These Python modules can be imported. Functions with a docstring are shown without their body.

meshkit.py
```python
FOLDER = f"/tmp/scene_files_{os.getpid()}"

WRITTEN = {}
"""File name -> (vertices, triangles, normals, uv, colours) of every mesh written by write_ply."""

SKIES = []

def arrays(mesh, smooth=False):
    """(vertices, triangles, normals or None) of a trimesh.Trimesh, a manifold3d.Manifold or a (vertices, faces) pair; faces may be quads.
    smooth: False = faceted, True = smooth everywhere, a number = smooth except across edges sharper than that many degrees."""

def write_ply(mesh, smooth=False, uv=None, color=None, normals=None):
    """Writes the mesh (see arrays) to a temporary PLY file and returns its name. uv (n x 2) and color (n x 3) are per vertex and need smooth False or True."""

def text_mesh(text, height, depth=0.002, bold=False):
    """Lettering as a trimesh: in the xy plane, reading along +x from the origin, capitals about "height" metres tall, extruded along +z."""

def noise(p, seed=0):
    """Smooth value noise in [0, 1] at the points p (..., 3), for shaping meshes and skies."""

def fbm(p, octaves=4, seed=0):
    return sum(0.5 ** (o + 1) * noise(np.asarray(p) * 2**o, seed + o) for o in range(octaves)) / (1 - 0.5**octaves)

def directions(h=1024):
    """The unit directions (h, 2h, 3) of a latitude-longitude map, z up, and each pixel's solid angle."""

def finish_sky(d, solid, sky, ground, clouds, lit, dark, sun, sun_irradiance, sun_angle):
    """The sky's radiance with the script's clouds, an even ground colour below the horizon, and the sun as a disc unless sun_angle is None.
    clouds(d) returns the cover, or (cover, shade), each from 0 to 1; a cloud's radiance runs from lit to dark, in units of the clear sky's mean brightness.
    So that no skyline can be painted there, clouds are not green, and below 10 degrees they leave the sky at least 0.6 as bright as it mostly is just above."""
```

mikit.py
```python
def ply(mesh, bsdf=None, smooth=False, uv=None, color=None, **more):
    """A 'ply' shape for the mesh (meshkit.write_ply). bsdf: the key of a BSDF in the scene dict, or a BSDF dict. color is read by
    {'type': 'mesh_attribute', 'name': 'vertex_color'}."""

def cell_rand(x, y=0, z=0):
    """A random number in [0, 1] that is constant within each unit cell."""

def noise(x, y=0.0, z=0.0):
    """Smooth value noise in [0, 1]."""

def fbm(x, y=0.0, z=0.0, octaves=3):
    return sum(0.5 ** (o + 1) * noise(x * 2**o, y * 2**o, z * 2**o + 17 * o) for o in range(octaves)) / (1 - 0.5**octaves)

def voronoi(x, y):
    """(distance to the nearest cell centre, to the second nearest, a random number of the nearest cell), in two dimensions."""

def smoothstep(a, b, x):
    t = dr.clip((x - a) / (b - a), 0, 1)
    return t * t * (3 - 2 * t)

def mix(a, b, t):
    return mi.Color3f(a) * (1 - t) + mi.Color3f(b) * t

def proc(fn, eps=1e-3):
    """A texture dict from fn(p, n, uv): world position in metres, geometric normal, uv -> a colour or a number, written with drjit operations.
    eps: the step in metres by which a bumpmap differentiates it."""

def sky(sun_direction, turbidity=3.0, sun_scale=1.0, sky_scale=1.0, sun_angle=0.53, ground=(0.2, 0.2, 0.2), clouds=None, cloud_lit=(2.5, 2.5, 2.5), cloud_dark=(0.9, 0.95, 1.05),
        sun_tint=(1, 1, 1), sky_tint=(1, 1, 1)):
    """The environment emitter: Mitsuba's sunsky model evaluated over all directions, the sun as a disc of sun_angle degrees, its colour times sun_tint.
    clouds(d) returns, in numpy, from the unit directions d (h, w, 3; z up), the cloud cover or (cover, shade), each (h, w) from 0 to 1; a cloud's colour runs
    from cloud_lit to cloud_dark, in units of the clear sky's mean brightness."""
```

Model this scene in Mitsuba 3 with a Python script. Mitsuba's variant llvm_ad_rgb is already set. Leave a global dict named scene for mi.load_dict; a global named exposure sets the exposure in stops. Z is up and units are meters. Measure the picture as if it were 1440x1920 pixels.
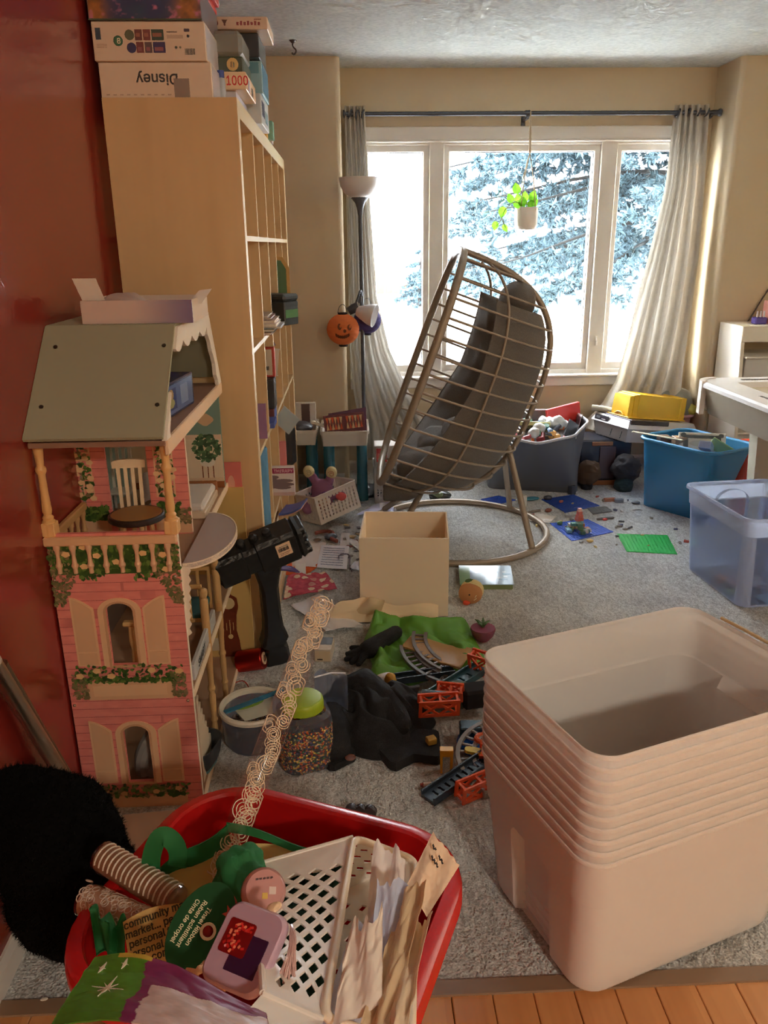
import math, random
import numpy as np, trimesh, manifold3d as m3, drjit as dr, mitsuba as mi
import mikit, meshkit
from shapely.geometry import Polygon, Point, box as sbox
from shapely.ops import unary_union
T = mi.ScalarTransform4f
random.seed(7); RNG = np.random.default_rng(7)
scene, labels = {}, {}

# ---------------------------------------------------------------- camera, light, exposure
H = 1.431
PITCH, YAW, ROLL, FPX = math.radians(18.54), math.radians(2.31), math.radians(-0.61), 1492.9
_f = np.array([math.sin(YAW)*math.cos(PITCH), math.cos(YAW)*math.cos(PITCH), -math.sin(PITCH)])
_r = np.array([math.cos(YAW), -math.sin(YAW), 0.0]); _u = np.cross(_r, _f)
_up = math.cos(ROLL)*_u - math.sin(ROLL)*_r
scene['camera'] = {'type': 'perspective', 'fov': math.degrees(2*math.atan(720/FPX)), 'fov_axis': 'x', 'near_clip': 0.02, 'far_clip': 500.0,
    'to_world': T().look_at(origin=[0, 0, H], target=[float(x) for x in np.array([0, 0, H]) + _f], up=[float(x) for x in _up])}
exposure = 0.0
SKY, LAMP = 240.0, 14.0
scene['sky'] = mikit.sky([-0.80, 0.56, 0.24], turbidity=4.0, sun_scale=0.05*SKY, sky_scale=1.0*SKY, sun_angle=3.0, ground=(.75, .78, .85), sky_tint=(.84, 1.0, 1.14), sun_tint=(1, .82, .6),
    clouds=lambda d: (0.85*np.ones(d.shape[:2]), 0.0*d[..., 2]), cloud_lit=(1.42, 1.50, 1.56), cloud_dark=(1.15, 1.2, 1.25))

# ---------------------------------------------------------------- helpers
def lin(c):
    if isinstance(c, str): c = tuple(int(c[i:i+2], 16) for i in (0, 2, 4))
    c = np.asarray(c, float)/255.0
    return np.where(c <= .04045, c/12.92, ((c+.055)/1.055)**2.4)
def rgb(c): return {'type': 'rgb', 'value': [float(x) for x in lin(c)]}
def numbered(name):
    if name not in labels and name not in scene and not any(k.startswith(name+'__') for k in scene): return name
    i = 1
    while True:
        k = f'{name}_{i:03d}'
        if k not in labels and k not in scene and not any(q.startswith(k+'__') for q in scene): return k
        i += 1
def thing(name, label, cat, group=None, kind=None):
    k = numbered(name); labels[k] = {'label': label}
    if kind != 'structure': labels[k]['category'] = cat
    if group: labels[k]['group'] = group
    if kind: labels[k]['kind'] = kind
    return k
def struct(name, label):
    k = numbered(name); labels[k] = {'label': label, 'kind': 'structure'}; return k
VC = {'matte': ('vc_matte', .9, 0), 'plastic': ('vc_plastic', .38, 0), 'gloss': ('vc_gloss', .15, 0), 'metal': ('vc_metal', .35, 1), 'cloth': ('vc_cloth', 1.0, 0)}
for _k, (_n, _ro, _me) in VC.items():
    d = {'type': 'principled', 'base_color': {'type': 'mesh_attribute', 'name': 'vertex_color'}, 'roughness': _ro, 'metallic': float(_me), 'specular': .5 if _k in ('plastic', 'gloss') else .2}
    if _k == 'cloth': d['sheen'] = .6
    scene[_n] = {'type': 'twosided', 'bsdf': d}
def colored(mesh, color):
    v, f = np.asarray(mesh.vertices), np.asarray(mesh.faces)
    return (v, f, np.tile(lin(color), (len(v), 1)))
def tm(mesh):
    if hasattr(mesh, 'to_mesh'):
        m = mesh.to_mesh(); return trimesh.Trimesh(np.array(m.vert_properties[:, :3]), np.array(m.tri_verts), process=False)
    return mesh
def xf(mesh, loc=(0, 0, 0), rz=0, rx=0, ry=0, s=1.0):
    """scaled, then turned about x, y, z (degrees), then moved"""
    mesh = tm(mesh).copy(); M = np.eye(4)
    for a, ax in ((rx, [1, 0, 0]), (ry, [0, 1, 0]), (rz, [0, 0, 1])):
        if a: M = trimesh.transformations.rotation_matrix(math.radians(a), ax) @ M
    M[:3, :3] = M[:3, :3] @ np.diag(np.broadcast_to(s, 3)); M[:3, 3] = loc
    mesh.apply_transform(M); return mesh
def cat(*ms): return trimesh.util.concatenate([tm(m) for m in ms])
def smoothed(mesh, angle):
    if angle is True or angle is False: return mesh
    return trimesh.graph.smooth_shade(trimesh.Trimesh(mesh.vertices, mesh.faces, process=True), angle=math.radians(angle), facet_minarea=None)
def add(key, mesh, mat='plastic', color=None, smooth=35, label=None, M=None, **more):
    """one entry of the scene. mesh: a mesh, or a list of (mesh, colour) printed or moulded in one piece"""
    key = numbered(key) if key in scene else key
    if isinstance(mesh, list):
        vs, fs, cs, n = [], [], [], 0
        for m, c in mesh:
            m = tm(m)
            if M is not None: m = m.copy(); m.apply_transform(M)
            m = smoothed(m, smooth) if smooth not in (True, False) else m
            v, f, c3 = colored(m, c); vs.append(v); fs.append(f+n); cs.append(c3); n += len(v)
        mesh = trimesh.Trimesh(np.vstack(vs), np.vstack(fs), process=False)
        scene[key] = mikit.ply(mesh, VC[mat][0], smooth=smooth is not False, color=np.vstack(cs), **more)
    else:
        mesh = tm(mesh)
        if M is not None: mesh = mesh.copy(); mesh.apply_transform(M)
        if mat in VC:
            mesh = smoothed(mesh, smooth) if smooth not in (True, False) else trimesh.Trimesh(mesh.vertices, mesh.faces, process=False)
            c = lin(color) if not (isinstance(color, np.ndarray) and color.ndim == 2) else None
            cc = np.tile(c, (len(mesh.vertices), 1)) if c is not None else color
            scene[key] = mikit.ply(mesh, VC[mat][0], smooth=smooth is not False, color=cc, **more)
        else:
            scene[key] = mikit.ply(mesh, mat, smooth=smooth, **more)
    if label: labels[key] = {'label': label}
    return key
def box(x0, x1, y0, y1, z0, z1, b=0.0):
    """a box, its edges chamfered by b"""
    if b <= 0:
        m = trimesh.creation.box((x1-x0, y1-y0, z1-z0)); m.apply_translation(((x0+x1)/2, (y0+y1)/2, (z0+z1)/2)); return m
    b = min(b, .45*min(x1-x0, y1-y0, z1-z0)); P = []
    for x, sx in ((x0, 1), (x1, -1)):
        for y, sy in ((y0, 1), (y1, -1)):
            for z, sz in ((z0, 1), (z1, -1)):
                P += [(x+sx*b, y+sy*b, z), (x+sx*b, y, z+sz*b), (x, y+sy*b, z+sz*b)]
    return tm(m3.Manifold.hull_points(np.array(P)))
def cbox(sx, sy, sz, b=0.0, z0=None):
    return box(-sx/2, sx/2, -sy/2, sy/2, -sz/2 if z0 is None else z0, sz/2 if z0 is None else z0+sz, b)
def hull(P): return tm(m3.Manifold.hull_points(np.array(P, float)))
def tube(P, r, n=8, closed=False):
    P = np.asarray(P, float); N = len(P); r = np.broadcast_to(r, (N,))
    t = (np.roll(P, -1, 0)-np.roll(P, 1, 0)) if closed else np.gradient(P, axis=0)
    t = t/(np.linalg.norm(t, axis=1, keepdims=True)+1e-12)
    a = np.cross(t[0], [0, 0, 1.0]);  a = np.cross(t[0], [1.0, 0, 0]) if np.linalg.norm(a) < .2 else a
    A = []
    for k in range(N):
        a = a-t[k]*(a@t[k]); a = a/(np.linalg.norm(a)+1e-12); A.append(a)
    A = np.array(A); B = np.cross(t, A)
    if closed:
        a = A[-1]-t[0]*(A[-1]@t[0]); a /= np.linalg.norm(a); tw = math.atan2(a@B[0], a@A[0]); ph = -tw*np.arange(N)/N
    else: ph = np.zeros(N)
    g = np.arange(n)*2*math.pi/n
    an = g[None, :]+ph[:, None]
    v = P[:, None]+r[:, None, None]*(np.cos(an)[..., None]*A[:, None]+np.sin(an)[..., None]*B[:, None])
    v = v.reshape(-1, 3); F = []
    for i in range(N if closed else N-1):
        i2 = (i+1) % N; j = np.arange(n); j2 = (j+1) % n
        F += [np.stack([i*n+j, i*n+j2, i2*n+j2], 1), np.stack([i*n+j, i2*n+j2, i2*n+j], 1)]
    if not closed:
        v = np.vstack([v, P[:1], P[-1:]]); j = np.arange(n); j2 = (j+1) % n
        F += [np.stack([j2, j, j*0+N*n], 1), np.stack([(N-1)*n+j, (N-1)*n+j2, j*0+N*n+1], 1)]
    return trimesh.Trimesh(v, np.vstack(F), process=False)
def spline(P, n=40, closed=False):
    from scipy.interpolate import CubicSpline
    P = np.asarray(P, float)
    if closed: P = np.vstack([P, P[:1]])
    d = np.r_[0, np.cumsum(np.linalg.norm(np.diff(P, axis=0), axis=1))]
    c = CubicSpline(d, P, bc_type='periodic' if closed else 'natural')
    return c(np.linspace(0, d[-1], n, endpoint=not closed))
def lathe(prof, n=32, a0=0, a1=360):
    """a profile of (radius, z) turned about z; upwards along the outside"""
    return trimesh.creation.revolve(np.array(prof, float), sections=n)
def prism(poly, h, holes=()):
    p = poly if hasattr(poly, 'exterior') or hasattr(poly, 'geoms') else Polygon(poly, holes)
    if hasattr(p, 'geoms'): return cat(*[trimesh.creation.extrude_polygon(q, h, engine='earcut') for q in p.geoms])
    return trimesh.creation.extrude_polygon(p, h, engine='earcut')
def upright(m, axis='y'):
    """a prism drawn in (x, y) stood up: its y becomes z and its thickness runs along y (axis 'y') or x"""
    m = tm(m).copy(); v = np.array(m.vertices)
    m.vertices = np.stack([v[:, 0], -v[:, 2], v[:, 1]], 1) if axis == 'y' else np.stack([v[:, 2], v[:, 0], v[:, 1]], 1)
    return m
def grid(fn, nu, nv, thick=0.0, wrap=False):
    """a sheet fn(u, v) -> xyz over the unit square, given a thickness"""
    u, v = np.meshgrid(np.linspace(0, 1, nu), np.linspace(0, 1, nv), indexing='ij')
    P = np.stack(fn(u, v), -1); i, j = np.meshgrid(np.arange(nu-1), np.arange(nv-1), indexing='ij')
    q = np.stack([i*nv+j, (i+1)*nv+j, (i+1)*nv+j+1, i*nv+j+1], -1).reshape(-1, 4); f = np.vstack([q[:, [0, 1, 2]], q[:, [0, 2, 3]]])
    V = P.reshape(-1, 3)
    if thick <= 0: return trimesh.Trimesh(V, f, process=False)
    n = np.cross(np.gradient(P, axis=0), np.gradient(P, axis=1)); n /= np.linalg.norm(n, axis=-1, keepdims=True)+1e-12
    W = (P-n*thick).reshape(-1, 3); K = len(V); idx = np.arange(nu*nv).reshape(nu, nv)
    ring = np.r_[idx[:, 0], idx[-1, 1:], idx[-2::-1, -1], idx[0, -2:0:-1]]; r2 = np.roll(ring, -1)
    s = np.vstack([np.stack([ring, r2+K, r2], 1), np.stack([ring, ring+K, r2+K], 1)])
    return trimesh.Trimesh(np.vstack([V, W]), np.vstack([f, f[:, ::-1]+K, s[:, ::-1]]), process=False)
def sphere(r, loc=(0, 0, 0), sub=2, s=1.0):
    m = trimesh.creation.icosphere(subdivisions=sub, radius=r); m.vertices *= np.broadcast_to(s, 3); m.apply_translation(loc); return m
def bumpy(mesh, amp, freq, seed=0):
    mesh = tm(mesh).copy(); v = np.array(mesh.vertices); n = np.array(mesh.vertex_normals)
    mesh.vertices = v+n*((meshkit.fbm(v*freq+seed*7.1, 3, seed)-.5)*2*amp)[:, None]; return mesh
def fuse(balls, chains, step=.02, it=6):
    """one smooth body from chains of (point, radius)"""
    M = m3.Manifold()
    S = lambda p, r: m3.Manifold.sphere(r, 16).translate([float(x) for x in p])
    for p, r in balls: M = M+S(p, r)
    for ch in chains:
        for (p, r), (q, s) in zip(ch[:-1], ch[1:]): M = M+m3.Manifold.batch_hull([S(p, r), S(q, s)])
    t = tm(M.refine_to_length(step)); t.merge_vertices(); trimesh.smoothing.filter_taubin(t, iterations=it); return t
def text(s, height, depth=.0006, bold=False): return meshkit.text_mesh(s, height, depth, bold)
def rrect(w, d, r, n=6):
    """a rounded rectangle's outline, counter-clockwise"""
    P = []
    for cx, cy, a in ((w/2-r, d/2-r, 0), (-w/2+r, d/2-r, 90), (-w/2+r, -d/2+r, 180), (w/2-r, -d/2+r, 270)):
        for k in range(n+1): t = math.radians(a+90*k/n); P.append((cx+r*math.cos(t), cy+r*math.sin(t)))
    return np.array(P)
def loft(rings, cap0=True, cap1=False):
    """closed rings of the same number of points joined one to the next"""
    R = [np.asarray(r, float) for r in rings]; n = len(R[0]); v = np.vstack(R); F = []; j = np.arange(n); j2 = (j+1) % n
    for i in range(len(R)-1): F += [np.stack([i*n+j, i*n+j2, (i+1)*n+j2], 1), np.stack([i*n+j, (i+1)*n+j2, (i+1)*n+j], 1)]
    for c, i in ((cap0, 0), (cap1, len(R)-1)):
        if c:
            k = len(v); v = np.vstack([v, R[i].mean(0)[None]]); F.append(np.stack([i*n+j2, i*n+j, j*0+k], 1) if i == 0 else np.stack([i*n+j, i*n+j2, j*0+k], 1))
    return trimesh.Trimesh(v, np.vstack(F), process=False)
def ring3(o, z): return np.column_stack([o, np.full(len(o), z)])
def bsdf(name, **k):
    two = k.pop('two', True); bump = k.pop('bump', None)
    d = {'type': 'principled', **k}
    if bump is not None: d = {'type': 'bumpmap', 'arbitrary': mikit.proc(bump[0], bump[2] if len(bump) > 2 else 1e-3), 'scale': bump[1], 'bsdf': d}
    scene[name] = {'type': 'twosided', 'bsdf': d} if two else d
    return name
L3 = lambda c: mi.Color3f(*[float(x) for x in lin(c)])
# ---------------------------------------------------------------- materials of the room
def _carpet(p, n, uv):
    a = mikit.noise(p.x*330, p.y*330, p.z*50); b = mikit.fbm(p.x*9, p.y*9, 3.0, 3); c = mikit.noise(p.x*95, p.y*95, 9.0); e = mikit.noise(p.x*160+5, p.y*42, 2.0)
    t = mikit.smoothstep(.1, .9, a*.55+c*.2+e*.25)
    col = mikit.mix(L3((150, 152, 152)), L3((222, 225, 226)), t)
    return col*(.84+.30*b)
bsdf('carpet_pile', base_color=mikit.proc(_carpet), roughness=1.0, specular=.05, sheen=.3, bump=(lambda p, n, uv: mikit.noise(p.x*260, p.y*260, 1.0)+.7*mikit.noise(p.x*90, p.y*90, 4.0), .006, 1e-3))
def _popcorn(p, n, uv): return mikit.smoothstep(.45, .8, mikit.noise(p.x*70, p.y*70, 1.0))*1.0+.5*mikit.smoothstep(.5, .8, mikit.noise(p.x*150, p.y*150, 7.0))
bsdf('ceiling_stipple', base_color=mikit.proc(lambda p, n, uv: mikit.mix(L3((196, 206, 209)), L3((218, 226, 228)), mikit.noise(p.x*80, p.y*80, 3.0))), roughness=1.0, specular=.1, bump=(_popcorn, .006, 2e-3))
def _peel(p, n, uv): return mikit.fbm(p.x*130, p.y*130, p.z*130, 2)
bsdf('beige_paint', base_color=rgb((205, 187, 157)), roughness=.6, specular=.3, bump=(_peel, .0012))
bsdf('red_paint', base_color=mikit.proc(lambda p, n, uv: L3((120, 36, 29))*(.93+.14*mikit.fbm(p.y*3, p.z*3, 1.0))), roughness=.13, specular=.8, bump=(_peel, .0007))
bsdf('white_paint', base_color=rgb((232, 228, 222)), roughness=.4, specular=.4)
def _plank(p, n, uv):
    i = dr.floor(p.x/.083+.1); g = mikit.fbm(p.x*60+i*9.0, p.y*3.5, i*3.1, 3); h = mikit.cell_rand(i, 3, dr.floor(p.y/.7+mikit.cell_rand(i, 1, 2)))
    return mikit.mix(L3((176, 112, 62)), L3((214, 158, 104)), .55*g+.45*h)
bsdf('oak_boards', base_color=mikit.proc(_plank), roughness=.33, specular=.5)
bsdf('strip_wood', base_color=rgb((128, 104, 84)), roughness=.45)
scene['pane_glass'] = {'type': 'thindielectric', 'int_ior': 1.5}
# ---------------------------------------------------------------- room shell
XL, XR, YB, YF, YA, CZ = -.74, 3.3, -2.6, 4.86, 5.17, 2.40
A0, A1 = -.02, 2.20
fl = struct('floor', 'honey coloured hardwood boards in front of the carpet')
add(fl+'__underlay', box(XL, XR, YB, 1.21, -.06, -.013), 'matte', (70, 48, 30))
x = XL; k = 0
while x < XR:
    y = YB+.2+.5*RNG.random() if k % 2 else YB+.6*RNG.random()
    ys = [YB]
    while y < 1.205: ys.append(y); y += .75+.4*RNG.random()
    ys.append(1.205)
    for a, b in zip(ys[:-1], ys[1:]):
        if b-a > .05 and b > .55: add(fl+'__plank', box(x+.0008, min(x+.082, XR), a+.0008, b-.0008, -.013, -.001*RNG.random(), .0016), 'oak_boards', smooth=False)
    x += .083; k += 1
add(fl+'__boards_behind', box(XL, XR, YB, .54, -.012, -.0005), 'oak_boards'); 
cp = struct('carpet', 'taupe speckled cut pile carpet over the living room floor'); add(cp, box(XL, XR, 1.225, YA, -.06, 0), 'carpet_pile')
t1 = struct('trim_1', 'brown transition strip between carpet and wood floor')
add(t1, hull([(XL, 1.196, -.013), (XR, 1.196, -.013), (XL, 1.2, .004), (XR, 1.2, .004), (XL, 1.232, .006), (XR, 1.232, .006), (XL, 1.24, -.01), (XR, 1.24, -.01)]), 'strip_wood')
add(struct('ceiling', 'white stippled ceiling'), box(XL, XR, YB, YA, CZ, CZ+.1), 'ceiling_stipple')
add(struct('wall_left', 'dark red painted side wall'), box(XL-.1, XL, YB, YF+.02, 0, CZ), 'red_paint')
def wallprism(pts): return prism(pts, CZ)
rr = .03
arc = lambda cx, cy, a0, a1: [(cx+rr*math.cos(math.radians(a)), cy+rr*math.sin(math.radians(a))) for a in np.linspace(a0, a1, 7)]
add(struct('wall_back_left', 'beige wall left of the window bay'), wallprism([(XL, 5.4), (XL, YF)]+arc(A0-rr, YF+rr, -90, 0)+[(A0, 5.4)]), 'beige_paint', smooth=50)
add(struct('wall_back_right', 'beige wall right of the window bay'), wallprism([(XR+.1, YF), (XR+.1, 5.4), (A1, 5.4)]+arc(A1+rr, YF+rr, 180, 270)), 'beige_paint', smooth=50)
WX0, WX1, WZ0, WZ1 = .07, 2.10, .60, 2.02
wb = struct('wall_window', 'beige bay wall around the window')
add(wb, cat(box(A0, WX0, YA, 5.4, 0, CZ), box(WX1, A1, YA, 5.4, 0, CZ), box(WX0, WX1, YA, 5.4, 0, WZ0), box(WX0, WX1, YA, 5.4, WZ1, CZ)), 'beige_paint')
add(struct('wall_right', 'beige side wall'), box(XR, XR+.1, YB, YF+.02, 0, CZ), 'beige_paint')
add(struct('wall_front', 'beige wall behind the viewer'), box(XL-.1, XR+.1, YB-.1, YB, 0, CZ), 'beige_paint')
def baseboard(name, label, a, b, nrm):
    a, b, nrm = np.array(a, float), np.array(b, float), np.array(nrm, float)
    P = []
    for q in (a, b):
        for o, z in ((0, 0), (.014, 0), (.014, .05), (.006, .065), (0, .065)): P.append((q[0]+nrm[0]*o, q[1]+nrm[1]*o, z))
    add(struct(name, label), hull(P), 'white_paint', smooth=False)
baseboard('baseboard_left', 'white baseboard along the red wall', (XL, -1.5), (XL, YF), (1, 0))
baseboard('baseboard_back_left', 'white baseboard below the beige wall left of the bay', (XL, YF), (A0-rr, YF), (0, -1))
baseboard('baseboard_window', 'white baseboard below the window', (A0, YA), (A1, YA), (0, -1))
baseboard('baseboard_back_right', 'white baseboard below the beige wall right of the bay', (A1+rr, YF), (XR, YF), (0, -1))
# ---------------------------------------------------------------- window: casing, stool, frame, sashes, panes
w = struct('window_1', 'white three-part window with casing')
cs = lambda x0, x1, z0, z1: box(x0, x1, YA-.02, YA+.001, z0, z1, .004)
add(w+'__casing', cs(0, .078, .6, 2.09), 'white_paint'); add(w+'__casing', cs(2.087, 2.165, .6, 2.09), 'white_paint')
add(w+'__head_casing', cat(cs(0, 2.165, 2.015, 2.09), box(.06, 2.1, YA-.028, YA, 2.006, 2.018, .003)), 'white_paint')
add(w+'__stool', box(.0, 2.165, YA-.05, YA+.05, .603, .622, .006), 'white_paint'); add(w+'__apron', cs(0, 2.165, .545, .604), 'white_paint')
FY0, FY1 = YA+.012, YA+.11
bx = lambda x0, x1, z0, z1, y0=FY0, y1=FY1: box(x0, x1, y0, y1, z0, z1, .004)
add(w+'__frame', cat(bx(.07, 2.1, 1.992, 2.02), bx(.07, 2.1, .60, .648), bx(.07, .098, .6, 2.02), bx(2.072, 2.1, .6, 2.02), bx(.503, .592, .6, 2.02, YA+.004), bx(1.545, 1.643, .6, 2.02, YA+.004)), 'white_paint')
for x0, x1 in ((.095, .505), (.59, 1.547), (1.641, 2.075)):
    s = add(w+'__sash', cat(bx(x0, x0+.037, .645, 1.995, YA+.03), bx(x1-.037, x1, .645, 1.995, YA+.03), bx(x0+.03, x1-.03, 1.957, 1.995, YA+.03), bx(x0+.03, x1-.03, .645, .69, YA+.03)), 'white_paint')
    add(w+'__pane', box(x0+.036, x1-.036, YA+.066, YA+.0661, .688, 1.958), 'pane_glass') if False else add(w+'__pane', trimesh.Trimesh([(x0+.036, YA+.066, .688), (x1-.036, YA+.066, .688), (x1-.036, YA+.066, 1.958), (x0+.036, YA+.066, 1.958)], [[0, 1, 2], [0, 2, 3]]), 'pane_glass', smooth=False)
    add(s+'__spacer', cat(bx(x0+.036, x0+.04, .688, 1.958, YA+.05, YA+.066), bx(x1-.04, x1-.036, .688, 1.958, YA+.05, YA+.066), bx(x0+.04, x1-.04, 1.954, 1.958, YA+.05, YA+.066), bx(x0+.04, x1-.04, .688, .692, YA+.05, YA+.066)), 'matte', (120, 124, 126))
for x in (.548, 1.594):
    add(w+'__latch', cat(box(x-.006, x+.006, YA-.008, YA+.006, .80, .86, .003), box(x-.004, x+.004, YA-.02, YA-.006, .83, .85, .002)), 'white_paint')
# ceiling lamp behind the viewer, switched on, and a warm lamp
def ceiling_lamp(x, y, label, power, col=(1.0, .90, .72)):
    k = thing('ceiling_light', label, 'ceiling light')
    add(k+'__base', xf(lathe([(0, 0), (.17, 0), (.17, .03), (0, .03)], 32), (x, y, CZ-.03)), 'plastic', (220, 215, 205))
    m = xf(lathe([(0, -.10), (.06, -.095), (.12, -.07), (.155, -.03), (.16, 0)], 32), (x, y, CZ-.03))
    add(k+'__shade', m, 'matte', (240, 235, 220), emitter={'type': 'area', 'radiance': {'type': 'rgb', 'value': [float(c*power) for c in col]}})
ceiling_lamp(1.3, -2.0, 'round glass ceiling light behind the viewer', 17.5*LAMP)
ceiling_lamp(2.6, 2.3, 'round glass ceiling light right of the viewer', 3.2*LAMP)
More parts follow.
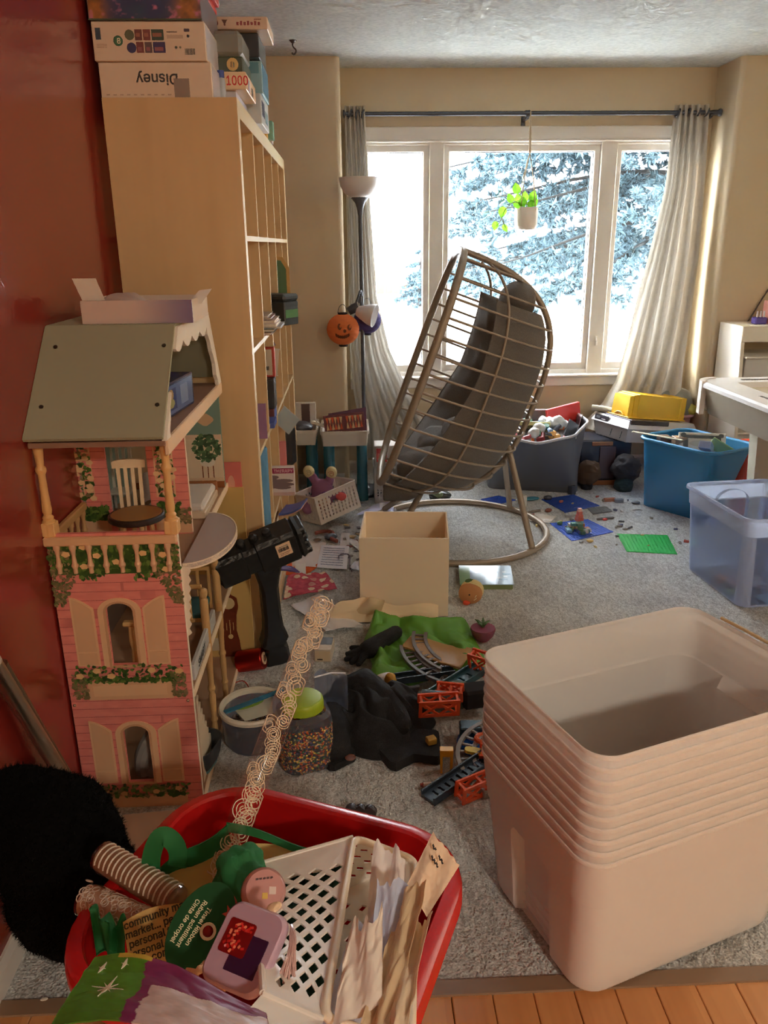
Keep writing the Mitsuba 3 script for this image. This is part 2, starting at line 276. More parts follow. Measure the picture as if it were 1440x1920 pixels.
# ---------------------------------------------------------------- outside: snow, spruce, far fence
bsdf('mat_snow', base_color=rgb((240, 243, 248)), roughness=1.0, specular=.1)
def _snow(u, v):
    x, y = -60+130*u, 5.41+75*v**1.6; h = meshkit.fbm(np.stack([x*.35, y*.35, x*0], -1), 3, 4)
    return x, y, -.62+.28*(h-.5)+.012*np.maximum(y-20, 0)
sg = thing('snow', 'bright snow covering the yard outside the window', 'snow', kind='stuff'); add(sg, grid(_snow, 90, 60), 'mat_snow', smooth=True)
scene['needles'] = {'type': 'twosided', 'bsdf': {'type': 'principled', 'base_color': {'type': 'mesh_attribute', 'name': 'vertex_color'}, 'roughness': .9, 'specular': .1}}
def spruce(cx, cy, z0, height, radius, label, seed, tiers, per, tufts, clear):
    """whorls of drooping boughs; every bough carries rounded clumps of short needles"""
    rg = np.random.default_rng(seed); k = thing('spruce_tree', label, 'tree')
    add(k+'__trunk', tube([(cx, cy, z0), (cx+.02, cy, z0+height*.5), (cx, cy, z0+height)], [.17, .11, .02], 10), 'matte', (44, 42, 40))
    C, D, S = [], [], []; limbs = []
    for b in range(tiers):
        t = b/tiers; zz0 = z0+clear+(height-clear-.3)*t
        for q_ in range(per if t < .7 else per//2):
            zz = zz0+.16*rg.normal()*.6; R = radius*(1-t**1.15)*(.80+.32*rg.random())+.15; a = q_*2*math.pi/per+b*1.1+rg.normal()*.12
            s = np.linspace(0, 1, 7); P = np.stack([cx+np.cos(a)*R*s, cy+np.sin(a)*R*s, zz+.12*R*s-.36*R*s**2+.12*R*s**4], 1)
            limbs.append(tube(P, np.linspace(.03, .006, 7), 5)); d = np.array([-math.sin(a), math.cos(a), 0])
            for q in range(int(tufts*(R/radius)+6)):
                f = .12+.88*rg.random()**.8; p = np.array([np.interp(f, s, P[:, c]) for c in range(3)])
                side = rg.normal()*.20*R*(1.15-f*.75); hang = -abs(rg.normal())*.075*R**.5*(.4+f)-.10*abs(side); C.append(p+d*side+np.array([0, 0, hang]))
                D.append(np.array([math.cos(a), math.sin(a), -.25])*.8+d*np.sign(side)*.6+rg.normal(size=3)*.35); S.append(.085+.05*rg.random())
    add(k+'__bough', cat(*limbs), 'matte', (40, 42, 42)); labels[k+'__bough'] = {'kind': 'stuff'}
    C, D, S = np.array(C), np.array(D), np.array(S)[:, None]; D /= np.linalg.norm(D, axis=1, keepdims=True); V, F, K = [], [], []
    n = len(C); N = 26; base = 0; tone = np.clip(.5+rg.normal(size=(n, 1))*.2, 0, 1)
    for j in range(N):
        e = D*(.25+.5*rg.random((n, 1)))+rg.normal(size=(n, 3))*.62; e /= np.linalg.norm(e, axis=1, keepdims=True)
        w = np.cross(e, rg.normal(size=(n, 3))); w /= np.linalg.norm(w, axis=1, keepdims=True)
        o = C+D*S*(rg.random((n, 1))-.5)*.9; L = S*(.55+.35*rg.random((n, 1)))
        V.append(np.stack([o-w*S*.17, o+w*S*.17, o+e*L], 1).reshape(-1, 3)); F.append(np.arange(n*3).reshape(-1, 3)+base); base += 3*n
        t = np.clip(tone+rg.normal(size=(n, 1))*.12, 0, 1); K.append(np.repeat((lin((50, 68, 73))*(1-t)+lin((88, 108, 116))*t), 3, axis=0))
    scene[k+'__foliage'] = mikit.ply(trimesh.Trimesh(np.vstack(V), np.vstack(F), process=False), 'needles', smooth=False, color=np.vstack(K)); labels[k+'__foliage'] = {'label': 'pale frosted blue-green needles', 'kind': 'stuff'}
spruce(3.95, 9.9, -.6, 9.0, 3.0, 'large frosty blue spruce close outside the window', 3, 11, 12, 120, 2.15)
spruce(2.42, 27, -.5, 2.3, .8, 'small distant conifer seen through the left pane', 5, 7, 6, 16, .3)
k = thing('yard_fence', 'low brown board fence far across the snowy yard', 'fence')
for i in range(14):
    x = -.9+i*.34; add(k+'__board', box(x, x+.30, 33, 33.05, -.75, .35+.06*(i % 3)), 'matte', (150+8*(i % 3), 92, 54))
for x in (-.95, 1.0, 3.85): add(k+'__post', box(x-.07, x+.07, 32.9, 33, -.8, .75), 'matte', (104, 66, 42))
k = thing('dry_shrub', 'small dry yellow shrub just outside the middle pane', 'shrub')
rg = np.random.default_rng(2); tw = []
for i in range(34):
    a = rg.random()*6.28; l = .25+.3*rg.random(); tw.append(tube([(2.16, 7.6, -.5), (2.16+.03*math.cos(a), 7.6+.03*math.sin(a), -.3+l*.6), (2.16+.12*math.cos(a), 7.6+.12*math.sin(a), -.25+l*1.15)], .008, 4))
add(k+'__twig', cat(*tw), 'matte', (168, 130, 62)); labels[k+'__twig'] = {'kind': 'stuff'}
def _birch(p, n, uv):
    a = mikit.fbm(p.x*2.5+p.y*2.5, p.z*2.0, 1.0, 3); g = mikit.fbm((p.x+p.y)*22, p.z*2.2, 2.0, 3)
    return mikit.mix(L3((204, 166, 118)), L3((226, 194, 148)), .55*a+.45*g)
bsdf('birch', base_color=mikit.proc(_birch), roughness=.45, specular=.4)
bsdf('birch_edge', base_color=rgb((236, 216, 178)), roughness=.45)
BX0, BX1, BY0, BY1, BZ = -.712, -.317, 2.64, 4.49, 1.85
CELL, TH = .337, .016
bc = thing('bookcase', 'tall birch cube bookcase of five by five compartments against the red wall', 'bookcase')
def board(part, x0, x1, y0, y1, z0, z1):
    k = add(f'{bc}__{part}', box(x0, x1-.0012, y0, y1, z0, z1), 'birch', smooth=False)
    return k
for y0, y1 in ((BY0, BY0+.05), (BY1-.05, BY1)):
    k = board('side_panel', BX0, BX1, y0, y1, 0, BZ-.05); add(k+'__edge', box(BX1-.0012, BX1, y0, y1, 0, BZ-.05), 'birch_edge')
for z0, z1, nm in ((BZ-.05, BZ, 'top_panel'), (0, .05, 'bottom_panel')):
    a, b = (BY0, BY1) if nm[0] == 't' else (BY0+.05, BY1-.05)
    k = board(nm, BX0, BX1, a, b, z0, z1); add(k+'__edge', box(BX1-.0012, BX1, a, b, z0, z1), 'birch_edge')
ROWZ = [BZ-.05-CELL-i*(CELL+TH) for i in range(5)]     # floor level of row i (0 = top)
COLY = [BY0+.05+i*(CELL+TH) for i in range(5)]
for i in range(4):
    z = ROWZ[i]; k = board('shelf', BX0, BX1, BY0+.05, BY1-.05, z-TH, z); add(k+'__edge', box(BX1-.0012, BX1, BY0+.05, BY1-.05, z-TH, z), 'birch_edge')
for c in range(1, 5):
    y = COLY[c]-TH
    for i in range(5):
        z1 = BZ-.05 if i == 0 else ROWZ[i-1]-TH
        k = board('divider', BX0, BX1, y, y+TH, ROWZ[i] if i < 4 else .05, z1); add(k+'__edge', box(BX1-.0012, BX1, y, y+TH, ROWZ[i] if i < 4 else .05, z1), 'birch_edge')
# ---------------------------------------------------------------- curtains, rod, planter, lamp, lanterns
def _linen(p, n, uv): return mikit.mix(L3((182, 175, 164)), L3((194, 187, 176)), .5*mikit.noise(p.x*500, p.z*60, 1.0)+.5*mikit.noise(p.x*60, p.z*500, 4.0))
scene['linen'] = {'type': 'principledthin', 'base_color': mikit.proc(_linen), 'roughness': .9, 'diff_trans': .35, 'spec_trans': 0.0}
RY, RZ = 5.05, 2.143
k = thing('curtain_rod', 'black metal curtain rod across the window bay', 'curtain rod')
add(k+'__rod', tube([(-.0, RY, RZ), (2.19, RY, RZ)], .0125, 16), 'plastic', (38, 38, 42))
for x, s in ((-.004, 1), (2.193, -1)):
    add(k+'__finial', xf(lathe([(0, -.004), (.02, -.002), (.022, .006), (.018, .014), (.0145, .016), (.0145, .05), (0, .05)], 20), (x, RY, RZ), ry=90*s), 'plastic', (36, 36, 40))
for x in (.06, 1.058, 2.135):
    add(k+'__bracket', cat(box(x-.008, x+.008, RY-.004, YA, RZ-.03, RZ-.018, .002), box(x-.012, x+.012, YA-.006, YA, RZ-.075, RZ, .002), box(x-.008, x+.008, RY-.016, RY+.016, RZ-.024, RZ-.012, .002)), 'plastic', (34, 34, 38))
add(k+'__collar', tube([(1.045, RY, RZ), (1.071, RY, RZ)], .017, 16), 'plastic', (34, 34, 38))
def curtain(label, zs, xl, xr, ys, folds, amp, seed):
    k = thing('curtain', label, 'curtain')
    def fn(u, v):
        z = 2.185+(zs[-1]-2.185)*v; q = np.array(zs)[::-1]
        a = np.interp(z, q, np.array(xl)[::-1]); b = np.interp(z, q, np.array(xr)[::-1]); y = np.interp(z, q, np.array(ys)[::-1])
        w = u+.05*np.sin(5*v+7*u+seed)*v+.035*np.sin(7*u+seed)
        ph = 2*math.pi*folds*w
        am = amp*(.65+.5*meshkit.noise(np.stack([u*folds, v*1.5, u*0+seed], -1)))*np.minimum(1, .55+.8*v)
        x = a+(b-a)*u+.10*(b-a)/folds*np.sin(2*ph); yy = y+am*np.cos(ph)+.006*np.sin(5*v+9*u)*v
        return x, yy, z+.03*v*np.sin(6*u+seed)
    add(k+'__panel', grid(fn, 220, 60), 'linen', smooth=True)
    return k
c1 = curtain('greige curtain drawn to the left side of the window, behind the floor lamp', [2.185, 1.6, 1.12, .80, .54, .35, .10], [.0, .005, .0, .0, .02, .05, .06], [.115, .142, .17, .246, .36, .45, .50], [5.05, 5.05, 5.05, 5.03, 5.0, 4.97, 4.95], 5.5, .034, 1)
c2 = curtain('greige curtain drawn to the right side of the window, above the toy bins', [2.185, 1.75, 1.35, .9, .62, .47, .33], [1.925, 1.915, 1.85, 1.76, 1.69, 1.6, 1.46], [2.12, 2.14, 2.15, 2.14, 2.13, 2.12, 2.1], [5.05, 5.05, 5.04, 5.02, 5.0, 4.97, 4.93], 5.0, .036, 4)
for c, xs in ((c1, (.035, .07, .105)), (c2, (1.94, 2.0, 2.06, 2.11))):
    for x in xs:
        t = np.linspace(0, 2*math.pi, 24, endpoint=False)
        add(c+'__grommet', tube(np.stack([x+.008*np.sin(t), RY+.022*np.cos(t), RZ+.022*np.sin(t)], 1), .0055, 8, closed=True), 'plastic', (44, 44, 48))
# planter
k = thing('hanging_planter', 'white pot hanging on cords from the curtain rod', 'planter'); PX, PY = 1.062, 4.985
add(k+'__pot', xf(lathe([(0, 1.503), (.045, 1.503), (.060, 1.512), (.067, 1.535), (.069, 1.58), (.069, 1.632), (.065, 1.632), (.064, 1.60), (0, 1.60)], 40), (PX, PY, 0)), 'plastic', (246, 240, 232), smooth=50)
cords = [tube(spline([(PX+.068*math.cos(a), PY+.068*math.sin(a), 1.615), (PX+.045*math.cos(a), PY+.045*math.sin(a), 1.76), (PX+.01, PY+.02, 1.93)], 12), .0026, 6) for a in (.4, 2.2, 4.0, 5.4)]
for c in cords: add(k+'__cord', c, 'matte', (206, 190, 164))
t = np.linspace(0, 1, 30); zz = 1.93+.195*t
add(k+'__braid', cat(*[tube(np.stack([PX+.01+(RY-PY)*0+.004*np.cos(40*t+o), PY+.02+(RY-PY-.035)*t+.004*np.sin(40*t+o), zz], 1), .004, 6) for o in (0, 2.1, 4.2)], tube([(PX+.01, RY-.014, 2.10), (PX+.01, RY-.018, 2.145), (PX+.01, RY, 2.16), (PX+.01, RY+.018, 2.145), (PX+.01, RY, 2.1)], .004, 6)), 'matte', (206, 190, 164))
add(k+'__soil', xf(lathe([(0, 1.618), (.063, 1.612), (.063, 1.602)], 24), (PX, PY, 0)), 'matte', (52, 40, 30))
scene['leaf_green'] = {'type': 'principledthin', 'base_color': mikit.proc(lambda p, n, uv: mikit.mix(L3((62, 116, 24)), L3((112, 160, 44)), mikit.fbm(p.x*60, p.z*60, p.y*60))), 'roughness': .45, 'diff_trans': 1.1, 'spec_trans': 0.0}
k = thing('pothos_plant', 'bright green trailing pothos in the hanging pot', 'plant')
def leaf(c, n, up, L, W):
    n, up = np.array(n, float), np.array(up, float); n /= np.linalg.norm(n); up -= n*(up@n); up /= np.linalg.norm(up); sd = np.cross(up, n)
    def fn(u, v):
        w = W*np.sin(math.pi*np.clip(u, 0, 1)**.72)*(1-.12*u)*(v-.5); w = np.where(u < .12, w*1.15, w); y = L*(u-.5)-.10*L*(np.abs(v-.5)*2)*(u < .25)
        z = -.25*W*(np.abs(v-.5))**1.3-.12*L*(u-.4)**2
        return tuple(c[i]+sd[i]*w+up[i]*y+n[i]*z for i in range(3))
    return grid(fn, 12, 9)
lv = [((.989, 4.95, 1.742), (-.2, -1, .3), (-.2, 0, 1), .062, .052), ((.955, 4.96, 1.688), (-.4, -1, .2), (-.5, .1, .9), .056, .046), ((1.095, 4.95, 1.698), (.3, -1, .2), (.4, 0, 1), .07, .058), ((1.11, 4.96, 1.664), (.5, -1, .3), (.8, 0, .5), .056, .05), ((1.03, 4.94, 1.668), (0, -1, .4), (.3, 0, 1), .058, .05), ((.912, 4.95, 1.604), (-.2, -1, .2), (-.2, 0, -1), .062, .052), ((.99, 4.94, 1.65), (-.1, -1, .5), (-.7, 0, .6), .05, .042),
      ((.873, 4.95, 1.528), (-.1, -1, .1), (-.1, 0, -1), .05, .042), ((.936, 4.95, 1.516), (.2, -1, .3), (.5, 0, -1), .046, .038), ((1.055, 5.0, 1.70), (.1, -1, .3), (.1, 0, 1), .06, .05), ((1.075, 4.93, 1.655), (.2, -1, .6), (.3, -.3, .8), .05, .042), ((1.01, 5.01, 1.69), (-.3, 1, .4), (-.4, .2, 1), .06, .05)]
for a in lv:
    L = add(k+'__leaf', leaf(*a), 'leaf_green', smooth=True)
    c = np.array(a[0]); 
    if a[0][2] > 1.64: add(L+'__stalk', tube(spline([(PX+.02*(c[0]-PX)/.1, PY, 1.615), (PX+.5*(c[0]-PX), PY-.01, .5*(1.63+c[2])), c-np.array([0, -.004, .02])], 8), .0022, 5), 'plastic', (120, 150, 60))
add(k+'__vine', tube(spline([(PX-.03, PY-.02, 1.62), (PX-.075, PY-.05, 1.66), (.93, 4.95, 1.62), (.912, 4.955, 1.58), (.90, 4.955, 1.55), (.88, 4.955, 1.53)], 24), .0024, 5), 'plastic', (120, 120, 60))
add(k+'__vine', tube(spline([(.912, 4.955, 1.575), (.925, 4.953, 1.545), (.936, 4.952, 1.52)], 10), .002, 5), 'plastic', (120, 120, 60))
# floor lamp
k = thing('floor_lamp', 'black torchiere floor lamp with a white glass bowl and a small reading light', 'floor lamp'); LX, LY = .075, 4.66
add(k+'__base', xf(lathe([(0, 0), (.125, 0), (.125, .012), (.11, .022), (.03, .03), (.014, .05), (0, .05)], 36), (LX, LY, 0)), 'plastic', (30, 30, 32), smooth=40)
add(k+'__pole', tube([(LX, LY, .04), (LX, LY, 1.61)], .0105, 12), 'plastic', (52, 54, 58))
add(k+'__cup', xf(lathe([(0, 1.59), (.013, 1.59), (.017, 1.62), (.027, 1.65), (.046, 1.672), (.05, 1.68), (0, 1.68)], 28), (LX, LY, 0)), 'plastic', (66, 66, 70), smooth=40)
add(k+'__bowl', xf(lathe([(.03, 1.674), (.055, 1.678), (.085, 1.700), (.105, 1.735), (.113, 1.777), (.110, 1.777), (.10, 1.735), (.08, 1.705), (.05, 1.684), (.03, 1.680)], 40), (LX, LY, 0)), 'plastic', (232, 232, 236), smooth=50)
add(k+'__switch', box(LX-.022, LX+.0, LY-.02, LY+.006, 1.12, 1.165, .004), 'plastic', (40, 40, 42))
add(k+'__arm', tube(spline([(LX, LY-.01, 1.16), (LX-.006, LY-.03, 1.19), (LX-.02, LY-.05, 1.16), (LX-.045, LY-.06, 1.10)], 16), .006, 8), 'plastic', (30, 30, 32))
m = xf(lathe([(0, -.035), (.022, -.033), (.026, 0), (.024, .03), (0, .03)], 20), ry=62); 
add(k+'__socket', xf(m, (LX-.048, LY-.065, 1.095)), 'plastic', (34, 34, 38), smooth=40)
m = lathe([(.026, .0), (.040, .03), (.056, .07), (.064, .105), (.062, .105), (.053, .07), (.037, .03), (.024, .002)], 30)
add(k+'__shade', xf(m, (LX-.028, LY-.07, 1.082), ry=104, rx=0, rz=-18), 'plastic', (232, 232, 236), smooth=50)
# paper lanterns hanging from the lamp
def lantern(label, c, r, col, dark):
    k = thing('paper_lantern', label, 'paper lantern'); n = 90; a = np.linspace(-1.35, 1.35, n)
    rib = 1-.018*np.abs(np.sin(a*16)); prof = np.stack([r*np.cos(a)*rib, r*.93*np.sin(a)], 1)
    add(k+'__shade', xf(lathe(prof, 40), c), 'matte', col, smooth=True)
    for s in (-1, 1): add(k+'__ring', xf(lathe([(r*.24, -.006), (r*.27, -.006), (r*.27, .010), (r*.24, .010)], 24), (c[0], c[1], c[2]+s*r*.915-.003)), 'matte', dark)
    t = np.linspace(0, math.pi, 14); add(k+'__handle', tube(np.stack([c[0]+.026*np.cos(t), t*0+c[1], c[2]+r*.92+.05*np.sin(t)], 1), .0018, 5), 'plastic', (30, 28, 28))
    return k
PC = (-.035, 4.56, .985); PR = .092
pk = lantern('orange paper lantern with a smiling pumpkin face hanging by the floor lamp', PC, PR, (222, 122, 70), (40, 30, 30))
def on_ball(poly, d=.0015):   # flat print laid on the lantern's front
    m = prism(poly, .002); m = m.subdivide().subdivide() if len(m.faces) < 400 else m; v = np.array(m.vertices); x, z = v[:, 0], v[:, 1]; y = -np.sqrt(np.maximum((PR+d)**2-x**2-(z/.93)**2, 1e-6))
    return trimesh.Trimesh(np.stack([PC[0]+x, PC[1]+y-v[:, 2], PC[2]+z], 1), m.faces, process=False)
ell = lambda cx, cy, a, b: Point(0, 0).buffer(1, 12)
from shapely import affinity
E2 = lambda cx, cy, a, b: affinity.translate(affinity.scale(Point(0, 0).buffer(1, 10), a, b), cx, cy)
eyes = [E2(-.018, .022, .011, .016).difference(E2(-.013, .026, .006, .009)), E2(.036, .018, .011, .015).difference(E2(.040, .022, .006, .008)), E2(.010, .000, .008, .010)]
xs = np.linspace(-.042, .036, 15); mouth = Polygon([(x, -.028+9*(x+.003)**2+(.004 if i % 2 else 0)) for i, x in enumerate(xs)]+[(x, -.040+9*(x+.003)**2-(.004 if i % 2 else 0)) for i, x in reversed(list(enumerate(xs)))])
add(pk+'__face', cat(*[on_ball(p) for p in eyes+[mouth]]), 'matte', (96, 44, 24), smooth=False)
lantern('purple paper lantern half hidden behind the lamp reading light', (.105, 4.70, 1.02), .08, (66, 58, 100), (30, 28, 40))
# ceiling hook
k = thing('ceiling_hook', 'small dark hook screwed into the ceiling near the bookcase', 'hook'); hx, hy = -.246, 4.51
add(k+'__plate', xf(lathe([(0, CZ-.012), (.008, CZ-.012), (.018, CZ-.002), (.018, CZ+.0005), (0, CZ+.0005)], 16), (hx, hy, 0)), 'plastic', (52, 40, 34))
t = np.linspace(0, 1, 16); add(k+'__hook', tube(spline([(hx, hy, CZ-.005), (hx, hy, CZ-.03), (hx+.012, hy, CZ-.042), (hx+.012, hy, CZ-.055), (hx, hy, CZ-.062), (hx-.008, hy, CZ-.055)], 24), .004, 6), 'plastic', (52, 40, 34))
# ---------------------------------------------------------------- dollhouse (its open side faces +x)
DX, DW = -.735, .31; DY0, DY1 = 1.815, 2.60; DXR = DX+DW
def _siding(p, n, uv):
    r = p.z/.0235; k = r-dr.floor(r); line = mikit.smoothstep(.86, .95, k); v = mikit.fbm(p.x*40, p.z*90, 2.0, 2)
    brk = mikit.smoothstep(.94, .97, mikit.noise(p.x*30+dr.floor(r)*7.3, dr.floor(r), 1.0))
    return mikit.mix(mikit.mix(L3((222, 128, 120)), L3((236, 150, 138)), v), L3((184, 92, 88)), dr.maximum(line*.75, brk*.6))
bsdf('pink_siding', base_color=mikit.proc(_siding), roughness=.55, specular=.35)
dh = thing('dollhouse', 'tall pink wooden dollhouse with a sage green roof and a railed balcony', 'dollhouse')
PL = lambda poly, d, y: xf(upright(prism(poly, d)), (DX, y, 0))     # a slab drawn in panel coordinates, its front at y, its back at y+d
def PL(poly, d, y): m = upright(prism(poly, d)); return xf(m, (DX, y+d, 0))
arch = lambda x0, x1, z0, z1: unary_union([sbox(x0, z0, x1, z1-.45*(x1-x0)*.8), affinity.translate(affinity.scale(Point(0, 0).buffer(1, 14), (x1-x0)/2, .36*(x1-x0)), (x0+x1)/2, z1-.36*(x1-x0))])
WINS = ((.118, .184, .430, .602), (.121, .187, .078, .252))
panel = sbox(0, 0, DW, .785)
for q in WINS: panel = panel.difference(arch(*q))
add(dh+'__side_panel', PL(panel, .011, DY0), 'pink_siding', smooth=False)
add(dh+'__panel_edge', box(DXR, DXR+.0015, DY0, DY0+.011, 0, .785), 'matte', (238, 226, 210))
cream, cream2, crem3 = (232, 190, 150), (222, 178, 140), (206, 160, 124)
def shutter(x0, x1, z0, z1, left):
    top = [(x0+(x1-x0)*t, z1-(.032*t**1.6 if left else .032*(1-t)**1.6)) for t in np.linspace(0, 1, 9)]
    P = Polygon([(x0, z0), (x1, z0)]+top[::-1]); Q = P.buffer(-.005)
    lo = sbox(x0+.005, z0+.005, x1-.005, z0+.036); up = Q.difference(sbox(x0, z0, x1, z0+.041))
    k = add(dh+'__shutter', PL(P, .002, DY0-.002), 'matte', cream); add(k+'__inset', cat(PL(lo, .0008, DY0-.0028), PL(up, .0008, DY0-.0028)), 'matte', cream2)
for (x0, x1, z0, z1) in WINS:
    o = arch(x0-.020, x1+.020, z0-.003, z1+.014); f = o.difference(arch(x0, x1, z0, z1)); k = add(dh+'__window_frame', PL(f, .003, DY0-.003), 'matte', cream)
    g = arch(x0-.006, x1+.006, z0-.006, z1+.005).difference(arch(x0, x1, z0, z1)); add(k+'__bevel', PL(g, .001, DY0-.004), 'matte', crem3)
    shutter(x0-.085, x0-.029, z0, z1+.018, True); shutter(x1+.024, x1+.080, z0, z1+.018, False)
def leaves(n, sampler, sizes, cols, seed):
    rg = np.random.default_rng(seed); by = {}
    for i in range(n):
        x, z = sampler(rg); s = sizes*(.6+.8*rg.random()); a = rg.random()*6.28; el = .35+.5*rg.random(); c = cols[int(rg.random()*len(cols))]
        t = np.arange(5)*2*math.pi/5; P = np.stack([s*np.cos(t), el*s*np.sin(t)], 1); R = np.array([[math.cos(a), -math.sin(a)], [math.sin(a), math.cos(a)]]); P = P@R.T+[x, z]
        by.setdefault(c, []).append((P, -.0004-.0016*rg.random()))
    out = []
    for c, L in by.items():
        V = np.vstack([np.column_stack([DX+P[:, 0], np.full(5, d), P[:, 1]]) for P, d in L]); F = np.vstack([np.array([[0, 1, 2], [0, 2, 3], [0, 3, 4]])+5*i for i in range(len(L))])
        out.append((trimesh.Trimesh(V, F, process=False), c))
    return out
GRN = [(60, 86, 36), (80, 108, 44), (44, 64, 30), (104, 126, 62), (52, 78, 34)]; TWIG = [(128, 108, 78), (150, 126, 92), (98, 96, 60), (112, 104, 66)]
def flower(x, z, r, y, seed):
    rg = np.random.default_rng(seed); t = np.linspace(0, 2*math.pi, 14, endpoint=False); q = r*(1+.14*np.sin(5*t+rg.random()*6)); return PL(Polygon(np.stack([x+q*np.cos(t)*1.15, z+q*np.sin(t)*.85], 1)), .0012, y-.0046)
def shift(parts, y):
    return [(xf(m, (0, y, 0)), c) for m, c in parts]
# printed planting along the balcony front
def s_top(rg):
    x = rg.random()*DW; z = .665+.088*rg.random()
    return (x, z) if z > .675+.02*math.sin(x*50) else (x, .70)
bg = PL(sbox(.006, .68, DW-.006, .756), .001, DY0-.001)
top = [(bg, (58, 78, 34))]+shift(leaves(620, s_top, .0068, GRN, 1), DY0-.0012)
for x0, sgn in ((.0, 1), (DW, -1)):
    def s_c(rg): z = .598+.15*rg.random(); w = .018+.05*max(0, min(1, (z-.598)/.09)); return x0+sgn*w*rg.random(), z
    top += shift(leaves(260, s_c, .005, TWIG+[(86, 96, 52)], 3+sgn), DY0-.0014)
top += [(flower(x, z, .0085, DY0, i), (236, 196, 140)) for i, (x, z) in enumerate([(.042, .734), (.085, .752), (.115, .729), (.16, .712), (.082, .702), (.225, .733), (.272, .728), (.277, .690)])]
add(dh+'__printed_plants', top, 'matte', smooth=False); labels[dh+'__printed_plants'] = {'label': 'printed leaves and cream roses below the balcony rail'}
for i, ((x0, x1, z0, z1), dim) in enumerate(zip(WINS, (0, 1))):
    zc = z0-.016; 
    if i == 0:
        k = add(dh+'__flower_box', PL(sbox(.048, .332, .262, .385), .0025, DY0-.0025), 'matte', cream2); add(k+'__inset', PL(sbox(.062, .343, .248, .374), .001, DY0-.0035), 'matte', cream)
        sa = lambda rg: (.02+.275*rg.random(), .382+.05*rg.random()*(.6+.4*math.sin(rg.random()*6)))
        sl = lambda rg: ((.012+.035*rg.random()) if rg.random() < .5 else .262+.035*rg.random(), .338+.07*rg.random())
        p = shift(leaves(330, sa, .0056, GRN, 11), DY0-.003)+shift(leaves(170, sl, .0055, TWIG, 12), DY0-.0032)
        p += [(flower(x, z, .009, DY0-.002, 20+j), (236, 196, 140)) for j, (x, z) in enumerate([(.034, .404), (.078, .418), (.112, .402), (.215, .416), (.283, .412)])]
    else:
        sa = lambda rg: (.03+.25*rg.random(), .035+.035*rg.random()); p = shift(leaves(210, sa, .007, GRN+TWIG[:2], 13), DY0-.003)
        p += [(flower(x, z, .008, DY0-.002, 30+j), (216, 176, 130)) for j, (x, z) in enumerate([(.06, .05), (.105, .046), (.19, .05), (.25, .058)])]
        add(dh+'__flower_box', PL(sbox(.05, .0, .27, .036), .0025, DY0-.0025), 'matte', cream2)
    add(dh+'__printed_plants', p, 'matte', smooth=False)
for x, z in ((.008, .318), (.297, .322), (.006, .667), (.296, .669), (.006, .767), (.294, .769)):
    add(dh+'__screw', xf(sphere(.0042, (DX+x, DY0-.001, z), 1), s=1), 'metal', (200, 190, 170))
# balcony railing: a rail and turned balusters
tan = (226, 178, 116)
rl = add(dh+'__railing', box(DX-.005, DXR, DY0-.012, DY0+.002, .757, .779, .003), 'plastic', (226, 182, 140))
bal = lathe([(0, 0), (.0055, 0), (.0055, .012), (.0085, .018), (.0085, .022), (.006, .026), (.0045, .045), (.006, .058), (.0085, .064), (.0085, .074), (0, .074)], 12)
for i in range(8): add(rl+'__baluster', xf(bal, (DX+.024+.0375*i, DY0-.006, .686)), 'plastic', (226, 182, 146), smooth=40)
rail2 = add(dh+'__side_railing', box(DX-.003, DX+.012, DY0+.02, 2.09, .757, .779, .003), 'plastic', (200, 156, 104))
for i in range(5): add(rail2+'__baluster', xf(bal, (DX+.005, DY0+.06+.048*i, .686)), 'plastic', (206, 162, 110), smooth=40)
# floors
for z, y0, nm in ((.665, DY0+.011, 'floor_board'), (.335, DY0+.011, 'floor_board'), (.012, DY0+.011, 'base_board')):
    k = add(dh+'__'+nm, box(DX, DXR, y0, DY1, z, z+.012), 'matte', (172, 138, 112)); add(k+'__edge', box(DXR-.002, DXR+.004, y0, DY1, z-.012 if z > .1 else .0, z+.012, .002), 'matte', (236, 216, 190))
k = add(dh+'__attic_floor', box(DX, DXR, DY0-.02, DY1+.01, 1.0, 1.012), 'matte', (140, 108, 92)); add(k+'__edge', box(DXR-.004, DXR+.006, DY0-.02, DY1+.01, .978, 1.014, .002), 'matte', (236, 206, 178))
# back wall, end wall, divider
add(dh+'__back_wall', box(DX, DX+.008, 2.10, DY1, .68, 1.0), 'matte', (122, 140, 134)); add(dh+'__back_wall', box(DX, DX+.008, DY0+.011, DY1, .02, .66), 'matte', (96, 78, 70))
ew = add(dh+'__end_wall', box(DX, DXR+.055, DY1-.010, DY1, 0, .66), 'matte', (214, 178, 112))
add(ew+'__print', [(box(DX+.03, DXR-.02, DY1-.0112, DY1-.010, .05, .10), (216, 196, 170)), (box(DXR-.05, DXR+.012, DY1-.0118, DY1-.010, 0, .05), (96, 40, 26)), (xf(upright(prism(Polygon([(-.035, 0), (.035, 0), (.03, .06), (.022, .10), (.026, .16), (.034, .19), (.03, .225), (0, .245), (-.03, .225), (-.034, .19), (-.026, .16), (-.022, .10)]), .002)), (DXR-.025, DY1-.010, .03)), (112, 50, 30)), (xf(upright(prism(Point(0, 0).buffer(.022, 12), .001)), (DXR-.025, DY1-.012, .235)), (226, 200, 150)), (xf(upright(prism(Point(0, 0).buffer(.009, 10), .001)), (DXR-.025, DY1-.012, .105)), (226, 196, 140)), (box(DXR-.0262, DXR-.0238, DY1-.0130, DY1-.012, .11, .17), (226, 196, 140)), (box(DXR-.038, DXR-.036, DY1-.0130, DY1-.012, .13, .16), (226, 196, 140)), (box(DXR-.014, DXR-.012, DY1-.0130, DY1-.012, .13, .16), (226, 196, 140))], 'matte', smooth=False)
labels[ew+'__print'] = {'label': 'printed brown grandfather clock'}
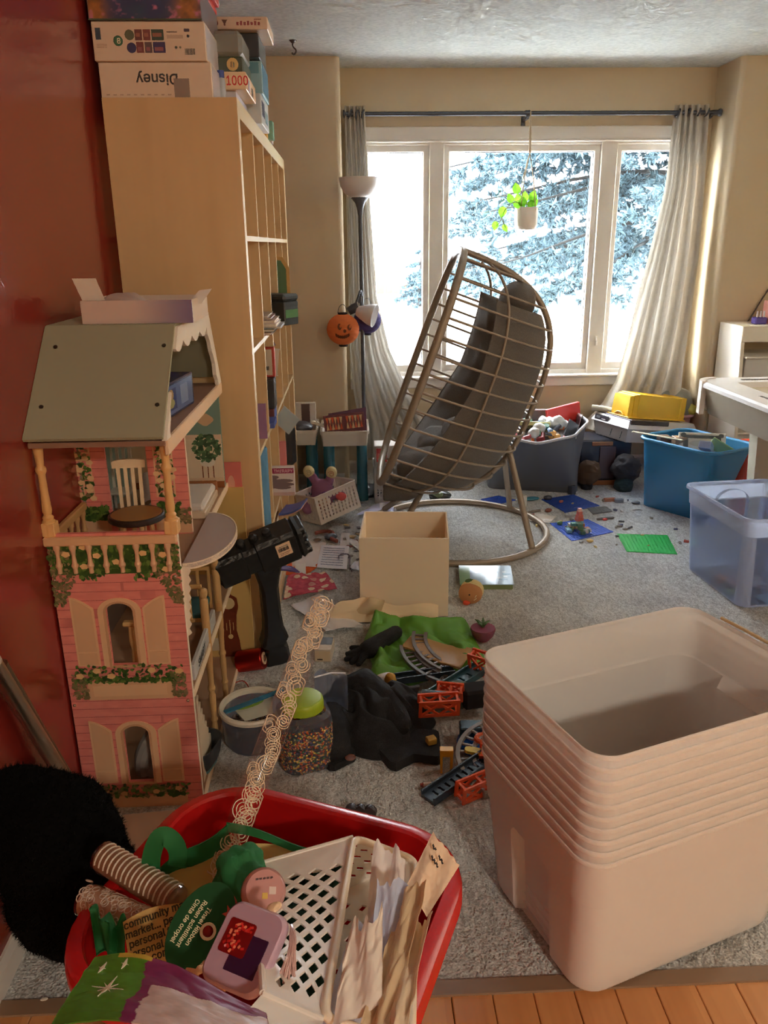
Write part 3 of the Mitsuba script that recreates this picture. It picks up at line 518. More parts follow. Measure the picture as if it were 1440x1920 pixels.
uw = add(dh+'__end_wall', box(DX, DXR+.004, DY1-.06, DY1-.052, .68, 1.0), 'matte', (120, 146, 136))
add(uw+'__print', [(box(DX, DXR+.003, DY1-.0615, DY1-.06, .68, .845), (228, 208, 182)), (box(DX, DXR+.003, DY1-.063, DY1-.06, .842, .856), (226, 196, 170)), (box(DX, DXR+.003, DY1-.063, DY1-.06, .70, .712), (222, 196, 166)), (box(DX, DXR+.003, DY1-.063, DY1-.06, .678, .70), (150, 92, 54)),
    (xf(upright(prism(Polygon(np.stack([.026*np.cos(t:=np.linspace(0, 6.283, 24, endpoint=False))*(1+.06*np.cos(4*t)), .019*np.sin(t)*(1+.10*np.cos(4*t))], 1)), .001)), (DXR-.045, DY1-.060, .905)), (212, 176, 140)), (xf(upright(prism(Point(0, 0).buffer(.005, 8), .001)), (DXR-.045, DY1-.06, .938)), (150, 140, 130)), (xf(upright(prism(E2(0, 0, .024, .016), .001)), (DX+.263, DY1-.0615, .765)), (228, 220, 206)), (box(DX+.244, DX+.247, DY1-.0625, DY1-.0615, .700, .752), (120, 66, 42)), (box(DX+.2615, DX+.2645, DY1-.0625, DY1-.0615, .700, .75), (120, 66, 42)), (box(DX+.279, DX+.282, DY1-.0625, DY1-.0615, .700, .752), (120, 66, 42))]
    +shift(leaves(110, lambda rg: (lambda r_, a_: (.263+.044*r_*math.cos(a_), .812+.044*r_*math.sin(a_)))(rg.random()**.5, rg.random()*6.283), .0085, [(70, 96, 66), (96, 122, 84), (50, 72, 48)], 41), DY1-.0625), 'matte', smooth=False)
labels[uw+'__print'] = {'label': 'printed green plant on a stool and a picture'}
pw = add(dh+'__end_wall', box(DXR-.02, DXR+.05, DY1+.002, DY1+.010, .55, .745), 'matte', (216, 120, 112)); add(pw+'__print', [(box(DXR-.02, DXR+.05, DY1+.001, DY1+.002, .55, .61), (226, 206, 180)), (xf(upright(prism(E2(0, 0, .012, .03), .001)), (DXR+.015, DY1+.002, .67)), (226, 166, 146))], 'matte', smooth=False)
# inner facade with a doorway
fc = sbox(-.025, .675, .287, 1.0).difference(sbox(.073, .745, .182, .99))
fk = add(dh+'__facade', PL(fc, .010, 2.10), 'pink_siding', smooth=False)
add(fk+'__edge', box(DX+.287, DX+.2885, 2.10, 2.11, .68, 1.0), 'matte', (236, 210, 190))
ds = []
for x0, x1, sd in ((-.018, .034, 51), (.200, .252, 52)):
    ds += [(PL(sbox(x, .785, x+.004, .935), .001, 2.099), cream) for x in (x0, (x0+x1)/2-.002, x1-.004)]+[(PL(sbox(x0, z, x1, z+.004), .001, 2.099), cream) for z in np.arange(.79, .94, .02)]
    rg = np.random.default_rng(sd); ds += shift(leaves(70, lambda rg: (x0+(x1-x0)*(.1+.8*rg.random()), .78+.15*rg.random()), .007, GRN+TWIG[:2], sd), 2.0985)
    ds += [(flower(x0+(x1-x0)*rg.random(), .785+.011*j+.004*rg.random(), .0082, 2.0998, sd+j), (240, 204, 158)) for j in range(14)]
ds += shift(leaves(150, lambda rg: (-.02+.085*rg.random(), .725+.036*rg.random()), .008, GRN, 61), 2.0975)+shift(leaves(110, lambda rg: (.20+.06*rg.random(), .728+.04*rg.random()), .008, GRN, 62), 2.0975)+shift(leaves(60, lambda rg: (.252+.034*rg.random(), .71+.04*rg.random()), .006, TWIG, 63), 2.0975)
ds += [(PL(sbox(-.02, .68, .068, .728), .0015, 2.0985), cream2), (PL(sbox(-.01, .686, .058, .72), .0008, 2.0977), cream), (PL(sbox(.19, .68, .286, .728), .0015, 2.0985), cream2), (PL(sbox(.243, .69, .248, .72), .0008, 2.0977), crem3)]
add(fk+'__print', ds, 'matte', smooth=False); labels[fk+'__print'] = {'label': 'printed lattice with cream roses'}
# posts under the eave, eave beam
post = lathe([(0, 0), (.0165, 0), (.0165, .036), (.012, .040), (.0135, .046), (.009, .052), (.0115, .062), (.0095, .10), (.0085, .15), (.0125, .158), (.0125, .166), (.0085, .172), (.0105, .20), (.0125, .225), (.0125, .235), (0, .235)], 16)
for x in (DX+.008, DXR-.012):
    k = add(dh+'__post', xf(post, (x, DY0+.012, .779)), 'plastic', tan, smooth=40); add(k+'__block', box(x-.0165, x+.0165, DY0-.004, DY0+.029, .779, .812, .002), 'plastic', (232, 186, 128))
add(dh+'__eave_beam', box(DX-.01, DXR, DY0-.004, DY0+.014, .998, 1.012, .002), 'plastic', (214, 160, 96))
# roof
sage = (158, 158, 136)
e0, e1 = np.array([1.785, 1.018]), np.array([2.02, 1.245]); n2 = np.array([-(e1-e0)[1], (e1-e0)[0]]); n2 /= np.linalg.norm(n2)
def slab(x0, x1, a, b, n, t): P = [(x, *(q+n*s)) for x in (x0, x1) for q in (a, b) for s in (0, t)]; return hull(P)
rf = add(dh+'__roof_slope', slab(DX-.004, DXR-.002, e0, e1, n2, .010), 'matte', sage)
d2 = (e1-e0)/np.linalg.norm(e1-e0)
for fx, fs in ((.1, .80), (.08, .27), (.93, .80), (.93, .27)):
    q = e0+(e1-e0)*fs+n2*.0105; add(rf+'__screw', xf(trimesh.creation.cylinder(.0052, .002, sections=14), (DX+DW*fx, q[0], q[1]), rx=44), 'metal', (92, 92, 80))
add(dh+'__roof_top', box(DX-.004, DXR-.002, 2.02, 2.465, 1.243, 1.253), 'matte', sage)
b0, b1 = np.array([2.465, 1.248]), np.array([2.615, 1.03]); add(dh+'__roof_slope', slab(DX-.004, DXR-.002, b0, b1, np.array([.83, .56]), .010), 'matte', sage)
xs = np.linspace(0, 1, 60)
def gp(y, z): return (y, z)
inner = []
lo = [(1.83, 1.03), (1.848, 1.05), (1.856, 1.08), (1.878, 1.10), (1.885, 1.13), (1.93, 1.165)]
val = [(1.95+.47*t, 1.185+.012*t*0-.020*abs(math.sin(4*math.pi*t))+.022) for t in np.linspace(0, 1, 49)]
hi = [(2.425, 1.185), (2.46, 1.16), (2.475, 1.13), (2.50, 1.11), (2.52, 1.085), (2.525, 1.05), (2.55, 1.03)]
gab = Polygon([(1.785, 1.014), (2.018, 1.246), (2.467, 1.246), (2.612, 1.014)]).difference(Polygon([(1.83, 1.014)]+lo+val+hi+[(2.555, 1.014)]))
add(dh+'__gable_trim', xf(upright(prism(gab, .011), 'x'), (DXR-.006, 0, 0)), 'matte', (240, 232, 222), smooth=False)
add(dh+'__attic_back', xf(upright(prism(Polygon([(1.80, 1.012), (2.02, 1.243), (2.465, 1.243), (2.60, 1.012)]), .006), 'x'), (DX, 0, 0)), 'matte', (134, 98, 66))
# half round terrace on the open side
t = np.linspace(-math.pi/2, math.pi/2, 30); terr = Polygon([(.105*math.cos(a), 2.03+.20*math.sin(a)) for a in t])
k = add(dh+'__terrace', xf(prism(terr, .010), (DXR+.002, 0, .683)), 'matte', (176, 160, 156)); add(k+'__edge', xf(prism(terr.difference(affinity.scale(terr, .97, .985, origin=(0, 2.03))), .016), (DXR+.002, 0, .679)), 'matte', (242, 226, 204))
z = [(.0, .683)]
sc = Polygon([(1.826+.0, .683)]+[(1.826+.012+.012*(i % 2)+.010*0, .683-.013*i) for i in range(14)]+[(1.826, .51)])
add(dh+'__lace_trim', xf(upright(prism(Polygon([(0, .69)]+[(.018+.006*(i % 2)-.0008*i, .69-.012*i) for i in range(16)]+[(0, .5)]), .003)), (DXR, DY0+.01, 0)), 'matte', (240, 228, 210))
# turned posts standing along the open side
def long_post(y, z1):
    prof = [(0, 0), (.0095, 0), (.0115, .01), (.0085, .03), (.0095, .055), (.0075, .07), (.0115, .078), (.008, .088), (.0095, .13), (.0105, .16), (.0075, .172), (.0115, .18), (.0115, .186), (.008, .196), (.0095, .25), (.012, .30), (.012, z1-.035), (.008, z1-.03), (.013, z1-.018), (.0125, z1-.006), (.006, z1), (0, z1)]
    add(dh+'__spindle_post', xf(lathe(prof, 14), (DXR-.006, y, .012)), 'plastic', (206, 164, 110), smooth=40)
long_post(2.085, .505); long_post(2.30, .505)
# ---------------------------------------------------------------- doll furniture and toys in the house (each lifts out)
def doll_chair(label, x, y, z, rz, col, h=.125):
    k = thing('doll_chair', label, 'doll chair', 'doll chairs on the dollhouse upper floor'); M = trimesh.transformations.translation_matrix((x, y, z))@trimesh.transformations.rotation_matrix(math.radians(rz), [0, 0, 1])
    add(k+'__seat', box(-.034, .034, -.034, .034, .056, .064, .003), 'plastic', col, M=M)
    for sx in (-1, 1):
        for sy in (-1, 1): add(k+'__leg', tube([(sx*.027, sy*.027, 0), (sx*.027, sy*.027, .058)], .0045, 8), 'plastic', col, M=M)
    for i in range(4): x0 = -.026+.0175*i; add(k+'__back_slat', hull([(x0-.0045, .028, .06), (x0+.0045, .028, .06), (x0-.0045, .034, .06), (x0+.0045, .034, .06), (x0*1.08-.0045, .038, h+.002), (x0*1.08+.0045, .038, h+.002), (x0*1.08-.0045, .044, h+.002), (x0*1.08+.0045, .044, h+.002)]), 'plastic', col, M=M)
    tp = prism(Polygon([(-.042, h-.006), (.042, h-.006), (.043, h+.010)]+[(.043*math.cos(a), h+.010+.008*math.sin(a)) for a in np.linspace(0, math.pi, 12)]+[(-.043, h+.010)]), .009); add(k+'__top_rail', xf(upright(tp), (0, .0465, 0)), 'plastic', col, M=M)
    return k
ZB = .678
doll_chair('white doll chair at the round table on the dollhouse balcony', -.590, 2.03, ZB, 6, (240, 218, 182), .205)
add('doll_chair__riser', box(-.625, -.558, 2.0, 2.066, ZB, ZB+.0695, .002), 'matte', (180, 140, 100)) if False else None
doll_chair('white doll chair inside the doorway behind the dollhouse balcony', -.695, 2.32, ZB, 4, (226, 222, 212), .19)
k = thing('doll_table', 'round brown-topped doll table on the dollhouse balcony', 'doll table'); TX, TY = -.549, 1.935
add(k+'__top', xf(lathe([(0, .100), (.066, .100), (.070, .103), (.070, .113), (.067, .116), (0, .116)], 40), (TX, TY, ZB)), 'plastic', (40, 28, 22), smooth=40)
add(k+'__inlay', xf(lathe([(0, .1161), (.063, .1161), (.060, .1175), (0, .1175)], 36), (TX, TY, ZB)), 'plastic', (150, 104, 54))
for a in (30, 120, 210, 300): add(k+'__leg', tube([(TX+.032*math.cos(math.radians(a)), TY+.032*math.sin(math.radians(a)), ZB+.102), (TX+.045*math.cos(math.radians(a)), TY+.045*math.sin(math.radians(a)), ZB+.003)], .006, 8), 'plastic', (214, 170, 116))
# the first chair stands on its own long legs
k = thing('doll_mattress', 'grey white folded doll blanket in the dollhouse room behind the doorway', 'doll blanket')
add(k, xf(grid(lambda u, v: (.13*(u-.5)+.02*v, .10*(v-.5), .05+.06*np.cos(3*u)*v+.01*np.sin(9*u)), 14, 10, .006), (-.57, 2.30, ZB+.0), rz=20), 'matte', (206, 202, 200))
k = thing('doll_bed', 'white doll bed in the dollhouse upper room beside the plant print', 'doll bed')
add(k+'__mattress', box(-.60, -.435, 2.22, 2.44, ZB+.02, ZB+.045, .008), 'matte', (222, 216, 212)); add(k+'__frame', box(-.605, -.43, 2.215, 2.445, ZB, ZB+.022, .003), 'plastic', (214, 196, 172)); add(k+'__headboard', box(-.605, -.43, 2.445, 2.452, ZB, ZB+.05, .003), 'plastic', (150, 96, 58))
def crib(label, y, z0, z1, x0, x1):
    k = thing('doll_crib', label, 'doll crib', None)
    for sy in (0, .14):
        add(k+'__rail', box(x0, x1, y+sy, y+sy+.008, z1-.014, z1, .002), 'plastic', (214, 168, 108)); add(k+'__rail', box(x0, x1, y+sy, y+sy+.008, z0+.02, z0+.032, .002), 'plastic', (214, 168, 108))
        for i in range(5): xx = x0+(x1-x0-.010)*i/4; add(k+'__slat', box(xx, xx+.010, y+sy, y+sy+.007, z0 if i in (0, 4) else z0+.03, z1-.01, .002), 'plastic', (218, 174, 114))
    add(k+'__mattress', box(x0+.005, x1-.005, y+.01, y+.138, z0+.025, z0+.045, .004), 'matte', (60, 96, 98))
crib('slatted wooden doll crib on the dollhouse middle floor beside the open side', 2.17, .348, .49, -.60, -.452)
k = thing('smart_sign', 'pale blue box strip lettered SMART leaning in the open side of the dollhouse', 'toy box')
M = trimesh.transformations.translation_matrix((-.436, 1.86, .352))@trimesh.transformations.rotation_matrix(math.radians(0), [1, 0, 0])
sgn_ = box(0, .012, 0, .34, 0, .045, .002); add(k, [(sgn_, (196, 198, 200)), (xf(text('SMART', .022, .0008, True), (.0122, .05, .010), rx=90, rz=90), (60, 62, 66))], 'plastic', M=M, smooth=False)
k = thing('doll_stairs', 'white toy staircase on the dollhouse ground floor', 'toy stairs')
st = Polygon([(0, 0)]+[q for i in range(7) for q in ((.018*i, .26-.032*i), (.018*(i+1)+.012, .26-.032*i))]+[(.15, .02), (.14, 0)])
add(k, xf(upright(prism(st, .07), 'x'), (-.50, 1.87, .026)), 'plastic', (226, 208, 184), smooth=False)
k = thing('doll_bathtub', 'black and teal toy bathtub half out of the dollhouse ground floor', 'toy bathtub')
o = rrect(.15, .09, .044, 8); add(k+'__tub', xf(loft([ring3(o*.62, .0), ring3(o*.86, .03), ring3(o, .075), ring3(o*.93, .075), ring3(o*.78, .03), ring3(o*.5, .012)], True, True), (-.445, 1.95, .025), rz=75), 'plastic', (40, 44, 48)); add(k+'__base', xf(loft([ring3(o*.66, 0), ring3(o*.74, .022), ring3(o*.5, .022)], True, True), (-.445, 1.95, .0245), rz=75), 'plastic', (92, 150, 158))
k = thing('toy_hose', 'grey coiled soft toy seen through the lower dollhouse window', 'soft toy')
add(k, tube(spline([(-.60, 1.90, .05), (-.57, 1.88, .16), (-.53, 1.89, .20), (-.545, 1.90, .12), (-.60, 1.91, .10), (-.585, 1.90, .06), (-.53, 1.89, .07)], 50), .022, 10), 'cloth', (150, 150, 146))
k = thing('toy_ladder_post', 'pale wooden toy post seen through the upper dollhouse window', 'toy post')
add(k, cat(xf(lathe([(0, 0), (.012, 0), (.014, .03), (.010, .09), (.014, .12), (.012, .16), (0, .16)], 14), (-.575, 1.88, .348)), box(-.60, -.55, 1.87, 1.89, .508, .52, .003)), 'plastic', (226, 186, 124))
k = thing('navy_toy_case', 'navy clear-fronted toy box in the dollhouse attic', 'toy box')
M = trimesh.transformations.translation_matrix((-.455, 2.11, 1.014))@trimesh.transformations.rotation_matrix(math.radians(-6), [0, 0, 1])
add(k, [(box(-.09, 0, -.14, .14, 0, .088, .003), (34, 40, 72)), (box(0, .0012, -.125, .125, .008, .080), (92, 112, 160)), (box(.0012, .002, -.11, -.02, .018, .072), (60, 70, 120)), (xf(upright(prism(E2(0, 0, .02, .014), .001), 'x'), (.002, -.065, .058)), (196, 170, 130)), (xf(upright(prism(E2(0, 0, .026, .012), .001), 'x'), (.002, -.065, .036)), (170, 168, 120)), (box(.0012, .002, .02, .08, .02, .07), (130, 150, 190))], 'gloss', M=M, smooth=False)
k = thing('purple_card', 'small pink and purple card beside the navy case in the dollhouse attic', 'card'); add(k, [(box(-.48, -.455, 2.30, 2.304, 1.0135, 1.06), (196, 140, 176)), (box(-.48, -.468, 2.298, 2.301, 1.0135, 1.06), (60, 44, 100))], 'plastic', smooth=False)
k = thing('open_carton', 'shallow white card box with raised flaps on the dollhouse roof', 'box')
bx0, bx1, by0, by1, bz = -.655, -.385, 2.035, 2.26, 1.2535
th = .0025; pur = lambda p: p
m = box(bx0, bx1, by0, by0+th, bz, bz+.055); v = m.subdivide().subdivide().subdivide(); tt = np.clip((np.array(v.vertices)[:, 0]-bx0)/(bx1-bx0), 0, 1)[:, None]; s_ = np.clip((tt-.45)/.5, 0, 1)
add(k+'__front', v, 'plastic', lin((206, 184, 176))*(1-s_)+lin((118, 104, 140))*s_, smooth=False)
add(k+'__tray', cat(box(bx0, bx1, by1-th, by1, bz, bz+.055), box(bx0, bx0+th, by0+th, by1-th, bz, bz+.055), box(bx1-th, bx1, by0+th, by1-th, bz, bz+.055), box(bx0+th, bx1-th, by0+th, by1-th, bz, bz+th)), 'matte', (222, 206, 192))
M = trimesh.transformations.translation_matrix((bx0, by0+.02, bz+.055)); add(k+'__flap', hull([(0, 0, 0), (0, .002, 0), (.055, 0, 0), (.055, .002, 0), (-.022, .01, .052), (-.022, .012, .052), (.035, .01, .052), (.035, .012, .052)]), 'matte', (226, 216, 204), M=M)
add(k+'__flap', hull([np.array(p)+[0, dy, 0] for p in ((-0.410, 2.120, 1.294), (-0.380, 2.120, 1.326), (-0.347, 2.120, 1.330), (-0.376, 2.120, 1.294)) for dy in (0, .002)]), 'matte', (222, 218, 216))
add(k+'__wrap', bumpy(sphere(1, (0, 0, 0), 3, (.055, .05, .025)), .008, 30, 3), 'matte', (190, 172, 166), M=trimesh.transformations.translation_matrix((-.57, 2.12, bz+.045)))
# ---------------------------------------------------------------- boxes on top of the bookcase
def pbox(name, label, cat_, b, faces, mat='plastic', col=(228, 214, 196), group=None, M=None, bev=.002):
    """a carton b = (x0, x1, y0, y1, z0, z1) with flat print: faces = [(mesh, colour)]"""
    k = thing(name, label, cat_, group); add(k+'__body', box(*b, bev), mat, col, M=M, smooth=False)
    if faces: add(k+'__print', faces, mat, smooth=False, M=M)
    return k
def fr(x0, x1, z0, z1, y, d=.0006): return box(x0, x1, y-d, y+.0002, z0, z1)       # print on a face towards -y
def fp(poly, x, y, z, d=.0006): return xf(upright(prism(poly, d)), (x, y, z))
def ftext(s, h, x, y, z, bold=False, flip=False):
    m = text(s, h, .0006, bold); m = xf(m, rz=180 if flip else 0); return xf(m, (x, y, z), rx=90)
WHT = (232, 212, 190); INK = (52, 48, 46)
Z0 = BZ
y1 = 2.655
p = [(ftext('Disney', .028, -.485, y1, 1.914, True, True), INK)]+[(fr(-.70+.02*i, -.69+.02*i, 1.858, 1.861, y1), (186, 160, 140)) for i in range(12)]
k = pbox('game_box', 'lowest white box of the stack on the bookcase, black signature lettering upside down', 'box', (-.715, -.388, y1, 2.975, Z0, Z0+.095), p, col=WHT); 
add(k+'__tape', fr(-.500, -.455, Z0+.0, Z0+.052, y1, .0012), 'plastic', (150, 134, 124)); add(k+'__side_print', box(-.388, -.3872, y1+.01, 2.96, Z0+.006, Z0+.09), 'plastic', (196, 186, 190))
zz = Z0+.097; y2 = 2.65
p = [(fr(-.712, -.697, zz+.055, zz+.085, y2), (58, 70, 84)), (fp(Point(0, 0).buffer(.0135, 20), -.649, y2, zz+.052), (40, 84, 62)), (fp(Point(0, 0).buffer(.0115, 20), -.649, y2-.0005, zz+.052), (70, 116, 84)), (ftext('8', .014, -.6535, y2-.001, zz+.045, True), (236, 222, 196))]
for i, (x, c1, c2) in enumerate(((-.615, (94, 96, 70), (60, 54, 92)),)):
    p += [(fp(Point(0, 0).buffer(.0135, 20), x, y2, zz+.067), c1), (fp(Point(0, 0).buffer(.0135, 20), x+.003, y2, zz+.034), c2)]
for x0, x1, a, b in ((-.600, -.579, (108, 56, 50), (120, 58, 52)), (-.576, -.555, (126, 66, 60), (98, 74, 72)), (-.552, -.517, (64, 76, 64), (62, 48, 84))):
    p += [(fr(x0, x1, zz+.053, zz+.081, y2), a), (fr(x0+.002, x1+.002, zz+.021, zz+.049, y2), b), (fr(x0+.003, x1-.006, zz+.062, zz+.072, y2, .0009), (158, 104, 84)), (fr(x0+.006, x1-.004, zz+.026, zz+.036, y2, .0009), (150, 92, 96))]
p += [(fr(-.508, -.478, zz+.073, zz+.076, y2), (130, 112, 100)), (fr(-.508, -.462, zz+.058, zz+.067, y2), (206, 182, 160)), (fr(-.458, -.442, zz+.075, zz+.083, y2), (86, 74, 84)), (fp(Point(0, 0).buffer(.004, 10), -.447, y2, zz+.064), INK), (fp(Point(0, 0).buffer(.004, 3), -.484, y2, zz+.035), (80, 80, 60)), (fp(Point(0, 0).buffer(.003, 10), -.472, y2, zz+.035), (110, 110, 90))]
p += [(fr(-.459+.0032*i, -.4575+.0032*i+.0006*(i % 3), zz+.016, zz+.032, y2), (70, 60, 54)) for i in range(9)]+[(fr(-.712, -.682, zz+.034+.004*i, zz+.036+.004*i, y2), (196, 172, 150)) for i in range(3)]
k = pbox('game_box', 'middle white box of the bookcase stack with a green number 8 and small pictures', 'box', (-.722, -.398, y2, 2.97, zz, zz+.102), p, col=WHT); add(k+'__side_print', box(-.398, -.3972, y2+.01, 2.95, zz+.006, zz+.096), 'plastic', (206, 200, 206))
zz = zz+.104; y3 = 2.648
def _fantasy(v):
    x, z = v[:, 0], v[:, 2]; n1 = meshkit.fbm(v*26, 3, 1)[:, None]; n2 = meshkit.fbm(v*60, 3, 5)[:, None]; t = np.clip((x+.724)/.32, 0, 1)[:, None]
    col = lin((48, 70, 84))*(1-n1)+lin((64, 36, 92))*n1; w = np.exp(-((t-.06)/.09)**2)+np.exp(-((t-.88)/.10)**2); w = np.clip(w*1.2, 0, 1)
    wood = lin((92, 48, 22))*(1-n2)+lin((214, 140, 66))*n2; col = col*(1-w)+wood*w; hi = np.clip((n2-.60)*6, 0, 1); return col*(1-hi)+lin((196, 120, 150))*hi
pic = grid(lambda u, v: (-.724+.319*u, 0*u+y3-.0006, zz+.002+.084*v), 120, 40)
k = thing('game_box', 'top picture box of the stack on the bookcase with a red lid edge', 'box'); add(k+'__body', box(-.726, -.404, y3, 2.968, zz, zz+.088, .002), 'plastic', (120, 108, 112))
add(k+'__print', pic, 'plastic', _fantasy(np.array(pic.vertices)), smooth=True); add(k+'__lid_edge', box(-.727, -.403, y3-.001, 2.97, zz+.0885, zz+.104, .002), 'plastic', (216, 70, 48)); add(k+'__base_line', box(-.7265, -.4035, y3-.001, y3+.001, zz, zz+.004), 'plastic', (64, 76, 50))
k = pbox('pink_box', 'pink box lying on top of the red lidded picture box', 'box', (-.60, -.392, 2.67, 2.95, zz+.1045, zz+.15), [], col=(232, 120, 116))
k = pbox('puzzle_box', 'cream puzzle box printed 1000 in red beside the stack on the bookcase', 'puzzle box', (-.40, -.309, 2.85, 3.13, 1.905, 1.956), [(xf(ftext('1000', .026, 0, 2.85, 1.918, True), (-.374, 0, 0), s=(.78, 1, 1)), (206, 60, 56)), (box(-.309, -.3084, 2.90, 2.95, 1.91, 1.945), (190, 180, 190)), (box(-.309, -.3084, 3.0, 3.04, 1.912, 1.935), (90, 80, 70))], col=(240, 206, 168))
pbox('flat_box', 'pale grey flat box under the puzzle box printed 1000', 'box', (-.47, -.345, 2.87, 3.16, Z0, Z0+.054), [], col=(206, 204, 214))
k = thing('game_case', 'grey topped dark green game case with a round cream emblem above the 1000 puzzle box', 'game case')
add(k+'__base', box(-.412, -.318, 2.88, 3.10, 1.957, 2.005, .004), 'plastic', (62, 66, 44)); add(k+'__lid', box(-.414, -.319, 2.878, 3.102, 2.0055, 2.078, .012), 'gloss', (136, 134, 122))
add(k+'__emblem', xf(upright(prism(Point(0, 0).buffer(.0185, 24), .0008)), (-.352, 2.8795, 1.982)), 'plastic', (222, 186, 120)); add(k+'__emblem', [(fp(Polygon([(-.007, -.009), (-.001, -.009), (-.001, .009), (-.007, .006)]), -.352, 2.8787, 1.982), (150, 120, 80)), (fp(Polygon([(.002, -.009), (.006, -.009), (.006, .004), (.002, .008)]), -.352, 2.8787, 1.982), (110, 100, 80))], 'plastic', smooth=False)
k = thing('small_bottle', 'small clear bottle with a blue cap between the white boxes and the 1000 puzzle box', 'bottle')
add(k+'__body', xf(lathe([(0, 0), (.012, 0), (.013, .01), (.013, .075), (.009, .083), (0, .083)], 18), (-.384, 2.822, Z0)), 'gloss', (190, 196, 206)); add(k+'__cap', xf(lathe([(0, 0), (.011, 0), (.011, .02), (0, .02)], 16), (-.384, 2.822, Z0+.0835)), 'plastic', (44, 64, 140))
pbox('pale_blue_box', 'pale blue box behind the green game case on the bookcase', 'box', (-.52, -.290, 3.20, 3.45, Z0+.10, Z0+.205), [(box(-.50, -.30, 3.1994, 3.2002, Z0+.165, Z0+.20), (98, 150, 168)), (box(-.290, -.2894, 3.22, 3.43, Z0+.11, Z0+.20), (70, 130, 160))], col=(150, 190, 202))
pbox('white_game_box', 'white and blue box under the pale blue box on the bookcase', 'box', (-.53, -.296, 3.18, 3.46, Z0, Z0+.099), [(box(-.296, -.2954, 3.2, 3.3, Z0+.03, Z0+.08), (60, 66, 90)), (box(-.296, -.2954, 3.32, 3.42, Z0+.02, Z0+.06), (120, 150, 160))], col=(206, 212, 216))
pbox('black_box', 'black and grey box tilted up behind the green game case on the bookcase', 'box', (-.50, -.292, 3.16, 3.42, Z0+.207, Z0+.282), [(box(-.292, -.2915, 3.165, 3.415, Z0+.212, Z0+.277), (92, 94, 92))], col=(34, 32, 30))
k = pbox('sweets_box', 'cream box with maroon lettering on top of the black box, reaching past the bookcase edge', 'box', (-.47, -.255, 3.12, 3.36, Z0+.284, Z0+.322), [(fr(-.36+.012*i, -.352+.012*i, Z0+.296, Z0+.306+.003*(i % 2), 3.12), (150, 66, 62)) for i in range(7)]+[(fp(Point(0, 0).buffer(.009, 16), -.43, 3.12, Z0+.303), (120, 56, 44)), (fp(Polygon([(-.010, .008), (.010, .008), (.003, -.003), (.003, -.010), (-.003, -.010), (-.003, -.003)]), -.400, 3.12, Z0+.305), (104, 62, 50)), (fr(-.30, -.275, Z0+.312, Z0+.316, 3.12), (170, 120, 100))], col=(228, 198, 172))
for i, (x, y, c, h, nm) in enumerate(((-.352, 3.24, (222, 218, 224), .035, 'white'), (-.335, 3.56, (214, 164, 60), .05, 'yellow'), (-.315, 3.63, (120, 170, 150), .07, 'green'), (-.33, 3.75, (206, 196, 186), .035, 'beige'))):
    if i == 0: continue
    pbox('card_pack', f'small {nm} pack near the far end of the bookcase top', 'card pack', (x-.03, x+.02, y, y+.06, Z0, Z0+h), [], col=c)
# ---------------------------------------------------------------- what lies in the bookcase
c0, c1_, c2_, c3, c4 = COLY; R0, R1, R2, R3, R4 = ROWZ
XF = BX1
def book(name, label, x0, x1, y0, y1, z, t, cover, group=None, M=None, cat_='book', pages=(226, 216, 200)):
    k = thing(name, label, cat_, group); b = .0018
    add(k+'__cover', cat(box(x0, x1, y0, y1, z, z+b), box(x0, x1, y0, y1, z+t-b, z+t), box(x0, x0+b, y0, y1, z+b, z+t-b)), 'plastic', cover, M=M, smooth=False); add(k+'__pages', box(x0+b, x1-.003, y0+.003, y1-.003, z+b, z+t-b), 'matte', pages, M=M, smooth=False); return k
# second row: books, sheets and the dark storage box
z = R1
for i, (t, c, d, lb) in enumerate(((.010, (150, 110, 90), .0, 'brown covered bottom book'), (.012, (60, 66, 56), .01, 'dark green second book'), (.008, (196, 200, 206), .035, 'pale grey third book'), (.010, (236, 230, 226), .02, 'white fourth book'), (.012, (214, 196, 190), .015, 'pinkish fifth book'), (.009, (120, 90, 96), .0, 'mauve sixth book'), (.008, (170, 160, 156), -.01, 'grey top book'))):
    book('book', lb+' of the flat pile in the second bookcase row', BX1-.22+d, BX1+.022+d, c1_+.05+.01*(i % 3), c1_+.27+.006*(i % 2), z, t, c); z += t+.0006
k = thing('storage_box', 'dark grey lidded box with a green label sticking out of the bookcase', 'box')
M = trimesh.transformations.translation_matrix((-.278, c2_+.15, R1))@trimesh.transformations.rotation_matrix(math.radians(-32), [0, 0, 1])
add(k+'__body', box(-.125, .045, -.058, .042, 0, .098, .004), 'plastic', (52, 54, 52), M=M); add(k+'__lid', box(-.128, .049, -.062, .046, .0985, .128, .010), 'plastic', (48, 50, 48), M=M); add(k+'__label', box(.0449, .0462, -.052, .036, .030, .064), 'matte', (104, 150, 104), M=M)
k = thing('green_folder', 'green and blue play board with a tan border standing in the bookcase', 'board')
P = Polygon([(0, 0), (.20, 0), (.20, .22), (.17, .27), (.0, .29)])
M = trimesh.transformations.translation_matrix((BX1-.165, c3+.28, R1))
add(k, [(upright(prism(P, .004)), (196, 152, 84)), (xf(upright(prism(P.buffer(-.016), .001)), (0, -.004, 0)), (62, 92, 54)), (xf(upright(prism(sbox(.015, .012, .185, .075), .001)), (0, -.0052, 0)), (64, 78, 96))], 'plastic', smooth=False, M=M)
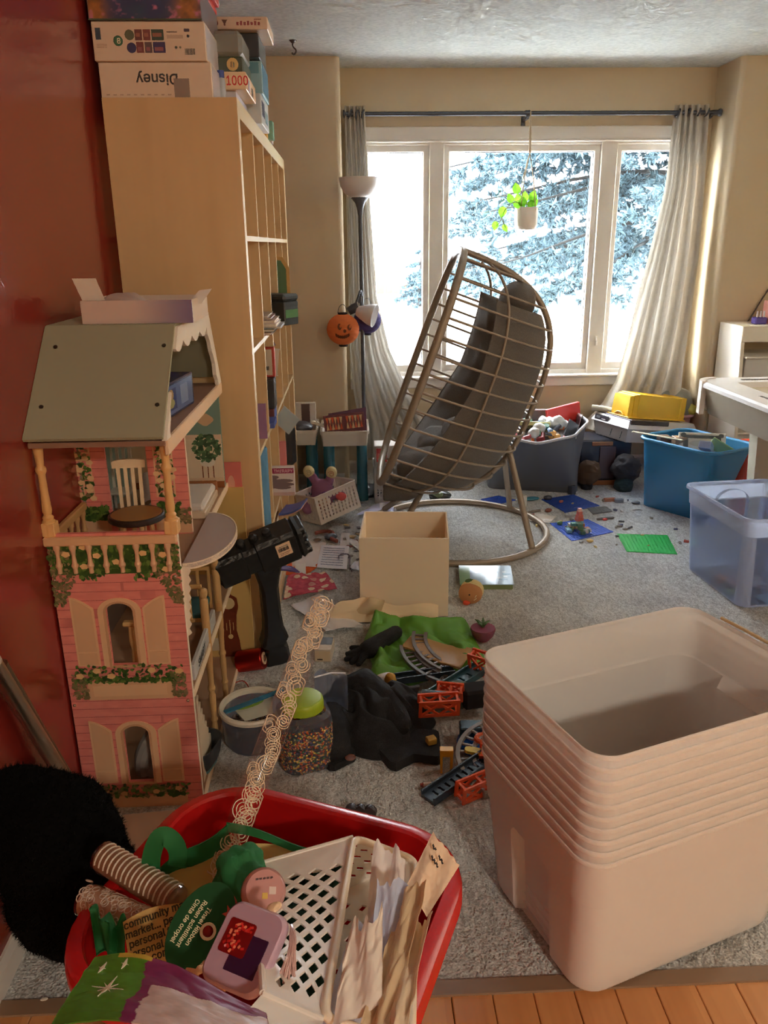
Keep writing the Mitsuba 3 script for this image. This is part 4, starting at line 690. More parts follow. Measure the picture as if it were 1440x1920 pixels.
# third row
k = pbox('red_game', 'red edged game box standing on a black box in the third bookcase row', 'box', (BX1-.12, BX1+.014, c1_+.20, c1_+.235, R2+.172, R2+.29), [(box(BX1-.11, BX1+.004, c1_+.1994, c1_+.20, R2+.18, R2+.282), (206, 190, 170)), (box(BX1-.06, BX1-.01, c1_+.199, c1_+.1996, R2+.20, R2+.215), (60, 54, 50)), (box(BX1-.09, BX1-.03, c1_+.199, c1_+.1996, R2+.225, R2+.25), (140, 130, 118))], col=(178, 62, 52))
pbox('black_box', 'black box under the red edged game in the third bookcase row', 'box', (BX1-.14, BX1+.010, c1_+.16, c1_+.26, R2+.05, R2+.171), [], col=(34, 32, 34)); pbox('maroon_box', 'maroon box at the bottom of the third bookcase row', 'box', (BX1-.16, BX1+.006, c1_+.15, c1_+.27, R2, R2+.0495), [(box(BX1+.006, BX1+.0066, c1_+.16, c1_+.26, R2+.006, R2+.044), (70, 90, 160))], col=(92, 42, 40))
book('leaning_book', 'white paged book leaning out of the third bookcase row', -.11, .008, 0, .012, 0, .11, (222, 216, 210), M=trimesh.transformations.translation_matrix((BX1+.01, c1_+.275, R2+.165))@trimesh.transformations.rotation_matrix(.12, [0, 1, 0]))
k = thing('purple_card', 'mauve card tilted above the red edged game in the bookcase', 'card'); add(k, xf(box(0, .07, 0, .002, 0, .055), (BX1-.05, c2_+.02, R2+.24), ry=-35), 'plastic', (150, 130, 150))
k = thing('purple_book', 'white and mauve book peeking out of the nearest third row compartment', 'book'); add(k+'__cover', box(BX1-.09, BX1+.006, c0+.20, c0+.21, R2+.0, R2+.13, .001), 'plastic', (150, 110, 150)); add(k+'__pages', box(BX1-.09, BX1+.004, c0+.2105, c0+.225, R2, R2+.125), 'matte', (226, 216, 214))
k = thing('blue_greeting_card', 'pale blue diamond shaped card hanging over the third bookcase shelf edge', 'card'); add(k, xf(box(-.045, .045, 0, .0016, -.045, .045), (BX1+.035, c2_+.03, R2-.045), ry=38, rz=-22), 'plastic', (196, 214, 226))
k = thing('blue_notebook', 'blue notebook with a white label in the third bookcase row', 'notebook'); add(k, [(box(BX1-.10, BX1+.016, c1_+.02, c1_+.14, R2-.0+.0, R2+.022), (66, 82, 150)), (box(BX1-.06, BX1+.0, c1_+.0195, c1_+.0201, R2+.004, R2+.018), (220, 210, 190))], 'plastic', smooth=False)
# fourth and fifth rows
def _blue(p, n, uv): return mikit.mix(L3((70, 124, 170)), L3((108, 160, 196)), mikit.fbm(p.x*40, p.z*14, p.y*40))
bsdf('blue_foam', base_color=mikit.proc(_blue), roughness=.7)
k = thing('blue_foam_roll', 'long blue foam roll standing at the front of the lowest bookcase rows', 'foam roll'); add(k, tube([(BX1-.045, c0+.24, .052), (BX1-.035, c0+.22, .36), (BX1-.04, c0+.17, .40)], [.034, .032, .03], 18), 'blue_foam') if False else add(k, xf(lathe([(0, 0), (.030, 0), (.033, .004), (.033, .325), (.03, .330), (.012, .330), (.010, .31), (0, .31)], 24), (BX1-.026, c0+.16, R3)), 'blue_foam')
k = thing('blue_foam_roll', 'lower blue foam roll in the bottom compartment of the bookcase', 'foam roll'); add(k, xf(lathe([(0, 0), (.030, 0), (.033, .004), (.033, .31), (.03, .315), (0, .315)], 24), (BX1-.02, c0+.19, R4)), 'blue_foam')
pbox('pink_box', 'tall pink box standing in the fourth bookcase row', 'box', (BX1-.16, BX1+.006, c2_+.27, c2_+.295, R3, R3+.155), [], col=(232, 142, 142), M=None)
k = thing('black_case', 'black rounded case standing at the front edge of the fourth bookcase row', 'case'); add(k+'__body', box(BX1-.12, BX1+.042, c3+.06, c3+.10, R3, R3+.20, .02), 'plastic', (38, 36, 36)); add(k+'__tag', box(BX1-.0, BX1+.014, c3+.07, c3+.08, R3+.2005, R3+.22), 'matte', (214, 200, 180))
pk_ = pbox('therapy_glove_box', 'white box with a maroon band lettered THERAPY and a grey glove picture in the bookcase', 'box', (BX1-.20, BX1+.038, c1_+.22, c1_+.26, R3-.155+.0, R3-.016-.002), [], col=(222, 208, 204)) if False else None
zt = R3+.0005
k = pbox('therapy_glove_box', 'white box with a maroon band and a grey glove picture in the bookcase', 'box', (BX1-.13, BX1+.066, c1_+.27, c1_+.31, zt, zt+.125), [(fr(BX1-.128, BX1+.064, zt+.100, zt+.123, c1_+.27), (150, 48, 84)), (ftext('THERAPY', .013, BX1-.022, c1_+.2694, zt+.105, True), (228, 190, 200)), (fp(unary_union([E2(0, 0, .045, .022), E2(.05, .012, .04, .008), E2(.052, -.004, .042, .008), E2(.045, -.018, .036, .008), E2(.0, .028, .03, .009)]), BX1-.030, c1_+.27, zt+.055), (120, 100, 104)), (fr(BX1-.128, BX1+.064, zt+.002, zt+.016, c1_+.27), (206, 176, 168))], col=(224, 212, 210))
z = R4
for i, (t, c, d, lb) in enumerate(((.090, (216, 204, 190), -.03, 'white binder at the bottom'), (.030, (226, 214, 204), -.01, 'white folder above the binder'), (.022, (190, 84, 40), .012, 'orange folder'), (.030, (96, 104, 60), .0, 'olive book'), (.030, (180, 190, 120), -.01, 'pale green book'), (.034, (84, 88, 62), -.005, 'dark olive book'), (.045, (120, 80, 60), -.03, 'brown box file'))):
    book('folder', lb+' of the pile under the glove box in the bookcase', BX1-.22+d, BX1+.022+d, c1_+.04, c1_+.27, z, t, c, cat_='book'); z += t+.0006
k = thing('open_magazine', 'blue and red magazine hanging out of the lowest bookcase rows', 'magazine')
add(k, [(xf(grid(lambda u, v: (.10*u, .13*(v-.5), -.02*u+.03*u*u), 10, 4, .006), (BX1+.012, c1_+.22, R3-.045), ry=-14, rz=-10), (66, 84, 150)), (xf(grid(lambda u, v: (.10*u, .13*(v-.5), -.02*u+.03*u*u-.0075), 10, 4, .004), (BX1+.012, c1_+.22, R3-.045), ry=-14, rz=-10), (196, 150, 140))], 'plastic')
# ---------------------------------------------------------------- hammer, ribbon roll, papers at the foot of the bookcase
def _wornblack(p, n, uv): return L3((22, 21, 21))*(.7+.7*mikit.fbm(p.x*60, p.y*60, p.z*60))
bsdf('black_rubber', base_color=mikit.proc(_wornblack), roughness=.42, specular=.5, bump=(lambda p, n, uv: mikit.fbm(p.x*70, p.y*70, p.z*70, 3), .006))
k = thing('toy_hammer', 'big black plastic toy hammer standing on its handle against the bookcase', 'toy hammer')
hc = np.array([-.285, 2.385, .512]); ax = np.array([.215, .06, .068]); ax /= np.linalg.norm(ax); hd = np.array([.03, .36, -1.0]); hd -= ax*(hd@ax); hd /= np.linalg.norm(hd); sd = np.cross(ax, hd)
M = np.eye(4); M[:3, 0], M[:3, 1], M[:3, 2], M[:3, 3] = ax, sd, -hd, hc      # x along the head, z up it
def oct_(w, h, c): return [(-w+c, -h), (w-c, -h), (w, -h+c), (w, h-c), (w-c, h), (-w+c, h), (-w, h-c), (-w, -h+c)]
def head(secs): return loft([np.array([(x, a, b) for a, b in oct_(w, h, .012)]) for x, w, h in secs], True, True)
add(k+'__head', head([(-.168, .036, .045), (-.160, .046, .058), (-.075, .046, .058), (-.070, .040, .050), (-.030, .040, .050), (-.026, .048, .062), (.098, .048, .062), (.104, .042, .055), (.110, .048, .062), (.124, .044, .056)]), 'black_rubber', smooth=30, M=M)
for x, zz_ in ((.126, .046), (.128, .018), (.126, -.012), (.130, -.042)): add(k+'__tooth', box(x-.012, x+.012, -.04, .04, zz_-.011, zz_+.011, .005), 'black_rubber', smooth=30, M=M)
for x in (-.115, -.065, -.022, .022): add(k+'__knob', xf(lathe([(0, -.02), (.013, -.02), (.0145, .0), (.013, .010), (.007, .014), (0, .014)], 18), (x, 0, .064)), 'black_rubber', smooth=40, M=M)
add(k+'__sticker', box(.030, .078, -.0495, -.048, -.012, .040), 'matte', (232, 200, 170), M=M)
add(k+'__sticker_print', [(box(.036+.0035*i, .038+.0035*i+.0006*(i % 3), -.0501, -.0494, .010, .024), (60, 52, 50)) for i in range(10)]+[(box(.040, .070, -.0501, -.0494, .028, .030), (110, 120, 130)), (box(.038, .072, -.0501, -.0494, .000, .002), (150, 120, 110)), (box(.038, .066, -.0501, -.0494, -.006, -.004), (150, 120, 110))], 'matte', smooth=False, M=M)
a = np.array([0, 0, -.05]); secs = []
foot = np.array([-.295, 2.60, .0]); L = np.linalg.norm(foot-hc); inv = np.linalg.inv(M); fl_ = (inv@np.r_[foot, 1])[:3]
def hand(s, w, d): c = fl_*s; return np.array([(c[0]+x, c[1]+y, c[2]) for x, y in np.array(oct_(w, d, .010))])
add(k+'__handle', loft([hand(.08, .050, .036), hand(.15, .044, .034), hand(.22, .036, .030), hand(.30, .030, .028), hand(.55, .031, .028), hand(.68, .036, .028), hand(.78, .050, .032), hand(.80, .044, .032), hand(.83, .036, .030), hand(.85, .044, .034), hand(.985, .050, .040)], True, True), 'black_rubber', smooth=30, M=M)
k = thing('ribbon_roll', 'roll of glossy red ribbon on the carpet beside the black hammer', 'ribbon roll')
rc = np.array([-.375, 2.53, .040]); add(k+'__roll', xf(lathe([(.012, -.048), (.036, -.048), (.0385, -.044), (.0385, .044), (.036, .048), (.012, .048)], 36), rc, ry=78, rz=-10), 'metal', (196, 52, 44), smooth=40)
add(k+'__core', xf(lathe([(.012, -.05), (.022, -.05), (.022, .05), (.012, .05)], 24), rc, ry=78, rz=-10), 'matte', (214, 180, 150))
for i in range(3): add(k+'__curl', tube(spline([(-.42+.03*i, 2.44-.07*i, .004), (-.39+.03*i, 2.42-.07*i, .020), (-.37+.02*i, 2.36-.05*i, .006), (-.41, 2.33-.06*i, .012), (-.44+.04*i, 2.37-.08*i, .005)], 24), .0018, 5), 'plastic', (176, 52, 48))
# ---------------------------------------------------------------- egg chair
bsdf('taupe_metal', base_color=rgb((150, 134, 116)), roughness=.42, metallic=.25, specular=.5)
bsdf('grey_cushion', base_color=mikit.proc(lambda p, n, uv: mikit.mix(L3((86, 79, 71)), L3((106, 98, 90)), mikit.noise(p.x*400, p.y*400, p.z*400))), roughness=.95, specular=.2, sheen=.3)
k = thing('egg_chair', 'grey metal wire egg chair with a dark cushion facing left in front of the window', 'chair')
EC = np.array([.335, 3.90, .862]); EYAW = math.radians(-3)
Lv = np.array([.341, 0, .940]); Dv = np.array([.940, 0, -.341]); Yv = np.array([0, 1.0, 0])
def rot(v): c, s = math.cos(EYAW), math.sin(EYAW); return np.stack([v[..., 0]*c-v[..., 1]*s, v[..., 0]*s+v[..., 1]*c, v[..., 2]], -1)
def egg(L, y, D): return EC+rot(np.multiply.outer(np.asarray(L, float), Lv)+np.multiply.outer(np.asarray(y, float), Yv)+np.multiply.outer(np.asarray(D, float), Dv))
EA, EB, ED = .578, .455, .60
pr_ = lambda L, n: np.maximum(1-np.abs(L/EA)**n, 0)**(1/n)
add(k+'__seam', tube([egg(EA-.02, 0, .012), egg(EA-.06, 0, .010)], .012, 8), 'taupe_metal') if False else None
th = np.linspace(0, 2*math.pi, 96, endpoint=False); sg_ = lambda v, p: np.sign(v)*np.abs(v)**p
add(k+'__rim', tube(egg(EA*sg_(np.sin(th), .72), EB*sg_(np.cos(th), .72), 0*th), .0185, 12, closed=True), 'taupe_metal', smooth=True)
ph = np.linspace(-math.pi/2, math.pi/2, 60); add(k+'__spine', tube(egg(EA*sg_(np.sin(ph), .70), 0*ph, ED*np.abs(np.cos(ph))**.70), .0145, 12), 'taupe_metal', smooth=True)
sup = lambda L: pr_(L, 2.9)
RIBS = np.r_[np.linspace(-.545, .545, 14)]
for L in RIBS:
    q = np.linspace(-math.pi/2, math.pi/2, 40); f = sup(L); fb = pr_(L, 2.9)
    add(k+'__rib', tube(egg(L+0*q, EB*fb*np.sin(q), ED*f*np.cos(q)), .0058, 7), 'taupe_metal', smooth=True)
for a in (-60, 60):
    ph2 = np.linspace(-1.28, 1.28, 50); L = EA*sg_(np.sin(ph2), .72); f = sup(L); t = math.radians(a)
    add(k+'__meridian', tube(egg(L, EB*f*math.sin(t), ED*f*math.cos(t)), .0065, 7), 'taupe_metal', smooth=True)
add(k+'__ring', tube(np.stack([.525+.475*np.cos(th), 3.905+.475*np.sin(th), .0165+0*th], 1), .0165, 12, closed=True), 'taupe_metal', smooth=True)
def on_ring(a): return np.array([.525+.475*math.cos(math.radians(a)), 3.905+.475*math.sin(math.radians(a)), .03])
for a, tp in ((-45, (.775, 3.815, .470)), (42, (.775, 3.985, .475)), (-138, (.345, 3.84, .245)), (138, (.345, 3.96, .25))):
    add(k+'__leg', tube([on_ring(a), np.array(tp)], .0155, 12), 'taupe_metal')
add(k+'__brace', tube([(.775, 3.815, .470), (.79, 3.9, .455), (.775, 3.985, .475)], .0145, 10), 'taupe_metal'); add(k+'__brace', tube([(.345, 3.84, .245), (.345, 3.9, .235), (.345, 3.96, .25)], .0145, 10), 'taupe_metal')
def cush(u, v):
    Lq = -.555+.985*u; th_ = (v-.5)*2*np.radians(80-14*np.clip(u*1.6, 0, 1)); f = sup(Lq)*.955
    return Lq, EB*f*np.sin(th_), ED*f*np.cos(th_)
def thick(u, v):
    t = .05+.06*np.sin(math.pi*np.clip(u*.95+.05, 0, 1))**.7+.14*np.exp(-((u-.12)/.12)**2)+.04*np.exp(-((u-.92)/.10)**2)
    edge = np.minimum(1, np.minimum(v, 1-v)*9)**.5*np.minimum(1, np.minimum(u+.03, 1.03-u)*12)**.5
    return t*edge*(1+.16*np.abs(np.sin(math.pi*5*u))*np.abs(np.sin(math.pi*3*v)))
nu, nv = 70, 60
U, V = np.meshgrid(np.linspace(0, 1, nu), np.linspace(0, 1, nv), indexing='ij')
Lq, yq, Dq = cush(U, V); O_ = egg(Lq, yq, Dq)
cen = egg(Lq*.85, 0*yq, .12+0*Dq); dirn = cen-O_; dirn /= np.linalg.norm(dirn, axis=-1, keepdims=True); wr = (meshkit.fbm(O_*9, 4, 2)-.5)*.06
I_ = O_+dirn*(thick(U, V)+wr*np.minimum(1, np.minimum(V, 1-V)*6))[..., None]; O_ = O_+dirn*(.004+.010*(meshkit.fbm(O_*14, 3, 8)))[..., None]
n = nu*nv; idx = np.arange(n).reshape(nu, nv); i, j = np.meshgrid(np.arange(nu-1), np.arange(nv-1), indexing='ij')
qd = np.stack([idx[i, j], idx[i+1, j], idx[i+1, j+1], idx[i, j+1]], -1).reshape(-1, 4); f = np.vstack([qd[:, [0, 1, 2]], qd[:, [0, 2, 3]]])
ringi = np.r_[idx[:, 0], idx[-1, 1:], idx[-2::-1, -1], idx[0, -2:0:-1]]; r2 = np.roll(ringi, -1)
cm = trimesh.Trimesh(np.vstack([O_.reshape(-1, 3), I_.reshape(-1, 3)]), np.vstack([f[:, ::-1], f+n, np.stack([ringi, r2, r2+n], 1), np.stack([ringi, r2+n, ringi+n], 1)]), process=False)
ck = add(k+'__cushion', cm, 'grey_cushion', smooth=True)
add(ck+'__headrest', bumpy(sphere(1, (0, 0, 0), 3, (.085, .15, .085)), .012, 14, 1), 'grey_cushion', smooth=True, M=trimesh.transformations.translation_matrix(egg(.455, 0, .33)))
for L, y, D, s in ((-.44, -.10, .20, (.15, .16, .10)), (-.36, .12, .26, (.13, .17, .10)), (-.24, -.02, .33, (.12, .20, .10))):
    add(ck+'__tuft', bumpy(sphere(1, (0, 0, 0), 3, s), .022, 11, int(D*100)), 'grey_cushion', smooth=True, M=trimesh.transformations.translation_matrix(egg(L, y, D)))
P = [egg(L, y, D) for L, y, D in ((-.50, -.20, .04), (-.50, .16, .04), (-.60, -.18, .03), (-.60, .14, .03), (-.56, -.20, .20), (-.56, .14, .20), (-.665, -.14, .05), (-.665, .10, .05), (-.615, -.17, .16), (-.615, .12, .16))]
hm = tm(m3.Manifold.hull_points(np.array(P)).refine_to_length(.025)); hm.merge_vertices(); trimesh.smoothing.filter_taubin(hm, iterations=8); add(ck+'__flap', bumpy(hm, .006, 20, 4), 'grey_cushion', smooth=True)
# ---------------------------------------------------------------- toy bins and tables by the window
def outline(pts, r=.05, n=72):
    p = Polygon(pts).buffer(-r).buffer(r, 12) if r else Polygon(pts); c = np.array(p.centroid.coords[0]); b = np.array(p.exterior.coords)
    from shapely.geometry import LineString
    L = p.exterior.length; q = np.array([p.exterior.interpolate(L*i/n).coords[0] for i in range(n)])
    if Polygon(q).exterior.is_ccw is False: q = q[::-1]
    a = np.arctan2(q[:, 1]-c[1], q[:, 0]-c[0]); k = int(np.argmin(np.abs(a))); return np.roll(q, -k, 0)
def offs(o, d):
    c = np.roll(o, -1, 0)-np.roll(o, 1, 0); nrm = np.stack([c[:, 1], -c[:, 0]], 1); nrm /= np.linalg.norm(nrm, axis=1, keepdims=True); return o+nrm*d
def tub(k, bot, top, zt, col, rimcol=None, mat='plastic', lip=.012, th=.004, z0=0.0, ribs=()):
    """an open tub from the outline bot at z0 to the outline top at the heights zt"""
    zt = np.broadcast_to(zt, (len(top),)); R = []
    for t in np.linspace(0, 1, 9): o = bot*(1-t)+top*t; R.append(np.column_stack([o, z0+(zt-z0)*t]))
    I = [np.column_stack([offs(r[:, :2], -th), r[:, 2] if i else r[:, 2]+th]) for i, r in enumerate(R)]
    add(k+'__body', loft(R+I[::-1], True, True), mat, col, smooth=40)
    P = np.column_stack([offs(top, lip*.4), zt]); add(k+'__rim', tube(P, lip*.55, 8, closed=True), mat, rimcol or col, smooth=True)
k = thing('toy_tote', 'big dark grey plastic tote heaped with toys behind the egg chair', 'tote')
bot = outline([(.83, 4.67), (1.36, 4.53), (1.40, 4.86), (.88, 4.96)], .06); top = outline([(1.40, 4.60), (1.27, 4.41), (1.04, 4.33), (.90, 4.40), (.79, 4.56), (.77, 4.84), (.92, 4.97), (1.40, 4.93)], .05)
zt = np.interp(top[:, 1], [4.3, 4.45, 4.62], [.355, .395, .425]); tub(k, bot, top, zt, (78, 78, 82), (186, 186, 192), lip=.016)
rg = np.random.default_rng(21); PALT = [(226, 130, 70), (206, 200, 110), (120, 150, 190), (190, 190, 186), (150, 60, 60), (70, 110, 90), (236, 226, 206), (96, 84, 120), (60, 62, 70), (214, 160, 90)]
for i in range(46):
    x, y = .95+.36*rg.random(), 4.45+.40*rg.random(); c = PALT[i % len(PALT)]; s = .018+.022*rg.random(); q = thing('toy_piece', f"small {['orange', 'pale yellow', 'light blue', 'light grey', 'dark red', 'green', 'cream', 'purple', 'charcoal', 'ochre'][i % 10]} {['block', 'lump', 'stick', 'cone'][i % 4]} in the toy heap of the dark grey tote", 'toy', 'toy pieces heaped in the grey tote')
    m = [lambda: cbox(s*2, s*1.3, s*.8, .003), lambda: bumpy(sphere(s, sub=2), s*.3, 40, i), lambda: tube([(-s*1.6, 0, 0), (0, s*.3, 0), (s*1.6, 0, 0)], s*.35, 8), lambda: lathe([(0, 0), (s*.9, 0), (s*.7, s), (0, s)], 10)][i % 4]()
    add(q, xf(m, (x, y, .345+.045*rg.random()+.04*(y-4.45)), rz=rg.random()*360, rx=rg.random()*50, ry=rg.random()*40), 'plastic', c)
k = thing('toy_heap', 'dark filling of toys under the loose pieces in the grey tote', 'toys', kind='stuff')
add(k, bumpy(xf(loft([np.column_stack([offs(bot*.4+top*.6, -.03), zt*.6]), np.column_stack([offs(bot*.15+top*.85, -.03), zt*.85]), np.column_stack([offs(bot*.15+top*.85, -.12), zt*.9])], True, True)), .008, 30, 2), 'matte', (92, 84, 80))
pbox('red_tray', 'red tray standing up at the back of the grey tote', 'tray', (-.115, .115, -.012, .012, -.01, .115), [], col=(214, 60, 50), M=trimesh.transformations.translation_matrix((1.315, 4.80, .37))@trimesh.transformations.rotation_matrix(.30, [0, 0, 1])@trimesh.transformations.rotation_matrix(-.15, [0, 1, 0]))
k = thing('plastic_bag', 'crumpled white plastic bag in the grey tote in front of the red tray', 'plastic bag'); add(k, bumpy(sphere(1, (1.22, 4.68, .405), 4, (.085, .06, .035)), .03, 22, 6), 'gloss', (216, 226, 232), smooth=30)
pbox('olive_box', 'pale olive flat box lying in the grey tote', 'box', (-.13, .13, -.04, .04, -.012, .012), [(box(-.04, -.005, -.0406, -.04, -.003, .003), (90, 96, 70))], col=(196, 196, 140), M=trimesh.transformations.translation_matrix((1.06, 4.66, .395))@trimesh.transformations.rotation_matrix(-.2, [0, 0, 1])@trimesh.transformations.rotation_matrix(-.5, [1, 0, 0]))
pbox('grey_plate', 'dark grey studded plate stuck upright in the grey tote', 'toy plate', (-.05, .05, -.004, .004, -.05, .05), [], col=(66, 70, 78), M=trimesh.transformations.translation_matrix((1.275, 4.49, .40))@trimesh.transformations.rotation_matrix(.65, [0, 0, 1])@trimesh.transformations.rotation_matrix(.5, [0, 1, 0]))
k = thing('white_print_card', 'white card with red print against the right end of the grey tote', 'card'); add(k, [(box(-.045, .045, -.001, .001, 0, .10), (226, 218, 226)), (box(-.015, .01, -.0016, .0, .03, .07), (196, 120, 120))], 'plastic', smooth=False, M=trimesh.transformations.translation_matrix((1.375, 4.70, .345))@trimesh.transformations.rotation_matrix(1.2, [0, 0, 1])@trimesh.transformations.rotation_matrix(.2, [1, 0, 0]))
# dark chest and plush balls under the grey case
k = thing('toy_chest', 'dark navy toy chest with worn orange trim under the grey case', 'toy chest')
add(k+'__body', box(1.40, 1.72, 4.70, 4.95, 0, .285, .01), 'plastic', (15, 17, 32)); add(k+'__trim', box(1.47, 1.60, 4.692, 4.70, .25, .275, .003), 'plastic', (120, 76, 40)); add(k+'__trim', box(1.47, 1.64, 4.688, 4.70, .0, .03, .003), 'plastic', (140, 84, 44)); add(k+'__panel', box(1.52, 1.62, 4.69, 4.70, .04, .245, .003), 'plastic', (58, 44, 50))
for lb, p, r, c in (('brown shaggy plush ball beside the dark chest', (1.435, 4.625, .10), .075, (60, 44, 32)), ('dark grey shaggy plush ball between the chest and the blue tote', (1.66, 4.60, .13), .085, (40, 38, 40)), ('black toy lump on the carpet below the brown plush', (1.43, 4.62, .018), .035, (30, 30, 34)), ('dark green plush lump on the carpet beside the blue tote', (1.645, 4.57, .035), .055, (34, 44, 44))):
    q = thing('plush_ball', lb, 'plush toy'); add(q, bumpy(sphere(r, p, 4), r*.22, 30, int(r*999)), 'cloth', c)
# grey lidded case with a dark panel, tilted
k = thing('grey_case', 'grey plastic case with a black panel lying across the chest behind the blue tote', 'case')
M = trimesh.transformations.translation_matrix((1.635, 4.585, .292))@trimesh.transformations.rotation_matrix(math.radians(22), [0, 0, 1])@trimesh.transformations.rotation_matrix(math.radians(8), [0, 1, 0])
add(k+'__tray', hull([(.02, .02, 0), (.52, .02, 0), (.02, .30, 0), (.52, .30, 0), (0, 0, .085), (.54, 0, .085), (0, .32, .085), (.54, .32, .085)]), 'plastic', (176, 172, 170), M=M)
add(k+'__lid', hull([(-.012, -.012, .086), (.552, -.012, .086), (-.012, .332, .086), (.552, .332, .086), (.01, .01, .135), (.53, .01, .135), (.01, .31, .135), (.53, .31, .135)]), 'plastic', (198, 196, 196), M=M)
add(k+'__panel', cat(box(.012, .33, .012, .31, .1352, .141, .002), box(.012, .31, -.006, .03, .112, .1405, .002)), 'gloss', (40, 36, 38), M=M)
for y in (.05, .14): add(k+'__slot', hull([(.0055, y, .06), (.0055, y+.006, .06), (.016, y+.02, .015), (.016, y+.026, .015), (.012, y, .06), (.02, y+.02, .015)]), 'plastic', (70, 74, 78), M=M)
add(k+'__badge', [(box(-.0105, .0, .18, .30, .095, .125), (48, 44, 52)), (box(-.0112, -.0100, .20, .235, .100, .106), (220, 220, 226)), (box(-.0112, -.0100, .25, .285, .104, .118), (110, 116, 120))], 'plastic', smooth=False, M=M)
k = thing('yellow_bin', 'yellow plastic bin lying upside down on the grey case', 'bin')
M2 = M@trimesh.transformations.translation_matrix((.035, .05, .1415))
def prof(x, w, h): return np.array([(x, -w, 0), (x, w, 0), (x, w*.92, h), (x, -w*.92, h)])
add(k+'__shell', loft([prof(0, .075, .128), prof(.03, .075, .134), prof(.032, .082, .138), prof(.06, .085, .142), prof(.062, .088, .146), prof(.40, .088, .136), prof(.405, .092, .142), prof(.44, .092, .142)], True, True), 'plastic', (234, 186, 44), M=M2@trimesh.transformations.translation_matrix((0, .09, 0)), smooth=20)
add(k+'__lip', cat(box(-.012, .452, -.008, .188, 0, .008, .003), xf(tube([(0, .045, .012), (0, .07, .028), (0, .10, .028), (0, .125, .012)], .005, 6), (-.006, 0, 0))), 'plastic', (236, 190, 52), M=M2)
k = thing('pink_tub', 'small pink tub behind the grey case under the curtain', 'tub'); o = outline([(2.0, 4.93), (2.17, 4.93), (2.17, 5.10), (2.0, 5.10)], .07, 48); tub(k, o, offs(o, .02), .375, (206, 160, 172), lip=.02)
k = thing('stuffed_clear_bag', 'clear bag of green and yellow toys on the pink tub by the curtain', 'bag'); add(k, bumpy(sphere(1, (2.085, 5.0, .43), 3, (.115, .09, .12)), .015, 14, 5), 'gloss', (140, 142, 134)); add(k+'__toy', bumpy(sphere(.04, (2.17, 4.955, .41), 2), .01, 40, 2), 'plastic', (190, 186, 80))
k = thing('rolled_cloth', 'rolled beige cloth on the left end of the grey case', 'cloth'); add(k, tube([M.dot([.05, .22, .158, 1])[:3], M.dot([.02, .28, .16, 1])[:3], M.dot([-.02, .33, .155, 1])[:3]], .020, 12), 'cloth', (190, 186, 168))
# blue tote
k = thing('toy_tote', 'big blue plastic tote with games in it beside the clear bin', 'tote')
bot = outline([(1.645, 4.30), (1.86, 3.99), (2.04, 4.09), (1.85, 4.40)], .05); top = outline([(1.565, 4.20), (1.80, 3.79), (2.11, 3.95), (1.90, 4.37)], .07)
tub(k, bot, top, .42, (42, 116, 166), (56, 138, 190), lip=.018)
MB = trimesh.transformations.translation_matrix((1.86, 4.08, .405))@trimesh.transformations.rotation_matrix(math.radians(-16), [0, 0, 1])@trimesh.transformations.rotation_matrix(math.radians(-28), [1, 0, 0])
k = thing('framed_toy_part', 'white framed black toy part in the blue tote', 'toy part'); add(k, [(box(-.11, .13, -.006, .006, -.10, .06, .003), (214, 210, 198)), (xf(upright(prism(unary_union([sbox(-.085, .028, .105, .045), sbox(-.085, -.09, -.06, .045), sbox(.08, -.09, .105, .045), E2(-.085, .045, .014, .012), E2(.105, .045, .014, .012)]), .002)), (0, -.006, 0)), (40, 44, 42)), (xf(upright(prism(E2(.0, .0, .055, .016), .002)), (0, -.0062, 0)), (190, 190, 180))], 'plastic', smooth=False, M=MB)
pbox('wooden_box', 'brown worn box in the blue tote', 'box', (1.735, 1.80, 4.10, 4.16, .32, .435), [], col=(150, 120, 92)); pbox('brown_game', 'dark brown game box in the back of the blue tote', 'box', (1.68, 1.74, 4.17, 4.23, .32, .425), [], col=(84, 66, 54))
pbox('clear_case', 'pale lilac toy case leaning in the blue tote', 'case', (-.06, .06, -.03, .03, -.02, .02), [], col=(176, 180, 198), mat='gloss', M=trimesh.transformations.translation_matrix((1.86, 3.99, .405))@trimesh.transformations.rotation_matrix(.9, [0, 0, 1])@trimesh.transformations.rotation_matrix(.5, [0, 1, 0]))
pbox('green_card_box', 'narrow green card box leaning in the blue tote', 'box', (-.06, .06, -.008, .008, -.03, .03), [], col=(120, 140, 84), M=trimesh.transformations.translation_matrix((1.93, 3.98, .405))@trimesh.transformations.rotation_matrix(-.5, [0, 0, 1])@trimesh.transformations.rotation_matrix(.5, [0, 1, 0]))
k = thing('beige_strip', 'long beige strip lying along the left rim of the blue tote', 'strip'); add(k, xf(box(-.15, .15, -.012, .012, 0, .006, .002), (1.655, 4.165, .43), rz=-50), 'plastic', (190, 184, 160))
k = thing('toy_filling', 'jumble of dark toys filling the blue tote', 'toys', kind='stuff'); add(k, bumpy(loft([np.column_stack([offs(bot*.5+top*.5, -.03), np.full(72, .21)]), np.column_stack([offs(bot*.2+top*.8, -.03), np.full(72, .335)]), np.column_stack([offs(bot*.2+top*.8, -.13), np.full(72, .35)])], True, True), .012, 22, 3), 'matte', (70, 70, 72))
